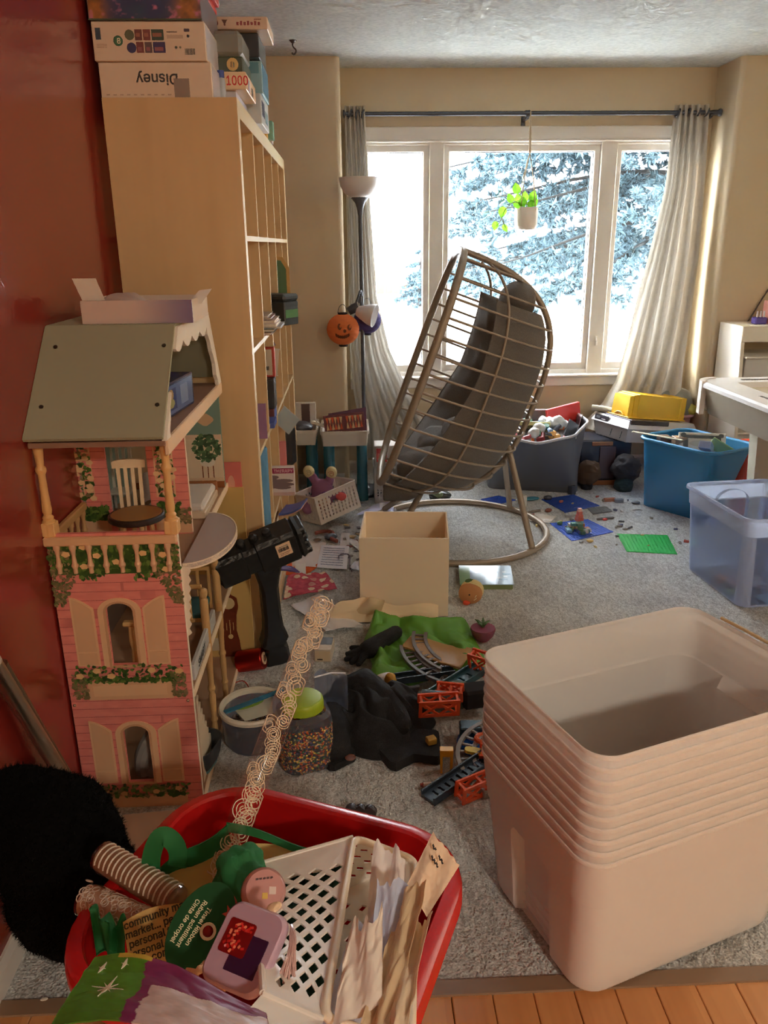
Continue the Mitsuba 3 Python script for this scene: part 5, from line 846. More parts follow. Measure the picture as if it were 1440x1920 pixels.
# air hockey table
k = thing('air_hockey_table', 'white air hockey table at the right edge', 'game table'); TZ = .805
o = outline([(1.655, 2.45), (2.62, 2.45), (2.62, 3.80), (1.655, 3.80)], .12, 96); inn = outline([(1.80, 2.60), (2.47, 2.60), (2.47, 3.65), (1.80, 3.65)], .03, 96)
bo = offs(o, -.05)
add(k+'__apron', loft([ring3(bo, TZ-.155), ring3(offs(o, -.012), TZ-.03), ring3(offs(o, -.012), TZ-.025)], True, True), 'plastic', (188, 178, 160))
add(k+'__top_rail', loft([ring3(offs(o, -.014), TZ-.03), ring3(offs(o, 0), TZ-.024), ring3(offs(o, 0), TZ-.008), ring3(offs(o, -.012), TZ), ring3(inn, TZ), ring3(inn, TZ-.045)], False, False), 'plastic', (232, 230, 230), smooth=30)
add(k+'__field', loft([ring3(inn, TZ-.0455), ring3(inn*.999+.0015, TZ-.044)], True, True), 'gloss', (214, 214, 214)); add(k+'__field_edge', tube(ring3(offs(inn, -.008), TZ-.035), .008, 6, closed=True), 'plastic', (214, 180, 140))
cpts = [p for p in o if p[0] < 1.80 and p[1] > 3.66]; c = np.array(cpts); 
add(k+'__corner_cap', loft([np.vstack([offs(o, .004)[(o[:, 0] < 1.80) & (o[:, 1] > 3.66)]*1.0, offs(o, -.02)[(o[:, 0] < 1.80) & (o[:, 1] > 3.66)][::-1]]) @ np.array([[1, 0, 0], [0, 1, 0]])+[0, 0, z] for z in (TZ-.152, TZ-.02, TZ+.003)], True, True), 'plastic', (226, 220, 212), smooth=20)
add(k+'__slot', box(1.86, 2.2, 3.705, 3.73, TZ-.001, TZ+.0012), 'plastic', (40, 40, 44)); add(k+'__slot', box(1.735, 1.75, 2.7, 3.3, TZ-.001, TZ+.0008), 'plastic', (90, 90, 94))
for x, y in ((1.86, 3.58), (2.42, 3.58), (1.86, 2.68), (2.42, 2.68)):
    add(k+'__leg', hull([(x+.06, y-.03, 0), (x+.12, y-.03, 0), (x+.06, y+.03, 0), (x+.12, y+.03, 0), (x+.02, y-.04, TZ-.15), (x+.13, y-.04, TZ-.15), (x+.02, y+.04, TZ-.15), (x+.13, y+.04, TZ-.15)]), 'plastic', (206, 198, 180))
k = thing('red_tube', 'red round container under the air hockey table', 'container'); add(k, lathe([(0, 0), (.07, 0), (.075, .01), (.075, .40), (0, .40)], 24).apply_translation((2.16, 4.12, 0)), 'plastic', (196, 66, 46))
# storage rack at the right
k = thing('storage_rack', 'white toy storage rack with pull-out trays against the right back wall', 'storage rack')
sx0, sx1 = 2.245, 2.75
add(k+'__side', cat(hull([(sx0, 4.44, 0), (sx0+.02, 4.44, 0), (sx0, 4.84, 0), (sx0+.02, 4.84, 0), (sx0, 4.56, .97), (sx0+.02, 4.56, .97), (sx0, 4.84, .97), (sx0+.02, 4.84, .97)])), 'plastic', (222, 216, 204)); add(k+'__side', box(sx1, sx1+.02, 4.5, 4.84, 0, .97), 'plastic', (222, 216, 204)); add(k+'__top', box(sx0, sx1, 4.545, 4.84, .88, .97, .004), 'plastic', (224, 218, 206))
for z in (.22, .44, .66):
    t_ = add(k+'__tray', cat(box(sx0+.03, sx1-.01, 4.53-.03*(.66-z), 4.82, z, z+.012, .003), box(sx0+.03, sx1-.01, 4.53-.03*(.66-z), 4.545-.03*(.66-z), z+.012, z+.13, .004), box(sx0+.03, sx0+.042, 4.545, 4.82, z+.012, z+.13, .003)), 'gloss', (206, 206, 204)); add(t_+'__lip', box(sx0+.024, sx1-.004, 4.51-.03*(.66-z), 4.83, z+.13, z+.142, .003), 'plastic', (220, 216, 208))
k = thing('purple_holder', 'small purple holder with white sticks on the storage rack', 'holder'); add(k+'__cup', box(2.36, 2.43, 4.64, 4.70, .9705, 1.01, .006), 'plastic', (70, 56, 130)); 
for i in range(3): add(k+'__stick', tube([(2.375+.02*i, 4.66, 1.0), (2.375+.02*i, 4.66, 1.045)], .005, 6), 'plastic', (226, 220, 226))
pbox('pink_box', 'pink box on the storage rack at the right edge', 'box', (2.445, 2.56, 4.62, 4.74, .9705, 1.10), [], col=(224, 150, 140))
k = thing('power_cord', 'thin dark cord running down the right beige wall', 'cord'); add(k, tube(spline([(2.62, 4.852, 1.32), (2.50, 4.852, 1.12), (2.41, 4.852, .95), (2.36, 4.852, .85), (2.345, 4.852, .76), (2.31, 4.852, .64), (2.305, 4.852, .4)], 40), .004, 6), 'plastic', (66, 50, 40))
# white trays on teal legs
def tray_table(label, x0, x1, y0, y1):
    k = thing('tray_table', label, 'play table'); o = rrect(x1-x0, y1-y0, .02, 5)+[(x0+x1)/2, (y0+y1)/2]; b = offs(o, -.016)
    add(k+'__tray', loft([ring3(b, .335), ring3(offs(o, -.006), .405), ring3(o, .406), ring3(o, .424), ring3(offs(o, -.012), .424), ring3(offs(b, -.008), .345)], True, True), 'plastic', (226, 220, 208))
    for x in (x0+.045, x1-.045):
        for y in (y0+.045, y1-.045): add(k+'__leg', lathe([(0, 0), (.034, 0), (.030, .10), (.029, .336), (0, .336)], 18).apply_translation((x, y, 0)), 'plastic', (26, 74, 84))
    return k
tray_table('white tray on teal legs holding a backgammon board, left of the egg chair', -.182, .102, 4.46, 4.80); tray_table('white tray on teal legs standing behind the bookcase end', -.50, -.196, 4.50, 4.83)
k = thing('backgammon_board', 'maroon backgammon board with orange and cream points standing in the white tray', 'game board')
MG = trimesh.transformations.translation_matrix((-.148, 4.51, .347))@trimesh.transformations.rotation_matrix(math.radians(-4), [0, 0, 1])@trimesh.transformations.rotation_matrix(math.radians(-7), [1, 0, 0])@trimesh.transformations.rotation_matrix(math.radians(-6), [0, 1, 0])
tri = lambda x, z0, z1, w=.0095: xf(upright(prism(Polygon([(x-w, z0), (x+w, z0), (x, z1)] if z1 > z0 else [(x+w, z0), (x-w, z0), (x, z1)]), .0008)), (0, -.0005, 0))
F_ = [(box(0, .235, 0, .018, 0, .155, .002), (92, 34, 40))]
for s0 in (.012, .128):
    F_ += [(box(s0, s0+.096, -.0005, .0, .070, .142), (104, 40, 40))]
    for i in range(6):
        xx = s0+.008+.016*i; c1, c2 = ((230, 206, 160), (206, 92, 46)) if i % 2 else ((206, 92, 46), (230, 206, 160))
        F_ += [(tri(xx, .142, .098, .008), c1), (tri(xx, .070, .112, .008), c2)]
add(k+'__board', F_, 'plastic', smooth=False, M=MG); add(k+'__second_half', hull([(.0, .020, .0), (.235, .020, .0), (.0, .030, .0), (.235, .030, .0), (.03, .020, .165), (.25, .020, .178), (.03, .030, .165), (.25, .030, .178)]), 'plastic', (84, 40, 66), M=MG)
k = thing('black_dome', 'black rounded toy dome in the left white tray', 'toy'); add(k, xf(sphere(1, (0, 0, 0), 3, (.075, .07, .035)), (-.30, 4.60, .425)), 'plastic', (48, 44, 46))
pbox('board_box', 'white and dark brown game box standing in the left white tray', 'box', (-.33, -.21, 4.68, 4.72, .40, .55), [(box(-.295, -.245, 4.6794, 4.68, .41, .545), (70, 48, 46))], col=(226, 222, 214))
k = thing('white_connector', 'white plastic strip with holes lying on the left white tray', 'toy part'); add(k, [(xf(box(0, .10, -.012, .012, 0, .018, .003), (-.235, 4.56, .455), rz=-10, ry=18), (222, 214, 200))]+[(xf(trimesh.creation.cylinder(.004, .0192, sections=10), (-.222+.02*i, 4.557-.0035*i, .462-.0062*i)), (110, 100, 90)) for i in range(4)], 'plastic', smooth=False)
# white basket with a purple plush
def slotted(w, h, rows, cols, sw, sh, m, handle=None):
    """a wall with rounded slots, as an outline in (x, z)"""
    H_ = []
    for r in range(rows):
        for c in range(cols):
            x = m+(w-2*m)*(c+.5)/cols; z = .02+(h-.04)*(r+.5)/rows
            if handle and abs(x-w/2) < handle[0]+.010 and abs(z-handle[1]) < .018: continue
            H_.append(sbox(x-sw/2, z-sh/2, x+sw/2, z+sh/2))
    if handle: H_.append(sbox(w/2-handle[0]+.010, handle[1]-.011, w/2+handle[0]-.010, handle[1]+.011).buffer(.006))
    return sbox(0, 0, w, h).difference(unary_union(H_))
def slot_basket(k, W, D, Hh, M, col, rows=6, cols=11, sw=.008, sh=.012):
    t = .003
    for y, nm in ((0, 'front'), (D-t, 'back')): add(k+'__wall', xf(upright(prism(slotted(W, Hh, rows, cols, sw, sh, .012, (.045, Hh*.68)), t)), (0, y+t, 0)), 'plastic', col, M=M, smooth=False)
    for x in (0, W-t): add(k+'__wall', xf(upright(prism(slotted(D, Hh, rows, max(4, int(cols*D/W)), sw, sh, .012), t), 'x'), (x, 0, 0)), 'plastic', col, M=M, smooth=False)
    add(k+'__base', box(0, W, 0, D, 0, t), 'plastic', col, M=M); o = rrect(W+.006, D+.006, .012, 4)+[W/2, D/2]; add(k+'__rim', tube(ring3(o, Hh), .0045, 6, closed=True), 'plastic', col, M=M, smooth=True)
k = thing('slotted_basket', 'white slotted plastic basket tipped on the carpet with a purple plush in it', 'basket')
MK = trimesh.transformations.translation_matrix((-.172, 3.985, .028))@trimesh.transformations.rotation_matrix(math.radians(36), [0, 0, 1])@trimesh.transformations.rotation_matrix(math.radians(-10), [0, 1, 0])@trimesh.transformations.rotation_matrix(math.radians(-8), [1, 0, 0])
slot_basket(k, .27, .20, .155, MK, (232, 220, 210))
k = thing('monster_plush', 'purple monster plush with two cream eye stalks sitting in the slotted basket', 'plush toy')
c = np.array((-.165, 4.11, .185)); bd = fuse([], [[(c+[0, 0, -.06], .055), (c, .062)], [(c+[.05, 0, -.03], .028), (c+[.105, -.02, -.025], .020)], [(c+[-.05, -.03, -.05], .03), (c+[-.08, -.05, -.09], .03)], [(c+[-.03, 0, .04], .024), (c+[-.062, -.004, .095], .022)], [(c+[.035, 0, .04], .024), (c+[.050, -.004, .088], .022)]], .012)
add(k+'__body', bumpy(bd, .003, 60, 1), 'cloth', (142, 96, 124), smooth=True)
for dx, dz, ec in ((-.068, .105, (150, 140, 120)), (.052, .097, (170, 90, 70))):
    e = add(k+'__eye_stalk', xf(sphere(1, (0, 0, 0), 3, (.030, .029, .034)), c+[dx, -.004, dz], ry=-20 if dx < 0 else 6), 'cloth', (222, 206, 160)); t = np.linspace(0, 9, 40)
    add(e+'__pupil', tube(np.stack([.004+.0014*t, 0*t, 0*t], 1)[:, 0:1]*np.stack([np.cos(t), 0*t, np.sin(t)], 1)+c+[dx, -.034, dz], .0014, 5), 'matte', ec)
for p, col, r in (((.0, -.062, -.045), (226, 190, 160), .030), ((-.02, -.066, -.062), (214, 84, 64), .020), ((.012, -.060, -.004), (104, 60, 116), .013), ((.10, -.03, -.030), (216, 100, 96), .024)): add(k+'__patch', sphere(1, c+np.array(p), 2, (r*1.2, r*.6, r)), 'cloth', col)
k = thing('white_basket', 'white slotted basket standing behind the tray table beside the curtain', 'basket'); slot_basket(k, .16, .2, .22, trimesh.transformations.translation_matrix((.125, 4.42, .0)), (206, 202, 198), rows=10, cols=8)
pbox('red_label_box', 'white box with a red label on the basket beside the tray table', 'box', (.13, .27, 4.46, 4.60, .225, .335), [(box(.14, .20, 4.4594, 4.46, .24, .32), (206, 70, 70))]+[(box(.148+.008*i, .151+.008*i, 4.459, 4.4596, .25, .29), (230, 190, 190)) for i in range(6)], col=(226, 220, 216))
# clear bin at the right, with things in it
scene['clear_plastic'] = {'type': 'principledthin', 'base_color': rgb((206, 218, 246)), 'roughness': .08, 'spec_trans': .86, 'diff_trans': 1.0}
scene['frosted_plastic'] = {'type': 'principledthin', 'base_color': rgb((216, 226, 248)), 'roughness': .3, 'spec_trans': .30, 'diff_trans': 1.0}
k = thing('clear_bin', 'clear plastic storage bin with a few toys on its floor at the right edge', 'storage bin')
MC = trimesh.transformations.translation_matrix((1.725, 3.14, .002))@trimesh.transformations.rotation_matrix(math.radians(5), [0, 0, 1])
W, D, Hh = .40, .50, .405; ot = rrect(W, D, .035, 6); ob = rrect(W-.05, D-.05, .045, 6); lerp = lambda t: ot*t+ob*(1-t)
add(k+'__wall', loft([ring3(lerp(t), Hh*t) for t in (.03, .4, .78)], False, False), 'clear_plastic', M=MC, smooth=40)
add(k+'__band', loft([ring3(lerp(.78), Hh*.78), ring3(offs(lerp(.80), .006), Hh*.79), ring3(offs(lerp(1), .006), Hh*.985), ring3(offs(lerp(1), .016), Hh*.985), ring3(offs(lerp(1), .018), Hh*.955)], False, False), 'frosted_plastic', M=MC, smooth=40)
add(k+'__floor', loft([ring3(lerp(.0)*.86, 0), ring3(lerp(.0), .004), ring3(lerp(.03), Hh*.03)], True, False), 'frosted_plastic', M=MC)
for i in (3, 10, 17, 24):
    o1, o2 = offs(lerp(.02), .0015), offs(lerp(.78), .0015); ii = [(i+j) % 28 for j in range(-3, 4)]; v = np.vstack([ring3(o1[ii], .012), ring3(o2[ii], Hh*.78)]); f = np.vstack([[[j, j+1, 8+j], [j, 8+j, 7+j]] for j in range(6)]); add(k+'__corner', trimesh.Trimesh(v, f, process=False), 'frosted_plastic', M=MC, smooth=40)
for sy in (1, -1):
    t = np.linspace(0, math.pi, 14); y0 = sy*(D/2-.028); hnd = np.stack([.075*np.cos(t), np.full(14, y0), Hh*.80+.05*np.sin(t)], 1); h2 = hnd+[0, -sy*.022, -.0]; add(k+'__handle', grid(lambda u, v: tuple(np.stack([np.interp(u, np.linspace(0, 1, 14), hnd[:, a])*(1-v)+np.interp(u, np.linspace(0, 1, 14), h2[:, a])*v for a in range(3)])), 28, 4), 'frosted_plastic', M=MC, smooth=True)
    add(k+'__handle_side', cat(*[box(sx*.077-.001, sx*.077+.001, min(y0, y0-sy*.022), max(y0, y0-sy*.022), .06, Hh*.80) for sx in (-1, 1)]), 'frosted_plastic', M=MC)
CB = lambda x, y, z: tuple((MC@np.array([x, y, z, 1]))[:3])
def inbin(name, label, b, col, rz=0, print_=[]): pbox(name, label, name.split('_')[-1] if name.split('_')[-1] in ('card', 'block', 'book') else 'toy', b, print_, col=col, M=MC@trimesh.transformations.rotation_matrix(math.radians(rz), [0, 0, 1]))
inbin('wooden_block', 'orange block on the floor of the clear bin', (-.13, -.095, .03, .065, .006, .04), (206, 120, 70), 10); inbin('picture_book', 'pink and white picture book flat in the clear bin', (-.09, .06, -.06, .06, .006, .02), (214, 190, 190), -20, [(box(-.085, -.02, -.05, .0, .0195, .0206), (196, 110, 106)), (box(-.01, .05, -.04, .05, .0195, .0206), (226, 224, 228))])
inbin('green_block', 'green block in the clear bin', (.085, .135, -.12, -.05, .006, .045), (104, 176, 120), 8); inbin('blue_card', 'light blue card flat in the front of the clear bin', (-.07, .10, -.215, -.12, .006, .010), (150, 190, 210), 6); inbin('lime_card', 'lime green card beside the light blue card in the clear bin', (-.13, -.07, -.12, -.07, .006, .010), (170, 200, 90), -10)
k = thing('wooden_tray', 'pale wooden tray end behind the clear bin at the right edge', 'tray'); add(k, [(box(1.93, 2.25, 3.0, 3.02, 0, .05, .002), (206, 170, 120)), (box(1.93, 2.25, 3.02, 3.2, 0, .012, .002), (196, 160, 112))], 'plastic', smooth=False)
k = thing('wall_outlet', 'beige wall outlet plate below the right wall corner by the game table', 'outlet'); oc_ = np.array((2.270, 4.858, 0.354))
add(k+'__plate', box(oc_[0]-.035, oc_[0]+.035, 4.852, 4.86, oc_[2]-.057, oc_[2]+.057, .003), 'plastic', (206, 192, 164)); 
for dz in (-.02, .02): add(k+'__socket', box(oc_[0]-.016, oc_[0]+.016, 4.8505, 4.853, oc_[2]+dz-.014, oc_[2]+dz+.014, .002), 'plastic', (190, 176, 150))
# ---------------------------------------------------------------- things lying on the carpet by the chair
def studplate(label, pts, col, studs=True, t=.0035, h=.0017):
    """a building plate given by four floor corners"""
    k = thing('building_plate', label, 'building plate'); P = np.array([p[:2] for p in pts]); 
    if Polygon(P).exterior.is_ccw is False: P = P[::-1]
    add(k+'__base', prism(P, t), 'plastic', col)
    if studs:
        S = []; n = max(4, int(np.linalg.norm(P[1]-P[0])/.016)); m = max(4, int(np.linalg.norm(P[3]-P[0])/.016)); s = lathe([(.0048, 0), (.0048, h), (0, h)], 8)
        for i in range(n):
            for j in range(m): u, v = (i+.5)/n, (j+.5)/m; q = (1-u)*(1-v)*P[0]+u*(1-v)*P[1]+u*v*P[2]+(1-u)*v*P[3]; S.append(xf(s, (*q, t)))
        add(k+'__stud', cat(*S), 'plastic', col); labels[k+'__stud'] = {'kind': 'stuff'}
    return k
studplate('bright blue building plate carrying a small brick model', [(1.054, 4.0), (1.1, 3.728), (1.35, 3.844), (1.274, 4.05)], (36, 74, 170)); studplate('bright green building plate on the carpet', [(1.326, 3.564), (1.556, 3.513), (1.609, 3.775), (1.359, 3.811)], (42, 150, 66)); studplate('dark blue building plate behind the brick model', [(1.105, 4.42), (1.318, 4.50), (1.41, 4.28), (1.183, 4.171)], (34, 62, 140)); studplate('blue building plate in front of the grey tote behind the chair leg', [(.75, 4.45), (.806, 4.334), (.955, 4.42), (.87, 4.515)], (36, 66, 156)); studplate('small dark grey building plate between the blue plates', [(1.326, 4.235), (1.44, 4.255), (1.448, 4.17), (1.328, 4.132)], (84, 84, 82), t=.006)
k = thing('brick_model', 'small brick model with a red tower on the blue plate', 'brick model'); cc = np.array((1.165, 3.865, .0055)); rg = np.random.default_rng(9)
BC = [(60, 110, 100), (90, 130, 150), (196, 190, 180), (70, 100, 60), (150, 96, 60), (120, 110, 170), (206, 180, 120), (50, 80, 60)]
for i in range(18):
    a = rg.random()*6.28; r = .055*rg.random()**.5*(1 if i < 12 else .75); z = (.0, .0165, .033)[0 if i < 10 else 1 if i < 15 else 2]; add(k+'__brick', xf(cbox(.046 if i % 2 else .026, .026, .0160, .0008, 0), cc+[r*math.cos(a), r*math.sin(a)*.8, z+.0001*i], rz=90*(i % 2)+8*rg.random()), 'plastic', BC[i % 8], smooth=False)
for i in range(4): add(k+'__brick', xf(cbox(.036-.006*i, .032-.005*i, .017, .0008, 0), cc+[.012, .02, .048+.0172*i], rz=20), 'plastic', (176, 74, 62) if i < 3 else (226, 170, 160), smooth=False)
add(k+'__arch', tube(spline([cc+[.03, -.045, .004], cc+[.035, -.045, .022], cc+[.055, -.04, .022], cc+[.06, -.04, .004]], 14), .004, 6), 'plastic', (206, 206, 214))
def bits(label, p, s, col, shape=0, rz=0):
    k = thing('toy_brick', label, 'toy brick'); x, y, z = p
    m = [lambda: cbox(s[0], s[1], s[2], .0012, 0), lambda: tube([(-s[0]/2, 0, s[2]/2), (0, s[1]/2, s[2]/2), (s[0]/2, 0, s[2]/2)], s[2]/2, 6), lambda: xf(sphere(1, sub=2, s=(s[0]/2, s[1]/2, s[2]/2)), (0, 0, s[2]/2)), lambda: lathe([(0, 0), (s[0]/2, 0), (s[0]/2.4, s[2]), (0, s[2])], 10)][shape](); add(k, xf(m, (x, y, z), rz=rz), 'plastic', col)
bits('brown and orange toy piece near the blue tote', (1.494, 4.363, 0.000), (.07, .02, .02), (150, 90, 60), 0, 5); bits('grey toy truck piece beside the orange piece near the blue tote', (1.540, 4.339, 0.000), (.05, .022, .022), (120, 124, 130), 0, 5); bits('dark grey toy piece beside the blue tote front', (1.627, 4.302, 0.000), (.05, .03, .018), (70, 72, 78), 2); bits('thin white ring piece by the blue tote corner', (1.597, 4.187, 0.000), (.05, .02, .006), (206, 206, 210), 1); bits('red toy piece right of the brick model', (1.363, 4.030, 0.000), (.03, .02, .014), (206, 70, 60), 2, 20); bits('grey stick crossing the red toy piece', (1.371, 4.047, 0.000), (.10, .012, .012), (96, 92, 90), 1, 12); bits('short black stick right of the red toy piece', (1.443, 3.998, 0.000), (.03, .008, .008), (40, 40, 44), 0, -10); bits('grey hooked piece above the green plate', (1.399, 3.907, 0.000), (.045, .03, .012), (110, 106, 100), 1, 25); bits('grey boot piece above the green plate', (1.421, 3.872, 0.000), (.03, .016, .012), (120, 116, 110), 2); bits('black and grey stick above the green plate', (1.454, 3.895, 0.000), (.045, .008, .008), (52, 52, 56), 0, 40); bits('small cream toy figure below the blue plate', (1.186, 3.707, 0.000), (.035, .018, .018), (222, 196, 130), 2, -20); bits('small grey piece below the blue plate', (1.141, 3.702, 0.000), (.02, .012, .010), (110, 112, 116), 0, 20); bits('tiny dark piece at the green plate corner', (1.346, 3.773, 0.000), (.016, .012, .010), (60, 60, 62), 0); bits('white upright toy block behind the chair leg', (0.970, 4.302, 0.000), (.035, .03, .07), (214, 210, 200), 0, 20); bits('teal toy piece behind the chair leg', (1.045, 4.417, 0.000), (.10, .05, .02), (60, 120, 140), 2, 10); bits('dark red toy boat beside the chair leg', (1.093, 4.196, 0.000), (.045, .03, .022), (120, 60, 40), 2, 30); bits('grey toy lever beside the chair leg', (1.005, 4.184, 0.000), (.10, .016, .014), (110, 100, 92), 1, 30); bits('black toy figure on the far blue plate', (1.141, 4.410, 0.000), (.05, .03, .03), (38, 38, 44), 2); bits('small orange and white piece on the far blue plate', (1.205, 4.352, 0.004), (.022, .014, .012), (196, 110, 80), 0, 30); bits('dark spiky toy by the grey tote corner', (1.314, 4.524, 0.000), (.05, .04, .05), (44, 46, 54), 3); bits('green toy plant on the corner of the near blue plate', (1.099, 3.971, 0.000), (.03, .025, .025), (66, 100, 60), 2); bits('pale grey piece on the edge of the near blue plate', (1.195, 4.105, 0.000), (.06, .014, .012), (180, 178, 176), 0, 10)
rg = np.random.default_rng(31)
for i in range(26):
    x, y = .95+.75*rg.random(), 3.6+.85*rg.random(); s = .006+.006*rg.random(); q = thing('tiny_toy_bit', f"tiny {['taupe', 'dark red', 'navy', 'tan', 'white'][i % 5]} toy bit on the carpet {'left of' if x < 1.3 else 'right of'} the brick model plate", 'toy bit', 'tiny toy bits on the carpet before the totes'); add(q, xf(cbox(s*2, s, s, .001, 0), (x, y, .006 if False else .0), rz=rg.random()*180), 'plastic', [(120, 112, 104), (150, 60, 50), (60, 64, 90), (190, 170, 110), (206, 206, 206)][i % 5])
def paper(label, pts, col=(226, 226, 232), wav=.004, seed=0, name='paper_sheet', z=.004, extra=None, bend=0):
    """a sheet of paper by its four floor corners, slightly wavy"""
    k = thing(name, label, 'paper'); P = [np.array(p, float) for p in pts]
    def fn(u, v):
        q = [(1-u)*(1-v)*P[0][c]+u*(1-v)*P[1][c]+u*v*P[2][c]+(1-u)*v*P[3][c] for c in range(3)]
        return q[0], q[1], q[2]+z+wav*2*meshkit.fbm(np.stack([u*3, v*3, u*0+seed], -1), 2, seed)+bend*u**2
    add(k if not extra else k+'__sheet', grid(fn, 16, 16, .0009), 'matte', col, smooth=30)
    if extra: add(k+'__print', [(xf(m, (0, 0, 0)), c) for m, c in extra], 'matte', smooth=False)
    return k
paper('white paper booklet under the chair ring edge', [(0.930, 4.044, 0.000), (1.049, 3.992, 0.000), (1.112, 4.093, 0.000), (1.016, 4.165, 0.000)], (206, 200, 194), .003, 3)
# book and toy ball in the middle
k = thing('blue_white_book', 'thick blue and white softcover book lying on the carpet right of the carton', 'book'); Bk = [(0.455, 3.172, 0.000), (0.689, 3.156, 0.000), (0.717, 3.371, 0.000), (0.479, 3.387, 0.000)]
P = np.array([b[:2] for b in Bk]); hb = .026
add(k+'__pages', prism(Polygon(P).buffer(-.003), hb-.003), 'matte', (120, 134, 92)); add(k+'__cover', xf(prism(P, .0025), (0, 0, hb-.0028)), 'gloss', (170, 200, 226)); add(k+'__spine', xf(prism([P[0], P[0]*.8+P[1]*.2, P[3]*.8+P[2]*.2, P[3]], .0005), (0, 0, hb-.0002)), 'gloss', (150, 190, 160))
rg = np.random.default_rng(4); pr = []
for i in range(14):
    u0, v0 = .25+.6*rg.random(), .08+.8*rg.random(); w = .05+.14*rg.random(); q = [(1-v_)*((1-u_)*P[0]+u_*P[1])+v_*((1-u_)*P[3]+u_*P[2]) for u_, v_ in ((u0, v0), (min(u0+w, .97), v0), (min(u0+w, .97), v0+.07), (u0, v0+.07))]; pr.append((xf(prism(q, .0004), (0, 0, hb-.0002)), (206, 224, 240) if i % 2 else (140, 180, 214)))
add(k+'__print', pr, 'gloss', smooth=False)
k = thing('toy_ball', 'small tan plush ball with a face on the carpet before the book', 'plush ball'); c = np.array((0.482, 3.007, 0.000)); c[2] = .045; c[1] += .03
add(k+'__body', bumpy(sphere(1, c, 3, (.050, .048, .045)), .002, 40, 2), 'cloth', (176, 124, 82)); add(k+'__hood', bumpy(sphere(1, c+[.008, .016, .006], 3, (.051, .042, .045)), .002, 40, 3), 'cloth', (206, 190, 140)); add(k+'__eye', sphere(.0036, c+[-.012, -.046, .012], 2), 'gloss', (40, 30, 26))
add(k+'__mouth', sphere(1, c+[-.022, -.038, -.026], 2, (.016, .010, .011)), 'cloth', (206, 84, 60)); add(k+'__stitch', tube([c+[.018, -.046, .010], c+[.010, -.049, .0], c+[.018, -.048, -.004], c+[.006, -.049, -.012]], .0016, 5), 'matte', (226, 214, 180)); add(k+'__leaf', sphere(1, c+[.0, .02, .045], 2, (.022, .018, .008)), 'cloth', (70, 92, 52))
k = thing('toy_radish', 'purple toy radish with a small green top on the carpet', 'toy vegetable'); c = np.array((0.480, 2.704, 0.000)); add(k+'__body', xf(lathe([(0, .0), (.022, .0), (.040, .022), (.048, .045), (.046, .052), (0, .054)], 24), c), 'plastic', (142, 70, 94)); 
for a in range(5): add(k+'__leaf', tube(spline([c+[.0, .0, .05], c+[.012*math.cos(a*1.3), .012*math.sin(a*1.3)+.01, .066], c+[.03*math.cos(a*1.3), .03*math.sin(a*1.3)+.02, .07]], 8), [.003, .004, .005, .006, .006, .005, .003, .001], 5), 'plastic', (76, 110, 70))
# carton
k = thing('white_carton', 'open white cube box standing on torn kraft paper in the middle of the carpet', 'box')
MCt = trimesh.transformations.translation_matrix((.018, 2.938, .003))@trimesh.transformations.rotation_matrix(math.radians(-5), [0, 0, 1]); w, d, h, t = .355, .33, .335, .006
for b in ((0, w, 0, t), (0, w, d-t, d), (0, t, t, d-t), (w-t, w, t, d-t)): add(k+'__wall', box(*b, 0, h, .001), 'matte', (240, 222, 196), M=MCt)
add(k+'__base', box(t, w-t, t, d-t, 0, t), 'matte', (234, 214, 186), M=MCt); e = lambda x0, x1, y0, y1: box(x0, x1, y0, y1, h, h+.0015); add(k+'__edge', cat(e(0, w, 0, t), e(0, w, d-t, d), e(0, t, t, d-t), e(w-t, w, t, d-t)), 'matte', (240, 226, 206), M=MCt)
k = thing('kraft_paper', 'torn curled cream wrapping paper against the front of the white carton', 'paper')
def kp(u, v):
    x = -.045+.36*u; z = (.05+.035*(1-u)+.012*np.sin(9*u))*v; y = -.010-.055*(1-v)*(1-.35*u)-.006*np.sin(7*u+3*v); curl = np.exp(-((u-.02)/.10)**2)
    return x-.10*curl*(1-v), y-.03*curl*v, .0025+z*.9+.035*curl*np.sin(math.pi*v)+.004*meshkit.fbm(np.stack([u*6, v*6, u*0], -1), 2, 5)
add(k+'__sheet', grid(kp, 40, 24, .0008), 'matte', (236, 212, 178), smooth=True, M=MCt)
KC = [np.array(p) for p in ((-0.038, 2.909, 0.003), (0.096, 2.920, 0.003), (0.116, 2.870, 0.099), (0.058, 2.870, 0.117))]
add(k+'__curl', grid(lambda u, v: tuple((1-u)*(1-v)*KC[0][c]+u*(1-v)*KC[1][c]+u*v*KC[2][c]+(1-u)*v*KC[3][c]+(0, -.03, .012)[c]*np.sin(math.pi*u)*np.sin(math.pi*np.clip(v, 0, 1)) for c in range(3)), 16, 16, .0008), 'matte', (228, 202, 166), smooth=True)
k = thing('cream_stick', 'cream folded paper stick in front of the white carton', 'paper strip'); add(k, hull([np.array(p)+[0, 0, z] for p in ((0.182, 2.906, 0.000), (0.258, 2.844, 0.000), (0.248, 2.821, 0.000), (0.172, 2.883, 0.000)) for z in (0, .012)]), 'matte', (226, 206, 176))
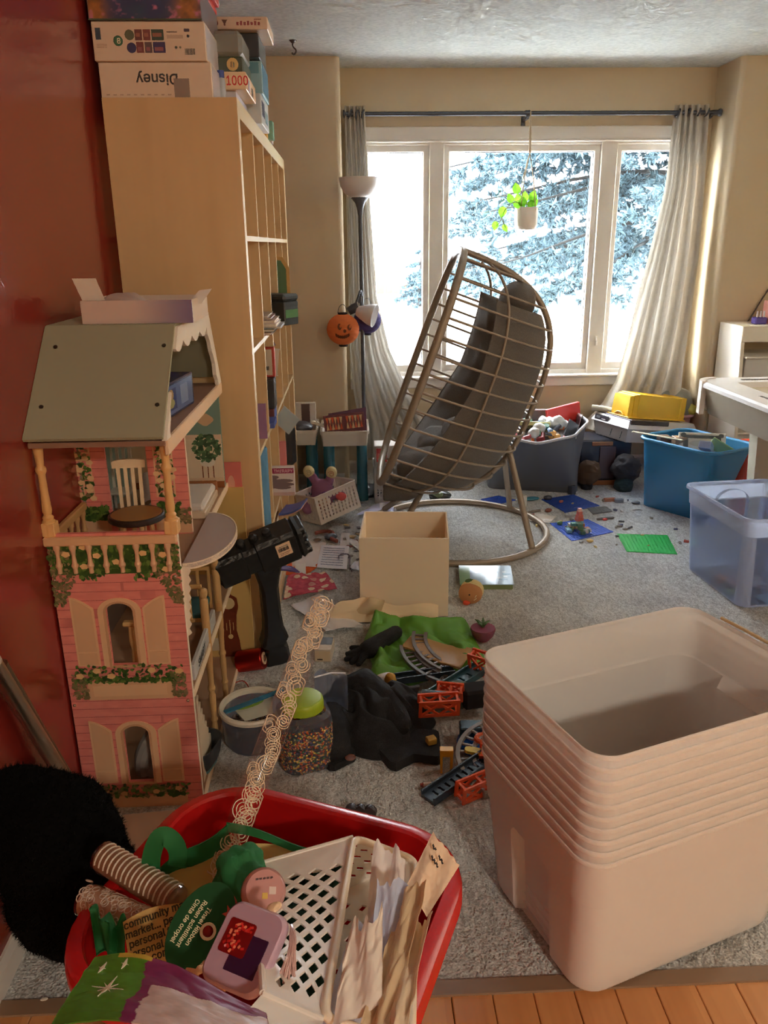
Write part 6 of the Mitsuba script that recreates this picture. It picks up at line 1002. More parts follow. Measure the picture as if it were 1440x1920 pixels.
# papers left of the carton
LN = lambda P, n, a, b: [(prism([np.array(P[0])[:2]*(1-v)*(1-a)+np.array(P[1])[:2]*(1-v)*a+np.array(P[3])[:2]*v*(1-a)+np.array(P[2])[:2]*v*a, np.array(P[0])[:2]*(1-v)*(1-b)+np.array(P[1])[:2]*(1-v)*b+np.array(P[3])[:2]*v*(1-b)+np.array(P[2])[:2]*v*b, np.array(P[0])[:2]*(1-v-.03)*(1-b)+np.array(P[1])[:2]*(1-v-.03)*b+np.array(P[3])[:2]*(v+.03)*(1-b)+np.array(P[2])[:2]*(v+.03)*b, np.array(P[0])[:2]*(1-v-.03)*(1-a)+np.array(P[1])[:2]*(1-v-.03)*a+np.array(P[3])[:2]*(v+.03)*(1-a)+np.array(P[2])[:2]*(v+.03)*a], .0003).apply_translation((0, 0, .0125)), (150, 154, 176)) for v in np.linspace(.12, .85, n)]
paper('blank white sheet beside the hammer head', [(-0.293, 3.472, 0.000), (-0.158, 3.462, 0.000), (-0.141, 3.778, 0.000), (-0.326, 3.852, -0.000)], (226, 216, 216), .003, 1, z=.003)
Pq = [(-0.177, 3.444, 0.000), (-0.038, 3.409, 0.000), (-0.025, 3.710, 0.000), (-0.164, 3.734, 0.000)]; paper('white page with printed lines lying on the other sheets', Pq, (226, 226, 236), .0005, 2, z=.011, extra=LN(Pq, 8, .1, .85))
paper('orange paper folder under the white sheets', [(-0.337, 3.392, 0.000), (-0.231, 3.341, 0.000), (-0.164, 3.496, 0.000), (-0.357, 3.718, 0.000)], (216, 100, 56), .003, 4, z=.002)
k = thing('dark_string', 'loop of dark string lying on the lined page', 'string'); add(k, tube(spline([np.array(p)+[0, 0, z] for p, z in (((-0.074, 3.530, 0.000), .016), ((-0.064, 3.584, 0.000), .018), ((-0.038, 3.589, 0.000), .017), ((-0.023, 3.526, 0.000), .012), ((-0.023, 3.460, 0.000), .008), ((-0.014, 3.395, 0.000), .006))], 30), .0028, 6), 'matte', (92, 80, 96))
paper('small white card with a black mark below the orange folder', [(-0.270, 3.375, 0.000), (-0.223, 3.365, 0.000), (-0.231, 3.487, 0.000), (-0.282, 3.490, 0.000)], (232, 226, 222), .001, 5, z=.012)
paper('narrow white paper strip above the lined page', [(-0.073, 3.713, 0.000), (-0.025, 3.702, 0.000), (-0.022, 3.918, 0.000), (-0.066, 3.922, 0.000)], (214, 208, 204), .001, 6, z=.004); paper('white torn sheet by the carton left side', [(-0.025, 3.769, -0.000), (0.022, 3.655, 0.000), (0.024, 3.781, 0.000), (-0.017, 3.830, 0.000)], (226, 224, 226), .003, 7, z=.004); paper('white flat leaflet touching the carton left side', [(-0.023, 3.434, 0.000), (0.018, 3.393, 0.000), (0.020, 3.523, 0.000), (-0.008, 3.498, 0.000)], (214, 220, 236), .006, 8, z=.004)
paper('big white sheet curling beside the tube of ribbon', [(-0.271, 3.036, 0.000), (-0.116, 2.777, 0.000), (0.025, 2.813, 0.000), (-0.157, 3.134, 0.000)], (226, 224, 228), .010, 9, z=.004, bend=.012)
paper('white sheet standing beside the egg chair ring', [(0.115, 4.366, 0.000), (0.240, 4.510, 0.000), (0.220, 4.135, 0.030), (0.015, 4.172, 0.010)], (196, 200, 226), .003, 10, z=.004); paper('white card beside the chair base behind the carton', [(0.147, 4.248, 0.000), (0.243, 4.241, 0.000), (0.228, 4.296, 0.020), (0.151, 4.322, 0.020)], (232, 236, 244), .003, 11, z=.012); paper('white poster sheet behind the basket beside the bookcase', [(-0.314, 4.349, 0.000), (-0.217, 4.219, 0.000), (-0.234, 4.351, 0.020), (-0.312, 4.437, 0.020)], (214, 210, 214), .004, 12, z=.004)
def _floral(p, n, uv):
    a, b, c = mikit.voronoi(p.x*24, p.y*20); d = mikit.fbm(p.x*60, p.y*60, 2.0)
    return mikit.mix(mikit.mix(L3((166, 44, 70)), L3((214, 96, 110)), d), L3((232, 214, 190)), mikit.smoothstep(.55, .4, a+.25*d)*mikit.smoothstep(.25, .4, c))
bsdf('floral_cloth', base_color=mikit.proc(_floral), roughness=.9)
k = thing('floral_cloth_piece', 'pink floral cloth lying on the carpet left of the carton', 'cloth'); Q = [np.array(p) for p in ((-0.304, 3.090, 0.000), (-0.080, 3.196, 0.000), (-0.141, 3.378, 0.000), (-0.304, 3.346, 0.000))]
add(k, grid(lambda u, v: tuple((1-u)*(1-v)*Q[0][c]+u*(1-v)*Q[1][c]+u*v*Q[2][c]+(1-u)*v*Q[3][c]+(0 if c < 2 else .004+.030*meshkit.fbm(np.stack([u*4, v*3, u*0], -1), 3, 2)) for c in range(3)), 30, 24, .002), 'floral_cloth', smooth=True)
k = thing('striped_strap', 'brown and white striped strap with a dark buckle on the papers', 'strap'); ss = [np.array(p)+[0, 0, .015] for p in ((-0.199, 3.899, 0.000), (-0.145, 3.927, 0.000), (-0.111, 3.901, 0.000), (-0.120, 3.838, 0.000), (-0.087, 3.774, -0.000))]; add(k+'__band', tube(spline(ss, 24), .010, 8), 'cloth', (130, 70, 56)); add(k+'__buckle', bumpy(sphere(1, ss[3]+np.array([0, 0, .002]), 3, (.032, .024, .016)), .008, 40, 3), 'plastic', (60, 64, 72))
k = thing('brown_disc', 'flat brown wooden disc on the papers', 'disc'); add(k, xf(lathe([(0, 0), (.020, 0), (.020, .004), (0, .004)], 20), np.array((-0.187, 3.796, 0.000))+[0, 0, .014]), 'plastic', (110, 92, 78))
k = thing('purple_strip', 'dark purple plastic strip sticking out from behind the hammer', 'toy part'); add(k, tube(spline([(-0.319, 2.950, 0.215), (-0.267, 2.960, 0.209), (-0.222, 2.970, 0.187)], 12), [.012]*8+[.010, .008, .005, .002], 8), 'plastic', (70, 52, 110))
k = thing('shop_box', 'small white and black carton on the carpet behind the tube of ribbon', 'box'); add(k, [(xf(box(-.03, .03, -.05, .05, 0, .05, .002), (0, 0, 0)), (206, 190, 170)), (box(-.028, .028, -.01, .046, .05, .0506), (52, 48, 48)), (box(-.028, .028, -.0506, -.05, .006, .044), (222, 196, 160)), (box(-.020, .0, -.0512, -.0506, .008, .013), (80, 66, 60))], 'plastic', smooth=False, M=trimesh.transformations.translation_matrix((-.118, 2.62, 0))@trimesh.transformations.rotation_matrix(-.12, [0, 0, 1]))
# floor clutter heap under the basket
rg = np.random.default_rng(17)
for i in range(20):
    u, v = 640+40*rg.random(), 985+50*rg.random(); q = thing('paper_scrap', f"small {['rust', 'brown', 'cream', 'grey', 'tan'][i % 5]} scrap in the clutter between basket and carton", 'scrap', 'scraps between basket and carton'); x, y = -.05+.12*rg.random(), 3.55+.5*rg.random(); add(q, xf(cbox(.03, .016, .006, .001, 0), (x, y, .0), rz=rg.random()*180), 'matte', [(120, 70, 60), (96, 84, 76), (206, 190, 150), (80, 76, 78), (176, 150, 110)][i % 5])
k = thing('dark_toy_heap', 'dark green and black toy lying under the egg chair bowl', 'toy'); c = np.array((0.518, 4.437, 0.000)); add(k+'__body', bumpy(sphere(1, c+[0, .02, .028], 3, (.065, .04, .030)), .016, 30, 3), 'plastic', (36, 38, 36)); add(k+'__part', bumpy(sphere(1, c+[-.02, -.01, .045], 2, (.03, .02, .016)), .006, 50, 4), 'plastic', (104, 116, 84))
# ---------------------------------------------------------------- toy heap on the carpet: jars, coat, bag, tracks
k = thing('bead_tub', 'clear tub of beads with a white rim lying open left of the bead jar', 'tub'); c = np.array((-.315, 2.10, .0))
add(k+'__wall', lathe([(0, .002), (.082, .002), (.092, .02), (.098, .115)], 40).apply_translation(c), 'clear_plastic', smooth=40); add(k+'__rim', lathe([(.088, .112), (.102, .112), (.104, .122), (.100, .128), (.090, .126), (.088, .112)], 40).apply_translation(c), 'plastic', (222, 216, 200), smooth=40)
rg = np.random.default_rng(3)
def beads(n, r0, z0, z1, c, cols, s=.0042):
    base = trimesh.creation.icosphere(subdivisions=0, radius=s); V, F, K = [], [], []
    for i in range(n):
        a = rg.random()*6.283; z = z0+(z1-z0)*rg.random(); top = z > z1-.012; rr_ = r0*(rg.random()**.5 if top else .93+.07*rg.random()); V.append(base.vertices+c+[rr_*math.cos(a), rr_*math.sin(a), z]); F.append(base.faces+12*i); K.append(np.tile(lin(cols[int(rg.random()*len(cols))]), (12, 1)))
    return trimesh.Trimesh(np.vstack(V), np.vstack(F), process=False), np.vstack(K)
m, kc = beads(1500, .080, .012, .060, c, [(150, 120, 96), (120, 110, 104), (196, 170, 140), (96, 90, 92), (170, 130, 100)], .006); q = thing('loose_beads', 'mixed brownish beads filling the bead tub', 'beads', kind='stuff'); add(q, m, 'plastic', kc, smooth=False)
q = thing('blue_strip', 'blue plastic strip lying across the bead tub rim', 'strip'); add(q, hull([(-.398, 2.062, .129), (-.388, 2.048, .129), (-.235, 2.165, .136), (-.225, 2.150, .136), (-.398, 2.062, .133), (-.388, 2.048, .133), (-.235, 2.165, .140), (-.225, 2.150, .140)]), 'plastic', (40, 104, 136))
q = thing('green_label_card', 'green and white label card inside the bead tub', 'card'); add(q, [(hull([c+np.array(p) for p in ((-.06, .01, .104), (.05, .06, .112), (-.02, -.05, .100), (.06, -.02, .106), (-.06, .01, .106), (.05, .06, .114), (-.02, -.05, .102), (.06, -.02, .108))]), (206, 204, 186)), (xf(prism(E2(0, 0, .045, .018), .002), c+[-.015, .03, .1085], rz=25, ry=-4), (126, 160, 60))], 'plastic', smooth=False)
k = thing('bead_jar', 'clear round-cornered jar full of colourful beads with a lime green lid', 'jar'); c = np.array((-.158, 1.995, .0)); o = rrect(.150, .150, .045, 6)
add(k+'__wall', xf(loft([ring3(o*.92, .002), ring3(o, .012), ring3(o, .150), ring3(o*.96, .168), ring3(o*.80, .178)], True, False), c, rz=18), 'clear_plastic', smooth=40)
add(k+'__lid', xf(lathe([(0, .205), (.052, .205), (.058, .200), (.060, .19), (.060, .172), (.056, .170), (0, .170)], 40), c+[0, .0, .006]), 'plastic', (164, 190, 40), smooth=40)
BCOL = [(196, 96, 52), (60, 110, 70), (206, 160, 110), (150, 60, 44), (210, 190, 150), (90, 80, 120), (186, 120, 60), (50, 60, 60), (226, 200, 90), (120, 70, 50)]
m = xf(loft([ring3(o*.90, .006), ring3(o*.965, .015), ring3(o*.965, .146), ring3(o*.6, .155)], True, True), c, rz=18); q = thing('jar_beads', 'colourful fuse beads filling the lime lidded jar', 'beads', kind='stuff')
bb = trimesh.creation.icosphere(subdivisions=0, radius=.0046); V, F, K = [m.vertices], [m.faces], [np.tile(lin((110, 70, 46)), (len(m.vertices), 1))]; n0 = len(m.vertices); P_, _ = trimesh.sample.sample_surface(m, 3800, seed=5)
V.append((P_[:, None]+bb.vertices[None]).reshape(-1, 3)); F.append((bb.faces[None]+12*np.arange(len(P_))[:, None, None]).reshape(-1, 3)+n0); K.append(np.repeat(np.array([lin(BCOL[int(x*10)]) for x in rg.random(len(P_))]), 12, axis=0)); add(q, trimesh.Trimesh(np.vstack(V), np.vstack(F), process=False), 'plastic', np.vstack(K), smooth=False)
k = thing('zip_bag', 'clear zip bag tucked behind the lime green jar lid', 'bag'); add(k, grid(lambda u, v: (-.13+.10*u, 2.12+.02*np.sin(5*u), .02+.19*v+.008*np.sin(9*u)), 14, 12), 'clear_plastic', smooth=True); add(k+'__zip', tube([(-.13, 2.12, .20), (-.08, 2.135, .205), (-.035, 2.13, .205)], .003, 6), 'plastic', (210, 214, 226))
k = thing('white_slip', 'small white paper slip behind the black jacket', 'paper'); add(k, grid(lambda u, v: (-.07+.08*u, 2.26+.05*v, .03+.03*v+.01*u), 8, 8, .001), 'matte', (214, 200, 200))
# black jacket
bsdf('black_wool', base_color=mikit.proc(lambda p, n, uv: mikit.mix(L3((26, 25, 25)), L3((52, 52, 54)), mikit.fbm(p.x*30, p.y*30, p.z*30)*mikit.noise(p.x*500, p.y*500, p.z*500))), roughness=1.0, specular=.2, sheen=.5)
k = thing('black_jacket', 'black jacket crumpled on the carpet between the bead jar and the orange track pieces', 'jacket')
def jk(cx, cy, rx, ry, h, seed, rz=0):
    def fn(u, v):
        a = 2*math.pi*u; r = v; q = meshkit.fbm(np.stack([np.cos(a)*1.2*r+seed, np.sin(a)*1.2*r, r*0], -1), 3, seed); R = .78+.5*(meshkit.noise(np.stack([np.cos(a)*1.6+seed, np.sin(a)*1.6, a*0], -1), seed)); d = math.radians(rz)
        x, y = rx*r*R*np.cos(a), ry*r*R*np.sin(a); fold = np.abs(np.sin(14*q+3*x/rx))
        z = h*(1-r**3)*(.55+.5*q)+.032*fold*(1-r**4)*(h > .05)+.012*(1-r**6)
        return cx+x*math.cos(d)-y*math.sin(d), cy+x*math.sin(d)+y*math.cos(d), np.maximum(z, .003)
    return grid(fn, 110, 40)
add(k+'__body', jk(.045, 2.135, .185, .165, .13, 3, 10), 'black_wool', smooth=True)
add(k+'__sleeve', bumpy(fuse([], [[((-.06, 2.16, .05), .060), ((-.085, 2.05, .055), .058), ((-.07, 1.99, .035), .045)]], .015), .010, 22, 5), 'black_wool', smooth=True)
add(k+'__collar', bumpy(fuse([], [[((-.05, 2.22, .10), .035), ((.02, 2.20, .135), .04), ((.085, 2.12, .115), .04), ((.12, 2.06, .07), .04)]], .014), .008, 26, 6), 'black_wool', smooth=True)
def flat(pts, t, amp=.004, seed=0, r=.012, step=.02):
    m = tm(m3.Manifold.extrude(m3.CrossSection([list(map(tuple, np.array([p[:2] for p in pts])))]).offset(-r, m3.JoinType.Round).offset(r, m3.JoinType.Round), t).refine_to_length(step)); return bumpy(m, amp, 18, seed)
add(k+'__panel', xf(flat([(-0.115, 1.973, 0.000), (-0.080, 1.922, -0.000), (-0.009, 1.977, -0.000), (-0.029, 2.074, 0.000), (-0.089, 2.083, 0.000)], .022, .005, 7), (0, 0, .003)), 'black_wool', smooth=40)
add(k+'__panel', xf(flat([(0.035, 2.035, 0.000), (0.095, 1.912, 0.000), (0.157, 1.958, 0.000), (0.240, 1.938, 0.000), (0.243, 2.077, 0.000), (0.118, 2.098, 0.000)], .030, .008, 8), (0, 0, .003)), 'black_wool', smooth=40)
kb = np.array((-0.026, 1.956, 0.000)); add(k+'__button', xf(lathe([(0, 0), (.014, 0), (.016, .003), (.012, .005), (.004, .004), (0, .004)], 20), kb+[0, 0, .028]), 'plastic', (112, 66, 46), smooth=40)
# green bag, glove, tan sheet
bsdf('green_nylon', base_color=mikit.proc(lambda p, n, uv: L3((86, 140, 40))*(.75+.5*mikit.fbm(p.x*14, p.y*14, p.z*14))), roughness=.55, sheen=.3)
k = thing('green_bag', 'bright green crumpled fabric bag spread under the toy tracks', 'bag')
def gb(u, v):
    A, B, C, D_ = [np.array(p) for p in ((-0.003, 2.531, 0.000), (0.034, 2.349, 0.000), (0.478, 2.456, 0.000), (0.439, 2.773, 0.000))]; E_ = np.array((0.046, 2.830, 0.000))
    x = (1-u)*(1-v)*E_[0]+(1-u)*v*B[0]+u*v*C[0]+u*(1-v)*D_[0]; y = (1-u)*(1-v)*E_[1]+(1-u)*v*B[1]+u*v*C[1]+u*(1-v)*D_[1]; q = meshkit.fbm(np.stack([x*8, y*8, x*0], -1), 3, 4); edge = np.minimum(np.minimum(u, 1-u), np.minimum(v, 1-v))
    w = .03*np.sin(9*v+2)*(1-u); return x+w*(.5-u), y+.02*np.sin(8*u)*(1-2*v), .004+(.02+.075*np.abs(q-.45)*2)*np.minimum(1, edge*9)+.045*np.exp(-((v-.03)/.12)**2)*np.minimum(1, edge*14+.2)+.03*np.exp(-((u-.06)/.10)**2)*np.minimum(1, edge*14+.2)
add(k, grid(gb, 80, 60, .0015), 'green_nylon', smooth=True)
k = thing('black_glove', 'black knit glove lying on the left of the green bag', 'glove')
w0, p0 = np.array((0.147, 2.679, 0.055)), np.array((0.040, 2.544, 0.060)); 
def gp(u, v, z=.05): return np.array(Z_(u, v, z)) if False else None
fg = [np.array(p) for p in ((-0.032, 2.535, 0.050), (-0.037, 2.524, 0.035), (-0.018, 2.509, 0.030), (0.005, 2.487, 0.035), (-0.017, 2.569, 0.055))]
ch = [[(w0, .026), (w0*.5+p0*.5, .030), (p0, .034)]]+[[(p0*.75+f_*.25+np.array([0, 0, 0]), .017), (p0*.3+f_*.7, .0125), (f_, .010)] for f_ in fg[:4]]+[[(p0*.9+w0*.1, .018), (p0*.5+fg[4]*.5, .013), (fg[4], .010)]]
add(k, bumpy(fuse([], ch, .008, 8), .0015, 120, 2), 'black_wool', smooth=True)
k = thing('tan_envelope', 'tan padded envelope lying on the green bag', 'envelope'); Q = [np.array(p) for p in ((0.158, 2.532, 0.075), (0.346, 2.368, 0.070), (0.420, 2.520, 0.060), (0.198, 2.612, 0.075))]
add(k, grid(lambda u, v: tuple((1-u)*(1-v)*Q[0][c]+u*(1-v)*Q[1][c]+u*v*Q[2][c]+(1-u)*v*Q[3][c]+(.012*np.sin(math.pi*u)*np.sin(math.pi*v)+.004*np.sin(8*u) if c == 2 else 0) for c in range(3)), 24, 16, .006), 'plastic', (180, 138, 76), smooth=True)
# train tracks
def curve_track(name, label, C, r, a0, a1, z0, z1, col, w=.022, ties=9, tilt=0.0, wide=False):
    """a curved toy track: two rails, a gap and cross ties"""
    k = thing(name, label, 'toy track'); t = np.radians(np.linspace(a0, a1, 26)); z = np.linspace(z0, z1, 26)
    for s, nm in ((-1, 'rail'), (1, 'rail')):
        rr_ = r+s*w; prof = []
        for i in range(26): prof.append([(C[0]+(rr_+dx)*math.cos(t[i]), C[1]+(rr_+dx)*math.sin(t[i]), z[i]+dz) for dx, dz in ((-.006, 0), (.006, 0), (.006, .012), (-.006, .012))])
        add(k+'__'+nm, loft([np.array(p) for p in prof], True, True), 'plastic', col, smooth=30)
    for j in range(ties):
        a = math.radians(a0+(a1-a0)*(j+.5)/ties); zz_ = z0+(z1-z0)*(j+.5)/ties; add(k+'__tie', xf(cbox(w*2, .009, .006, .001, 0), (C[0]+r*math.cos(a), C[1]+r*math.sin(a), zz_+.002), rz=math.degrees(a)), 'plastic', col)
    return k
g1 = (112, 104, 98)
curve_track('curved_track', 'grey curved toy track lying over the tan envelope', (.245+.17, 2.55), .19, 165, 232, .085, .055, g1); curve_track('curved_track', 'grey curved toy track half under the first one on the green bag', (.235+.17, 2.53), .225, 178, 240, .065, .045, (96, 90, 86)); curve_track('curved_track', 'light grey curved toy track standing at the heap front beside the yellow pillar', (.43, 1.93), .125, 110, 200, .05, .02, (150, 146, 142), ties=7)
def straight_track(label, a, b, w, z0, z1, col, holes=8, rot=0):
    k = thing('track_ramp', label, 'toy track'); a, b = np.array(a[:2]), np.array(b[:2]); L = np.linalg.norm(b-a); M = np.eye(4); e = np.r_[(b-a), z1-z0]; e /= np.linalg.norm(e); n_ = np.array([-e[1], e[0], 0]); n_ /= np.linalg.norm(n_); u_ = np.cross(e, n_); M[:3, 0], M[:3, 1], M[:3, 2], M[:3, 3] = e, n_, u_, np.r_[a, z0]
    p = sbox(0, -w, L, w)
    for i in range(holes): x = L*(.12+.76*i/(holes-1)); p = p.difference(sbox(x-.004, -w*.45, x+.004, w*.45))
    add(k+'__deck', prism(p, .008), 'plastic', col, M=M, smooth=False)
    for s in (-1, 1): add(k+'__side', box(0, L, s*w-.003, s*w+.003, -.004, .020, .001), 'plastic', col, M=M)
    return k
straight_track('dark navy track ramp with slots lying in front of the toy heap', (0.181, 1.779, 0.000), (0.370, 1.926, 0.000), .024, .012, .030, (28, 38, 48), 9)
straight_track('dark teal track ramp lying across the middle of the toy heap', (.235, 2.20), (.42, 2.36), .028, .06, .075, (26, 66, 72), 6); straight_track('dark blue grooved ramp at the edge of the green bag', (.11, 2.36), (.33, 2.38), .018, .035, .05, (30, 44, 52), 10)
def trestle(label, p, rz, rx, col=(242, 104, 54), W=.12, Hh=.06, t=.014, ry=0):
    """an orange truss support: a frame with crossed bars"""
    k = thing('trestle', label, 'toy track support'); b = lambda x0, z0, x1, z1, w=.006: affinity.rotate(sbox(0, -w/2, math.hypot(x1-x0, z1-z0), w/2), math.degrees(math.atan2(z1-z0, x1-x0)), origin=(0, 0))
    S = lambda *a: affinity.translate(b(*a), a[0], a[1])
    f = unary_union([S(0, .004, W, .004, .010), S(0, Hh-.004, W, Hh-.004, .010), S(.004, 0, .004, Hh, .010), S(W-.004, 0, W-.004, Hh, .010), S(.005, .005, W/2+.01, Hh-.005), S(W-.005, .005, W/2-.01, Hh-.005), S(.005, Hh-.005, W/2, .005), S(W-.005, Hh-.005, W/2, .005)])
    M = trimesh.transformations.translation_matrix(p)@trimesh.transformations.rotation_matrix(math.radians(rz), [0, 0, 1])@trimesh.transformations.rotation_matrix(math.radians(ry), [0, 1, 0])@trimesh.transformations.rotation_matrix(math.radians(rx), [1, 0, 0])
    for y in (0, .036): add(k+'__side', xf(upright(prism(f, .006)), (0, y+.006, 0)), 'plastic', col, M=M, smooth=False)
    for x in (.004, W/2, W-.010): add(k+'__bar', box(x, x+.007, .005, .037, Hh-.010, Hh-.003), 'plastic', col, M=M); 
    for x in (.004, W-.010): add(k+'__bar', box(x, x+.007, .005, .037, .002, .009), 'plastic', col, M=M)
    return k
trestle('orange truss support lying on its side before the jacket, wide end to the left', (.185, 2.10, .060), 3, 12, W=.125); trestle('tall orange truss support leaning against the bin stack above the other pieces', (.375, 2.36, .062), -38, 10, W=.135, Hh=.075); trestle('orange truss piece half buried under the grey plate in the toy heap', (.245, 2.185, .07), -14, 20, W=.085, Hh=.04); trestle('orange truss piece under the navy track ramp at the heap front', (.275, 1.765, .003), 28, 6, W=.12, Hh=.05); trestle('short orange truss piece beside the yellow tongue in the heap', (.345, 1.93, .02), -12, 30, W=.07, Hh=.035)
k = thing('yellow_pillar', 'yellow toy pillar standing in front of the toy heap', 'toy pillar'); c = np.array((0.248, 1.903, 0.000)); P = Polygon([(-.017, 0), (-.011, 0), (-.011, .055), (.011, .055), (.011, 0), (.017, 0), (.019, .075), (-.019, .075)]); add(k, xf(upright(prism(P, .022)), c+[0, .022, .003], rz=-4), 'plastic', (226, 170, 46), smooth=False)
k = thing('yellow_cube', 'small yellow toy block on the dark jacket edge', 'toy block'); add(k, xf(cbox(.028, .024, .020, .002, 0), (.213, 2.005, .035), rz=20), 'plastic', (196, 160, 70))
k = thing('yellow_tongue', 'yellow flat toy piece on the blue disc in the heap', 'toy part'); add(k, xf(prism(Polygon(rrect(.085, .026, .012)), .008), (0.345, 1.942, 0.040), rz=-10, ry=6), 'plastic', (222, 200, 80))
k = thing('blue_disc', 'blue round toy platform under the orange pieces at the bin stack', 'toy platform'); add(k, lathe([(0, 0), (.075, 0), (.078, .006), (.075, .014), (.045, .014), (.04, .010), (0, .010)], 36).apply_translation((0.370, 2.025, 0.012)), 'plastic', (28, 84, 170))
k = thing('orange_hook', 'orange bent toy piece on the blue disc', 'toy part'); e = np.array((0.364, 1.997, 0.050)); add(k, tube(spline([e+[.03, .01, 0], e+[-.01, .012, .004], e+[-.02, -.004, .004], e+[.02, -.03, 0]], 16), .007, 8), 'plastic', (216, 96, 52))
k = thing('grey_plate', 'grey square toy plate standing up in the toy heap by the jacket', 'toy plate'); 
MP = trimesh.transformations.translation_matrix((.150, 2.215, .075))@trimesh.transformations.rotation_matrix(math.radians(12), [0, 0, 1])@trimesh.transformations.rotation_matrix(math.radians(-55), [1, 0, 0])
add(k+'__plate', box(-.045, .045, -.035, .05, 0, .010, .002), 'plastic', (64, 64, 66), M=MP); add(k+'__clip', box(-.01, .014, -.002, .022, .0105, .020, .002), 'plastic', (96, 96, 98), M=MP)
k = thing('grey_green_shell', 'dull green rounded toy shell in the middle of the heap', 'toy'); add(k, bumpy(sphere(1, (.315, 2.24, .05), 3, (.075, .045, .045)), .004, 20, 2), 'plastic', (78, 90, 78)); k = thing('dark_box_toy', 'black boxy toy beside the bin stack', 'toy'); add(k, xf(cbox(.09, .07, .065, .008, 0), (.375, 2.215, .03), rz=10), 'matte', (34, 31, 30)); k = thing('teal_block', 'dark teal toy block by the bin stack in the heap', 'toy block'); add(k, xf(cbox(.10, .05, .035, .004, 0), (.355, 2.065, .02), rz=-4), 'plastic', (26, 52, 64)); k = thing('blue_grey_tube', 'blue grey toy tube behind the orange truss support', 'toy part'); add(k, tube([(.20, 2.165, .105), (.31, 2.145, .10)], .014, 12), 'plastic', (90, 116, 130)); k = thing('white_shoe_toy', 'white and orange toy shoe tip sticking out behind the jacket', 'toy'); add(k+'__top', xf(sphere(1, (0, 0, 0), 3, (.045, .022, .018)), (.075, 2.27, .095), rz=18, ry=-16), 'plastic', (226, 220, 218)); add(k+'__sole', xf(sphere(1, (0, 0, 0), 2, (.044, .021, .008)), (.076, 2.268, .080), rz=18, ry=-16), 'plastic', (214, 150, 120))
k = thing('yellow_toy_bit', 'small yellow toy peeking from under the jacket collar', 'toy'); add(k, bumpy(sphere(.02, (.105, 2.235, .12), 2), .005, 40), 'plastic', (196, 150, 50))
k = thing('marker_pen', 'white marker pen with a dark band on the carpet left of the navy ramp', 'marker'); a, b = np.array((0.167, 1.849, 0.000)), np.array((0.242, 1.852, 0.000)); up_ = np.array([0, 0, .0085]); add(k+'__body', tube([a+(b-a)*.12+up_, b+up_], .0075, 12), 'plastic', (216, 196, 186)); add(k+'__band', tube([a+(b-a)*.42+up_, a+(b-a)*.47+up_], .0079, 12), 'plastic', (50, 44, 44)); add(k+'__tip', tube([a+up_, a+(b-a)*.12+up_], [.004, .007], 10), 'plastic', (150, 70, 60))
k = thing('grey_track_end', 'grey toy track end at the foot of the bin stack', 'toy part'); add(k, xf(cbox(.05, .03, .022, .003, 0), (0.354, 1.809, 0.000), rz=20), 'plastic', (150, 140, 130))
k = thing('dark_wheel_toy', 'black wheeled toy just behind the red tub rim', 'toy'); 
for i in range(3): add(k+'__wheel', xf(lathe([(0, -.009), (.016, -.009), (.018, -.006), (.018, .006), (.016, .009), (0, .009)], 16), np.array((-0.023, 1.744, 0.000))+[.024*i, -.004*i, .018], rx=90, rz=-12), 'plastic', (44, 34, 36))
add(k+'__axle', hull([np.array((-0.026, 1.744, 0.000))+[x, y, z] for x in (0, .055) for y in (-.004, .008) for z in (.014, .022)]), 'plastic', (70, 50, 56))
# ---------------------------------------------------------------- stack of ten translucent bins
scene['milky_plastic'] = {'type': 'principledthin', 'base_color': rgb((252, 250, 249)), 'roughness': .26, 'spec_trans': .05, 'diff_trans': .78, 'eta': 1.45}
SB = trimesh.transformations.translation_matrix((.607, 1.425, 0))@trimesh.transformations.rotation_matrix(math.radians(20.0), [0, 0, 1])
W, D, Hb, NB, STEP = .575, .415, .362, 10, .0255
def bin_ring(t, notch):
    """the outline of a bin at the height share t; a grip channel is pressed into both ends"""
    w, d = W-.058*(1-t), D-.052*(1-t); o = rrect(w, d, .045+.01*(1-t), 6); out = []
    for i in range(len(o)):
        out.append(o[i]); j = (i+1) % len(o); a, b = o[i], o[j]
        if abs(a[0]-b[0]) < 1e-9 and abs(a[1]-b[1]) > .1:       # an end
            s = np.sign(a[0]); dy = np.sign(b[1]-a[1])
            for y, dd in ((-.072, 0), (-.060, 1), (.060, 1), (.072, 0)): out.append(np.array([a[0]-s*notch*dd, dy*y]))
    return np.array(out)
def bin_meshes():
    wall = [ring3(bin_ring(0, 0)*.93, 0.0), ring3(bin_ring(.0, .022)*.985, .004), ring3(bin_ring(.03, .026), .014), ring3(bin_ring(.62, .026), Hb*.62), ring3(bin_ring(.66, .0), Hb*.67)]
    band = [ring3(bin_ring(.66, 0), Hb*.67), ring3(offs(bin_ring(.67, 0), .004), Hb*.685), ring3(offs(bin_ring(1, 0), .004), Hb*.97)]
    rim = [ring3(offs(bin_ring(1, 0), .003), Hb*.985), ring3(offs(bin_ring(1, 0), .0045), Hb), ring3(offs(bin_ring(1, 0), .0065), Hb-.001), ring3(offs(bin_ring(1, 0), .0072), Hb-.004), ring3(offs(bin_ring(1, 0), .0068), Hb-.009)]
    return loft(wall, True, False), loft(band[:], False, False), loft([band[-1]]+rim, False, False)
BM = [tm(m) for m in bin_meshes()]; ORD = ['lowest', 'second', 'third', 'fourth', 'fifth', 'sixth', 'seventh', 'eighth', 'ninth', 'topmost']; first = None
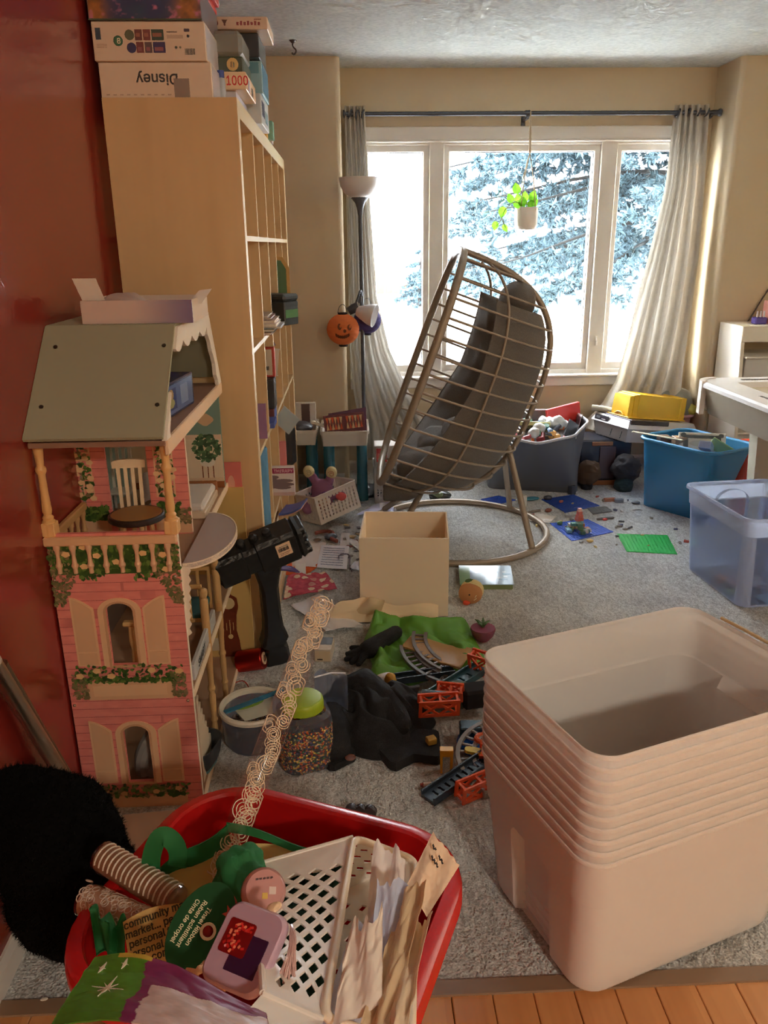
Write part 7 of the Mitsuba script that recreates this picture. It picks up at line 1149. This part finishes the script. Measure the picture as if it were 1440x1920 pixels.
for i in range(NB):
    k = thing('stacked_bin', f'{ORD[i]} translucent white bin of the nested stack in the right foreground', 'storage bin', 'nested translucent bins'); M = SB@trimesh.transformations.translation_matrix((0, 0, .0075+STEP*i))
    for nm, m in zip(('body', 'band', 'rim'), BM):
        if first is None or nm not in first: first = first or {}; add(k+'__'+nm, m, 'milky_plastic', smooth=38); first[nm] = dict(scene[k+'__'+nm])
        scene[k+'__'+nm] = {**first[nm], 'to_world': T(M.tolist())}
# grips cut into the topmost rim ends show as lowered lips
k = thing('long_stick', 'thin cream stick lying along the far rim of the topmost bin', 'stick'); pts = [SB.dot([x, y, z, 1])[:3] for x, y, z in ((W/2+.010, D/2-.09, .0075+STEP*9+Hb+.004), (W/2+.012, .05, .0075+STEP*9+Hb+.004), (W/2+.010, -.10, .0075+STEP*9+Hb+.0045))]; add(k, tube(pts, .0038, 8), 'matte', (206, 180, 140))
# ---------------------------------------------------------------- red tub and what is in it
bsdf('red_plastic', base_color=mikit.proc(lambda p, n, uv: L3((190, 26, 26))*(.88+.2*mikit.fbm(p.x*14, p.y*14, p.z*14))), roughness=.28, specular=.5)
RM = trimesh.transformations.translation_matrix((-.146, 1.035, .0065))@trimesh.transformations.rotation_matrix(math.radians(-23), [0, 0, 1])
RP = lambda x, y, z: (RM@np.array([x, y, z, 1]))[:3]
k = thing('red_tub', 'big red plastic tub full of bags and baskets in the foreground', 'tub'); RW, RD, RH = .52, .45, .415
to = rrect(RW, RD, .12, 9); bo = rrect(RW-.10, RD-.09, .11, 9)
R = [ring3(bo*(1-t)+to*t**1.15*1.0 if False else bo*(1-t)+to*t, RH*t) for t in np.linspace(0, 1, 7)]; I = [np.column_stack([offs(r[:, :2], -.005), r[:, 2]+(.005 if i == 0 else 0)]) for i, r in enumerate(R)]
add(k+'__body', loft(R+I[::-1], True, True), 'red_plastic', M=RM, smooth=40)
add(k+'__rim', loft([ring3(offs(to, -.005), RH), ring3(offs(to, -.002), RH+.006), ring3(offs(to, .010), RH+.006), ring3(offs(to, .022), RH-.001), ring3(offs(to, .025), RH-.012), ring3(offs(to, .025), RH-.034), ring3(offs(to, .021), RH-.034), ring3(offs(to, .019), RH-.012), ring3(offs(to, -.001), RH-.004)], False, False), 'red_plastic', M=RM, smooth=40)
def quad(P, f, nu=24, nv=20, th=.0015):
    Q = [np.array(p, float) for p in P]
    def fn(u, v):
        b = [(1-u)*(1-v)*Q[0][c]+u*(1-v)*Q[1][c]+u*v*Q[2][c]+(1-u)*v*Q[3][c] for c in range(3)]; d = f(u, v); return tuple(b[c]+d[c] for c in range(3))
    return grid(fn, nu, nv, th)
z3 = lambda u: u*0
# shopping bag: back panel with green trim, front panel with printed words, handles
bsdf('bag_cream', base_color=rgb((206, 178, 112)), roughness=.8); bsdf('bag_green', base_color=rgb((20, 96, 46)), roughness=.75)
k = thing('shopping_bag', 'cream and green shopping bag printed community market in the red tub', 'bag')
A = [(-0.374, 1.120, 0.406), (-0.233, 1.170, 0.447), (-0.092, 1.130, 0.438), (-0.093, 1.050, 0.402), (-0.328, 1.000, 0.345)]
add(k+'__back_panel', quad([(-0.362, 1.100, 0.402), (-0.095, 1.130, 0.438), (-0.107, 1.030, 0.345), (-0.302, 1.000, 0.343)], lambda u, v: (z3(u), .02*np.sin(math.pi*u), .025*np.sin(math.pi*u)*(1-v))), 'bag_cream', smooth=True)
add(k+'__trim', quad([(-0.364, 1.098, 0.413), (-0.231, 1.142, 0.493), (-0.226, 1.138, 0.460), (-0.359, 1.094, 0.380)], lambda u, v: (z3(u), .006*np.sin(6*u), .006*np.sin(5*u)), th=.003), 'bag_green', smooth=True)
add(k+'__trim', quad([(-0.231, 1.142, 0.491), (-0.092, 1.128, 0.446), (-0.096, 1.126, 0.435), (-0.227, 1.138, 0.474)], lambda u, v: (z3(u), z3(u), .005*np.sin(5*u)), th=.003), 'bag_green', smooth=True)
def strap(P, w, n=30):
    c = spline(P, n); t = np.gradient(c, axis=0); s = np.cross(t, [0.2, -1, .2]); s /= np.linalg.norm(s, axis=1, keepdims=True); s = np.array([.25, -.93, .2])*0+s
    e = np.cross(s, t); e /= np.linalg.norm(e, axis=1, keepdims=True); wd = np.cross(t, np.array([.12, -.75, .62])); wd /= np.linalg.norm(wd, axis=1, keepdims=True); a = c-wd*w/2; b = c+wd*w/2
    return grid(lambda u, v: tuple(np.stack([np.interp(u, np.linspace(0, 1, n), a[:, q])*(1-v)+np.interp(u, np.linspace(0, 1, n), b[:, q])*v for q in range(3)])), n, 4, .002)
add(k+'__handle', strap([(-0.350, 1.080, 0.442), (-0.342, 1.085, 0.492), (-0.327, 1.090, 0.511), (-0.310, 1.090, 0.497), (-0.308, 1.085, 0.452)], .030), 'bag_green', smooth=True)
add(k+'__side', quad([(-0.426, 1.000, 0.453), (-0.391, 0.980, 0.446), (-0.350, 0.930, 0.408), (-0.410, 0.960, 0.405)], lambda u, v: (z3(u), .012*np.sin(7*u), .014*np.sin(6*v+u))), 'bag_green', smooth=True); add(k+'__side', quad([(-0.393, 0.970, 0.451), (-0.362, 0.965, 0.468), (-0.346, 0.915, 0.425), (-0.371, 0.930, 0.425)], lambda u, v: (z3(u), .01*np.sin(7*v), .01*np.sin(6*u+2))), 'bag_green', smooth=True)
FP = [np.array(p) for p in ((-0.360, 0.955, 0.470), (-0.252, 0.955, 0.514), (-0.240, 0.900, 0.450), (-0.338, 0.900, 0.434))]
add(k+'__front_panel', quad(FP, lambda u, v: (z3(u), .004*np.sin(5*u), .004*np.sin(4*u))), 'bag_cream', smooth=True)
ex = FP[1]-FP[0]; ez = FP[3]-FP[0]; nrm = np.cross(ex, ez); nrm /= np.linalg.norm(nrm); nrm = -nrm if nrm[1] > 0 else nrm
def on_panel(s, h, u, v):
    m = text(s, h, .0005, True); e1 = ex/np.linalg.norm(ex); e2 = -ez/np.linalg.norm(ez); e2 = e2-e1*(e2@e1)*0; M = np.eye(4); M[:3, 0], M[:3, 1], M[:3, 2] = e1, e2, nrm; M[:3, 3] = FP[0]+ex*u+ez*v+nrm*.0055; return xf(m).apply_transform(M)
TX_ = [('community market...', .02, .18), ('market... personal', .02, .38), ('personal touch!', .05, .58), ('personal touch!', .0, .78), ('community', .32, .96)]
add(k+'__print', cat(*[on_panel(s, .0105, u, v) for s, u, v in TX_]), 'matte', (52, 48, 32), smooth=False)
# rolls of cellophane
def roll(label, a, b, r, col, bars, seed):
    k = thing('cellophane_roll', label, 'cellophane roll'); a, b = np.array(a), np.array(b); e = (b-a)/np.linalg.norm(b-a); s = np.cross(e, [0, 0, 1]); s /= np.linalg.norm(s); n_ = np.cross(s, e)
    add(k+'__core', tube([a, b], r*.93, 24), 'gloss', col); add(k+'__wrap', tube([a-e*.004, b+e*.004], r, 28), 'pane_glass', smooth=True); rg = np.random.default_rng(seed); out = []
    L = np.linalg.norm(b-a)
    for i in range(bars):
        x = L*(i+.5)/bars; t = np.linspace(.2, 2.6, 12); 
        if bars > 12: out.append(tube(a+e*x+np.outer(np.cos(t), s)*r*.95+np.outer(np.sin(t), n_)*r*.95, .0018, 4))
        else:
            for j in range(7): q = .2+2.6*rg.random(); t2 = np.linspace(0, 2*math.pi, 8, endpoint=False); cc_ = a+e*(x+.01*rg.normal())+(s*math.cos(q)+n_*math.sin(q))*r*.955; out.append(tube(cc_+np.outer(np.cos(t2), e)*.006+np.outer(np.sin(t2), s*-math.sin(q)+n_*math.cos(q))*.006, .001, 4, closed=True))
    add(k+'__pattern', cat(*out), 'plastic', (226, 214, 196)); labels[k+'__pattern'] = {'kind': 'stuff'}; return k
roll('clear roll of brown banded cellophane sticking up left in the red tub', (-0.438, 1.120, 0.446), (-0.297, 1.020, 0.443), .026, (140, 104, 76), 16, 1); roll('clear roll of lacy cellophane below the brown banded roll', (-0.449, 1.060, 0.411), (-0.337, 0.985, 0.427), .028, (196, 160, 130), 10, 2)
# ribbon card
k = thing('ribbon_card', 'dark green oval tinsel ribbon card with red tinsel in the red tub', 'ribbon card')
oc, ou, orr = np.array((-0.228, 0.885, 0.527)), np.array((-0.197, 0.930, 0.555)), np.array((-0.262, 0.895, 0.554)); e2 = ou-oc; h2 = np.linalg.norm(e2); e2 /= h2; e1 = orr-oc; e1 -= e2*(e1@e2); e1 /= np.linalg.norm(e1); e1 = -e1; n_ = np.cross(e1, e2); 
if n_[1] > 0: e1 = -e1; n_ = np.cross(e1, e2)
M = np.eye(4); M[:3, 0], M[:3, 1], M[:3, 2], M[:3, 3] = e1, e2, n_, oc
add(k+'__tinsel', bumpy(xf(prism(E2(0, 0, .036, .056), .012), (.012, 0, -.014)).subdivide().subdivide(), .004, 90, 3), 'gloss', (150, 34, 24), M=M)
add(k+'__card', prism(E2(0, 0, .040, .062).difference(E2(.012, .0, .009, .009)), .0022), 'matte', (24, 62, 34), M=M)
add(k+'__hole_ring', xf(prism(E2(0, 0, .0115, .0115).difference(E2(0, 0, .0075, .0075)), .001), (.012, 0, .0022)), 'plastic', (206, 196, 170), M=M)
def otext(s, h, x, y): return xf(text(s, h, .0004, True), (x, y, .0023), rz=-90)
add(k+'__print', cat(otext('Tinsel Ribbon', .0062, -.006, .026), otext('Ruban scintillant', .0062, -.016, .030), otext('Cinta de oropel', .0062, -.026, .026), otext('6 m', .004, .030, .034)), 'matte', (214, 206, 176), smooth=False, M=M)
add(k+'__red_bow', [(xf(prism(Polygon([(0, 0), (.010, .004), (.004, .007), (.012, .014), (.002, .011), (.0, .020), (-.003, .011), (-.010, .013), (-.005, .006), (-.010, .0)]), .001), (.026, .028, .0023)), (176, 52, 36))], 'plastic', smooth=False, M=M)
k = thing('dark_green_fabric', 'dark green glossy fabric bunched behind the ribbon card in the red tub', 'fabric'); add(k, bumpy(sphere(1, (-0.186, 1.000, 0.483), 4, (.045, .06, .07)), .02, 22, 9), 'bag_green', smooth=True)
# tube of curled ribbon
k = thing('ribbon_tube', 'tall clear tube of curled white ribbon leaning out of the red tub', 'ribbon tube'); a, b = np.array((-0.242, 1.100, 0.413)), np.array((-0.062, 1.400, 0.783)); e = (b-a)/np.linalg.norm(b-a); L = np.linalg.norm(b-a); r = .0235
add(k+'__tube', tube([a, b], r, 28), 'pane_glass', smooth=True)
for q in (a+e*.002, b-e*.002): t = np.linspace(0, 2*math.pi, 32, endpoint=False); s1 = np.cross(e, [0, 0, 1.0]); s1 /= np.linalg.norm(s1); add(k+'__edge', tube(q+np.outer(np.cos(t), s1)*r+np.outer(np.sin(t), np.cross(e, s1))*r, .0011, 5, closed=True), 'gloss', (226, 206, 186)); add(k+'__end_cap', tube([b-e*.003, b+e*.002], r*1.01, 24), 'gloss', (150, 110, 84)) if False else None
view = np.array([0, 0, H])-(a+b)/2; view -= e*(view@e); view /= np.linalg.norm(view); sd_ = np.cross(e, view); rg = np.random.default_rng(12); cu = []
for i in range(38):
    x = L*(i+.5)/38; off = (.010*rg.normal()); dep = -.006+.013*rg.random(); R0 = .014+.008*rg.random(); t = np.linspace(0, (2.4+1.2*rg.random())*2*math.pi, 52); q = R0*(1-.80*t/t[-1]); ph0 = rg.random()*6; tl = rg.normal()*.4
    A_, B_ = e*q[:, None]*np.cos(t+ph0)[:, None], sd_*(q*np.sin(t+ph0))[:, None]; C_ = view*((dep+.004*np.sin(t*.5))[:, None]); P = a+e*x+sd_*np.clip(off, -.012, .012)+A_+B_+C_
    d = P-a; al = d@e; rad = d-np.outer(al, e); rn = np.linalg.norm(rad, axis=1); f_ = np.minimum(1, (r-.002)/np.maximum(rn, 1e-6)); P = a+np.outer(al, e)+rad*f_[:, None]; cu.append(tube(P, .00105, 4))
for i, m in enumerate(cu): add(k+'__curl', m, 'plastic', (238, 222, 196))
# white diamond-holed basket tipped on its side
k = thing('diamond_basket', 'white plastic basket with diamond holes tipped on its side in the red tub', 'basket')
Af, Bn, Cf, Dn = [np.array(p) for p in ((-0.013, 1.080, 0.502), (-0.050, 0.700, 0.569), (-0.171, 1.050, 0.481), (-0.121, 0.720, 0.591))]
def panel_mesh(P0, P1, P2, P3, rows, cols, ur, qr, sz, t=.003):
    """a sheet over the corners P0 P1 (rim) P2 P3 (base) with staggered diamond holes in the share ur along it and qr across it"""
    w, h_ = (np.linalg.norm(P1-P0)+np.linalg.norm(P2-P3))/2, (np.linalg.norm(P3-P0)+np.linalg.norm(P2-P1))/2; pl = sbox(0, 0, w, h_); hs = []
    for r_ in range(rows):
        for c_ in range(cols):
            x = w*(ur[0]+(ur[1]-ur[0])*(c_+.5*(r_ % 2))/max(cols-.5, 1)); y = h_*(qr[0]+(qr[1]-qr[0])*r_/max(rows-1, 1)); hs.append(Polygon([(x-sz, y), (x, y-sz*.8), (x+sz, y), (x, y+sz*.8)]))
    m = prism(pl.difference(unary_union(hs)) if hs else pl, t); v = np.array(m.vertices); u, q = v[:, 0:1]/w, v[:, 1:2]/h_; n2_ = np.cross(P1-P0, P3-P0); n2_ /= np.linalg.norm(n2_)
    return trimesh.Trimesh((1-u)*(1-q)*P0+u*(1-q)*P1+u*q*P2+(1-u)*q*P3+n2_*v[:, 2:3], m.faces, process=False)
wh = (240, 234, 226)
add(k+'__wall', panel_mesh(Af, Bn, Dn, Cf, 6, 7, (.20, .90), (.14, .72), .0122), 'plastic', wh, smooth=False)
O2 = np.array((.105, .02, -.07)); A2, B2 = Af+O2, Bn+O2; O3 = np.array((.075, .02, -.11)); C2 = Cf+O3; D2 = np.array((-0.151, 0.660, 0.607)); B3 = np.array((-0.048, 0.620, 0.620))
add(k+'__wall', panel_mesh(B2, A2, C2, Dn+O3, 5, 6, (.15, .85), (.2, .8), .009), 'plastic', wh, smooth=False); add(k+'__wall', panel_mesh(A2, Af, Cf, C2, 6, 5, (.14, .9), (.12, .7), .0075), 'plastic', wh, smooth=False); add(k+'__wall', panel_mesh(Bn, B3, D2, Dn, 0, 0, (0, 1), (0, 1), .001), 'plastic', wh, smooth=False); add(k+'__base', panel_mesh(Cf, Dn, Dn+O3, C2, 0, 0, (0, 1), (0, 1), .001), 'plastic', wh, smooth=False)
rr4 = []
for P0, P1, P2 in ((A2, Af, Bn), (Af, Bn, B2), (Bn, B2, A2), (B2, A2, Af)):
    d0, d1 = (P0-P1)/np.linalg.norm(P0-P1), (P2-P1)/np.linalg.norm(P2-P1)
    for t in np.linspace(0, 1, 7): rr4.append((1-t)**2*(P1+d0*.025)+2*t*(1-t)*P1+t*t*(P1+d1*.025))
add(k+'__rim', tube(rr4, .0065, 10, closed=True), 'plastic', (238, 226, 208), smooth=True)
e_ = [Af, Cf, Dn, Bn]
add(k+'__edge_strip', cat(tube([Cf, Dn], .0045, 8), tube([Cf, Af], .004, 8), tube([Dn, Bn], .004, 8)), 'plastic', wh)
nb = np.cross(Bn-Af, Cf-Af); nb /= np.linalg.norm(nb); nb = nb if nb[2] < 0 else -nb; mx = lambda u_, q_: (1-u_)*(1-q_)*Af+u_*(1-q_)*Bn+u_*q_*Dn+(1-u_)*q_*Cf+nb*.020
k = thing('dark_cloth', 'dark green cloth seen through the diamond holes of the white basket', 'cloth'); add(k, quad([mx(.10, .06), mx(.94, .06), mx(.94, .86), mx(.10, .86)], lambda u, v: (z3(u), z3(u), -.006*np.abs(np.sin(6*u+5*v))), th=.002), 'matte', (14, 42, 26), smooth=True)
# crumpled papers in the basket
def crumple(label, P, col, seed, amp=.012, nu=36, nv=36, marks=None, torn=.02):
    k = thing('crumpled_paper', label, 'paper'); rg = np.random.default_rng(seed); n0 = np.cross(np.array(P[1])-np.array(P[0]), np.array(P[3])-np.array(P[0])); n0 /= np.linalg.norm(n0); Q = [np.array(p, float) for p in P]
    def fn(u, v):
        tr = torn*(meshkit.noise(np.stack([v*9, u*0+seed, u*0], -1), seed)-.5)*u; b = [(1-u)*(1-v)*Q[0][c]+u*(1-v)*Q[1][c]+u*v*Q[2][c]+(1-u)*v*Q[3][c] for c in range(3)]; q = np.stack([u*3.5, v*2.5, u*0+seed], -1); d = amp*2*(np.abs(meshkit.fbm(q, 3, seed)-.5)*2)+amp*.8*np.sin(9*v+3*u+seed); up_ = (Q[1]-Q[0])/np.linalg.norm(Q[1]-Q[0]); return tuple(b[c]+n0[c]*d+up_[c]*tr for c in range(3))
    add(k, grid(fn, nu, nv, .0008), 'matte', col, smooth=True); return k
BW, GW, TN = (214, 216, 226), (204, 206, 216), (222, 196, 160)
crumple('tall pale paper standing highest at the back of the basket', [(-0.005, 0.880, 0.459), (0.021, 1.030, 0.536), (0.068, 1.010, 0.528), (0.058, 0.860, 0.477)], (238, 232, 232), 1, .004)
crumple('bluish crumpled paper in the middle of the basket', [(-0.054, 0.700, 0.558), (-0.013, 0.880, 0.527), (0.055, 0.910, 0.542), (0.040, 0.710, 0.548)], (212, 218, 236), 2, .007)
crumple('white torn paper with a cream edge in front of the bluish paper', [(-0.039, 0.685, 0.572), (-0.019, 0.820, 0.576), (0.024, 0.830, 0.602), (0.020, 0.710, 0.579)], (246, 236, 226), 3, .004, torn=.05)
crumple('long bluish paper behind the torn one', [(-0.001, 0.735, 0.529), (0.020, 0.905, 0.572), (0.066, 0.910, 0.565), (0.048, 0.760, 0.544)], (200, 208, 234), 4, .004)
crumple('tan brown kraft strip with marks on the right of the papers', [(-0.006, 0.680, 0.576), (0.055, 0.910, 0.556), (0.093, 0.900, 0.578), (0.026, 0.670, 0.587)], TN, 5, .006)
crumple('curved tan paper strip along the right side of the papers', [(0.016, 0.670, 0.587), (0.062, 0.850, 0.547), (0.094, 0.840, 0.579), (0.044, 0.660, 0.598)], (230, 210, 182), 6, .005)
PT = [(0.066, 0.950, 0.522), (0.109, 0.990, 0.582), (0.148, 0.970, 0.538), (0.094, 0.920, 0.490)]; k = crumple('cream paper with handwriting sticking out at the right rim of the tub', PT, (228, 206, 184), 7, .004, torn=.004)
Q = [np.array(p) for p in PT]; n0 = np.cross(Q[1]-Q[0], Q[3]-Q[0]); n0 /= np.linalg.norm(n0); n0 = -n0 if n0[2] < 0 else n0; wr = []
for r_, (u0, v0, n_) in enumerate(((.86, .18, 3), (.84, .50, 4), (.72, .30, 6))):
    for i in range(n_): p = Q[0]+(Q[1]-Q[0])*(u0-.02*(i % 2))+(Q[3]-Q[0])*(v0+.055*i)+n0*.007; wr.append(tube(spline([p, p+(Q[1]-Q[0])*.03, p+(Q[3]-Q[0])*.03, p+(Q[3]-Q[0])*.045+(Q[1]-Q[0])*.03], 8), .0008, 4))
add(k+'__handwriting', cat(*wr), 'matte', (50, 46, 50)); 
# lilac toy with windows, cup, little spade
k = thing('lilac_toy', 'lilac rounded toy with red glitter window and a rainbow in the red tub', 'toy')
oc, ox, oy = np.array((-0.155, 0.800, 0.578)), np.array((-0.114, 0.775, 0.583)), np.array((-0.145, 0.835, 0.597)); e1 = ox-oc; hw = np.linalg.norm(e1); e1 /= hw; e2 = oy-oc; e2 -= e1*(e1@e2); hh = np.linalg.norm(e2); e2 /= hh; n_ = np.cross(e1, e2); M = np.eye(4); M[:3, 0], M[:3, 1], M[:3, 2], M[:3, 3] = e1, e2, n_, oc
S_ = .047; ol = rrect(2*S_, 2*S_*1.08, .020, 7)
add(k+'__body', loft([ring3(ol*.90, -.018), ring3(ol, -.012), ring3(ol, -.004), ring3(ol*.93, .0), ], True, True), 'plastic', (196, 164, 186), M=M, smooth=40)
win = unary_union([sbox(-.030, -.010, .004, .024).buffer(.004), sbox(.010, -.022, .032, .016).buffer(.002), sbox(-.012, -.026, .030, -.006).buffer(.002)])
rg = np.random.default_rng(6); g1_ = prism(sbox(-.030, -.010, .004, .024).buffer(.004), .0014); gl = [(g1_, (120, 16, 18))]+[(xf(cbox(.003+.002*rg.random(), .003, .001, 0), (-.030+.034*rg.random(), -.010+.034*rg.random(), .0018), rz=rg.random()*90, rx=rg.random()*30), (200, 40, 36) if rg.random() < .7 else (240, 140, 110)) for _ in range(46)]
add(k+'__glitter_window', gl, 'gloss', smooth=False, M=M); add(k+'__dark_window', prism(unary_union([sbox(.008, -.022, .032, .014), sbox(-.012, -.030, .032, -.013)]).buffer(.0015), .0012), 'gloss', (52, 26, 56), M=M)
rb = []
for i, c_ in enumerate(((226, 110, 80), (232, 190, 90), (150, 190, 90), (110, 160, 200), (226, 200, 220))): r1, r0 = .022-.0035*i, .0185-.0035*i; t = np.linspace(0, math.pi*.75, 14); rb.append((xf(prism(Polygon(np.vstack([np.stack([r1*np.cos(t), r1*np.sin(t)], 1), np.stack([r0*np.cos(t[::-1]), r0*np.sin(t[::-1])], 1)])), .003+.0002*i), (.046, -.040, -.004), rz=40), c_))
add(k+'__rainbow', rb, 'plastic', smooth=False, M=M)
for x, y in ((.014, .055), (-.046, -.036)): add(k+'__cream_ribbon', bumpy(xf(sphere(1, (0, 0, 0), 3, (.013, .007, .004)), (x, y, -.008), rz=50), .003, 120, 2), 'plastic', (236, 206, 170), M=M)
rg = np.random.default_rng(15)
add(k+'__tassel', cat(*[tube(spline([(.046, .045, -.012), (.056+.012*rg.random(), .034-.01*rg.random(), -.004), (.058+.022*rg.random(), .0-.02*rg.random(), -.012)], 8), .0016, 4) for _ in range(22)]), 'gloss', (196, 160, 156), M=M); labels[k+'__tassel'] = {'kind': 'stuff'}
k = thing('pink_cup', 'pink round toy case with dark lettering beside the diamond basket', 'toy case'); pc = np.array((-0.144, 0.930, 0.541)); MPk = trimesh.transformations.translation_matrix(pc)@trimesh.transformations.rotation_matrix(math.radians(38), [1, 0, 0])@trimesh.transformations.rotation_matrix(math.radians(15), [0, 1, 0])
add(k+'__case', lathe([(0, -.016), (.026, -.016), (.032, -.008), (.032, .006), (.027, .014), (0, .016)], 32), 'gloss', (206, 150, 146), M=MPk, smooth=40); add(k+'__print', [(xf(cbox(.004, .0026, .0006, 0), (-.012+.0052*i, .014+.0006*i, .0150), rz=10), (70, 44, 50)) for i in range(5)]+[(box(-.004, .004, -.012, -.004, .0150, .0166), (224, 186, 90)), (box(.006, .016, -.006, .004, .0140, .0160), (230, 206, 198))], 'plastic', smooth=False, M=MPk)
k = thing('toy_spade', 'small cream toy spade hanging below the lilac toy', 'toy spade'); s0, s1 = np.array((-0.230, 0.800, 0.524)), np.array((-0.174, 0.770, 0.545)); dS = (s1-s0)/np.linalg.norm(s1-s0); Ls = np.linalg.norm(s1-s0); nS = np.array([0, -.6, .8]); wS = np.cross(nS, dS); wS /= np.linalg.norm(wS); M = np.eye(4); M[:3, 0], M[:3, 1], M[:3, 2], M[:3, 3] = dS, wS, np.cross(dS, wS), s0
add(k+'__handle', prism(unary_union([sbox(.010, -.003, Ls*.62, .003), sbox(-.003, -.012, .013, .012).buffer(.003).difference(sbox(.001, -.006, .008, .006))]), .004), 'plastic', (240, 200, 160), M=M, smooth=False); add(k+'__blade', prism(Polygon([(Ls*.58, -.010), (Ls*.66, -.015), (Ls*.95, -.013), (Ls*1.02, 0), (Ls*.95, .013), (Ls*.66, .015), (Ls*.58, .010)]), .004), 'plastic', (240, 204, 166), M=M, smooth=False)
# gift bag across the front of the tub
k = thing('gift_bag', 'green and purple gift bag with a white star across the tub front', 'gift bag')
GP = [np.array(p) for p in ((-0.365, 0.700, 0.570), (-0.343, 0.800, 0.567), (-0.187, 0.740, 0.567), (-0.087, 0.660, 0.595))]
gm = quad([GP[0], GP[1], (-0.115, 0.700, 0.587), (-0.091, 0.600, 0.638)], lambda u, v: (z3(u), .008*np.sin(5*v), .014*np.sin(math.pi*v)+.012*meshkit.fbm(np.stack([u*4, v*4, u*0], -1), 3, 2)), 110, 150, .002)
# print: green left part, plum patch, pale right part, in the sheet's own coordinates
nuv = 110*150; U_, V_ = np.meshgrid(np.linspace(0, 1, 110), np.linspace(0, 1, 150), indexing='ij'); w_ = .05*(meshkit.fbm(np.stack([U_*7, V_*7, U_*0], -1), 3, 9)-.5)*2
cG, cP, cW, cY = lin((74, 124, 36)), lin((120, 44, 84)), lin((220, 204, 206)), lin((196, 170, 70)); dia = V_+w_*.7
cc_ = np.where((dia > .34)[..., None], cP, cG); cc_ = np.where(((dia > .40)&(U_ < .62+.3*(V_-.4)+w_*2))[..., None], cW, cc_); cc_ = np.where(((V_ > .16)&(V_ < .36)&(U_ > .94))[..., None], cY, cc_); cc_ = cc_*(.9+.2*meshkit.fbm(np.stack([U_*30, V_*30, U_*0], -1), 2, 3))[..., None]
add(k+'__sheet', gm, 'plastic', np.vstack([cc_.reshape(-1, 3)]*2), smooth=True)
gv = np.array(gm.vertices)[:nuv].reshape(110, 150, 3)
def ong(u, v, lift=.002):
    i, j = min(108, max(0, u*109)), min(148, max(0, v*149)); i0, j0 = int(i), int(j); n_ = np.cross(gv[i0+1, j0]-gv[i0, j0], gv[i0, j0+1]-gv[i0, j0]); n_ /= np.linalg.norm(n_); n_ = -n_ if n_[2] < 0 else n_; return gv[i0, j0]+n_*lift
st = []
for c0_, R_, n_ in (((.50, .19), .17, 8), ((.80, .10), .08, 4), ((.86, .22), .07, 4)):
    for i in range(n_):
        a_ = 2*math.pi*i/n_+.2; l = R_*(1 if i % 2 == 0 else .6); d = np.array([math.cos(a_), math.sin(a_)*.55]); p = np.array([-d[1], d[0]])*.010; q = [c0_+p, c0_+d*l, c0_-p]; st.append(hull([ong(*t_, lf) for t_ in q for lf in (.0015, .0032)]))
add(k+'__star_print', cat(*st), 'plastic', (226, 220, 200), smooth=False)
# ---------------------------------------------------------------- left edge: pole, black fleece, board, scraps
k = thing('silver_pole', 'silver metal pole leaning against the red wall', 'pole'); a, b = np.array((-.715, 1.42, .665)), np.array((-.685, 1.72, .012)); add(k+'__tube', tube([a, b], .0165, 24), 'metal', (206, 196, 176)); add(k+'__end', tube([a+(a-b)*.004, a-(a-b)*.006], .0172, 24), 'plastic', (206, 200, 190)); add(k+'__inner_tube', tube([a+[-.004, .045, -.03], b+[-.012, .03, 0]], .011, 16), 'metal', (150, 140, 120))
bsdf('black_fleece', base_color=mikit.proc(lambda p, n, uv: mikit.mix(L3((4, 4, 4)), L3((13, 12, 12)), mikit.noise(p.x*300, p.y*300, p.z*300))), roughness=1.0, specular=.05, sheen=.08, bump=(lambda p, n, uv: mikit.fbm(p.x*160, p.y*160, p.z*160, 3), .006))
k = thing('black_fleece_bundle', 'big black fuzzy fleece bundle at the left edge beside the red wall', 'fleece bundle')
fb = fuse([], [[((-.625, 1.36, .13), .09), ((-.575, 1.30, .22), .13), ((-.60, 1.30, .34), .125), ((-.675, 1.32, .41), .065)], [((-.60, 1.30, .32), .12), ((-.535, 1.27, .345), .085)], [((-.60, 1.36, .02), .02), ((-.60, 1.34, .14), .08)]], .02, 10)
fm = bumpy(bumpy(fb, .020, 9, 3), .004, 60, 5); add(k, fm, 'black_fleece', smooth=True)
rg = np.random.default_rng(8); P_, fi = trimesh.sample.sample_surface(fm, 9000, seed=3); N_ = fm.face_normals[fi]; d_ = N_+rg.normal(size=N_.shape)*.7; d_ /= np.linalg.norm(d_, axis=1, keepdims=True); w = np.cross(d_, rg.normal(size=N_.shape)); w /= np.linalg.norm(w, axis=1, keepdims=True); V = np.stack([P_-w*.0009, P_+w*.0009, P_+d_*.010], 1).reshape(-1, 3); add(k+'__pile', trimesh.Trimesh(V, np.arange(len(V)).reshape(-1, 3), process=False), 'black_fleece', smooth=False); labels[k+'__pile'] = {'kind': 'stuff'}
k = thing('white_board', 'white board lying flat on the carpet in front of the dollhouse', 'board'); add(k, hull([np.array(p)+[0, 0, z] for p in ((-.63, 1.772, .002), (-.44, 1.79, .002), (-.40, 1.56, .002), (-.60, 1.50, .002)) for z in (0, .006)]), 'plastic', (206, 182, 160))
k = thing('torn_card', 'torn beige card scrap on the carpet below the black fleece', 'card'); add(k, hull([np.array(p)+[0, 0, z] for p in ((-0.734, 1.406, 0.000), (-0.710, 1.384, 0.000), (-0.669, 1.360, 0.000), (-0.651, 1.367, 0.000), (-0.670, 1.432, 0.000), (-0.738, 1.429, 0.000)) for z in (.001, .004)]), 'matte', (176, 146, 110))
k = thing('white_chip', 'tiny white chip on the trim strip at the lower left', 'chip'); add(k, xf(sphere(1, (0, 0, 0), 2, (.0075, .004, .002)), (-0.641, 1.229, 0.008), rz=10), 'plastic', (226, 216, 200))
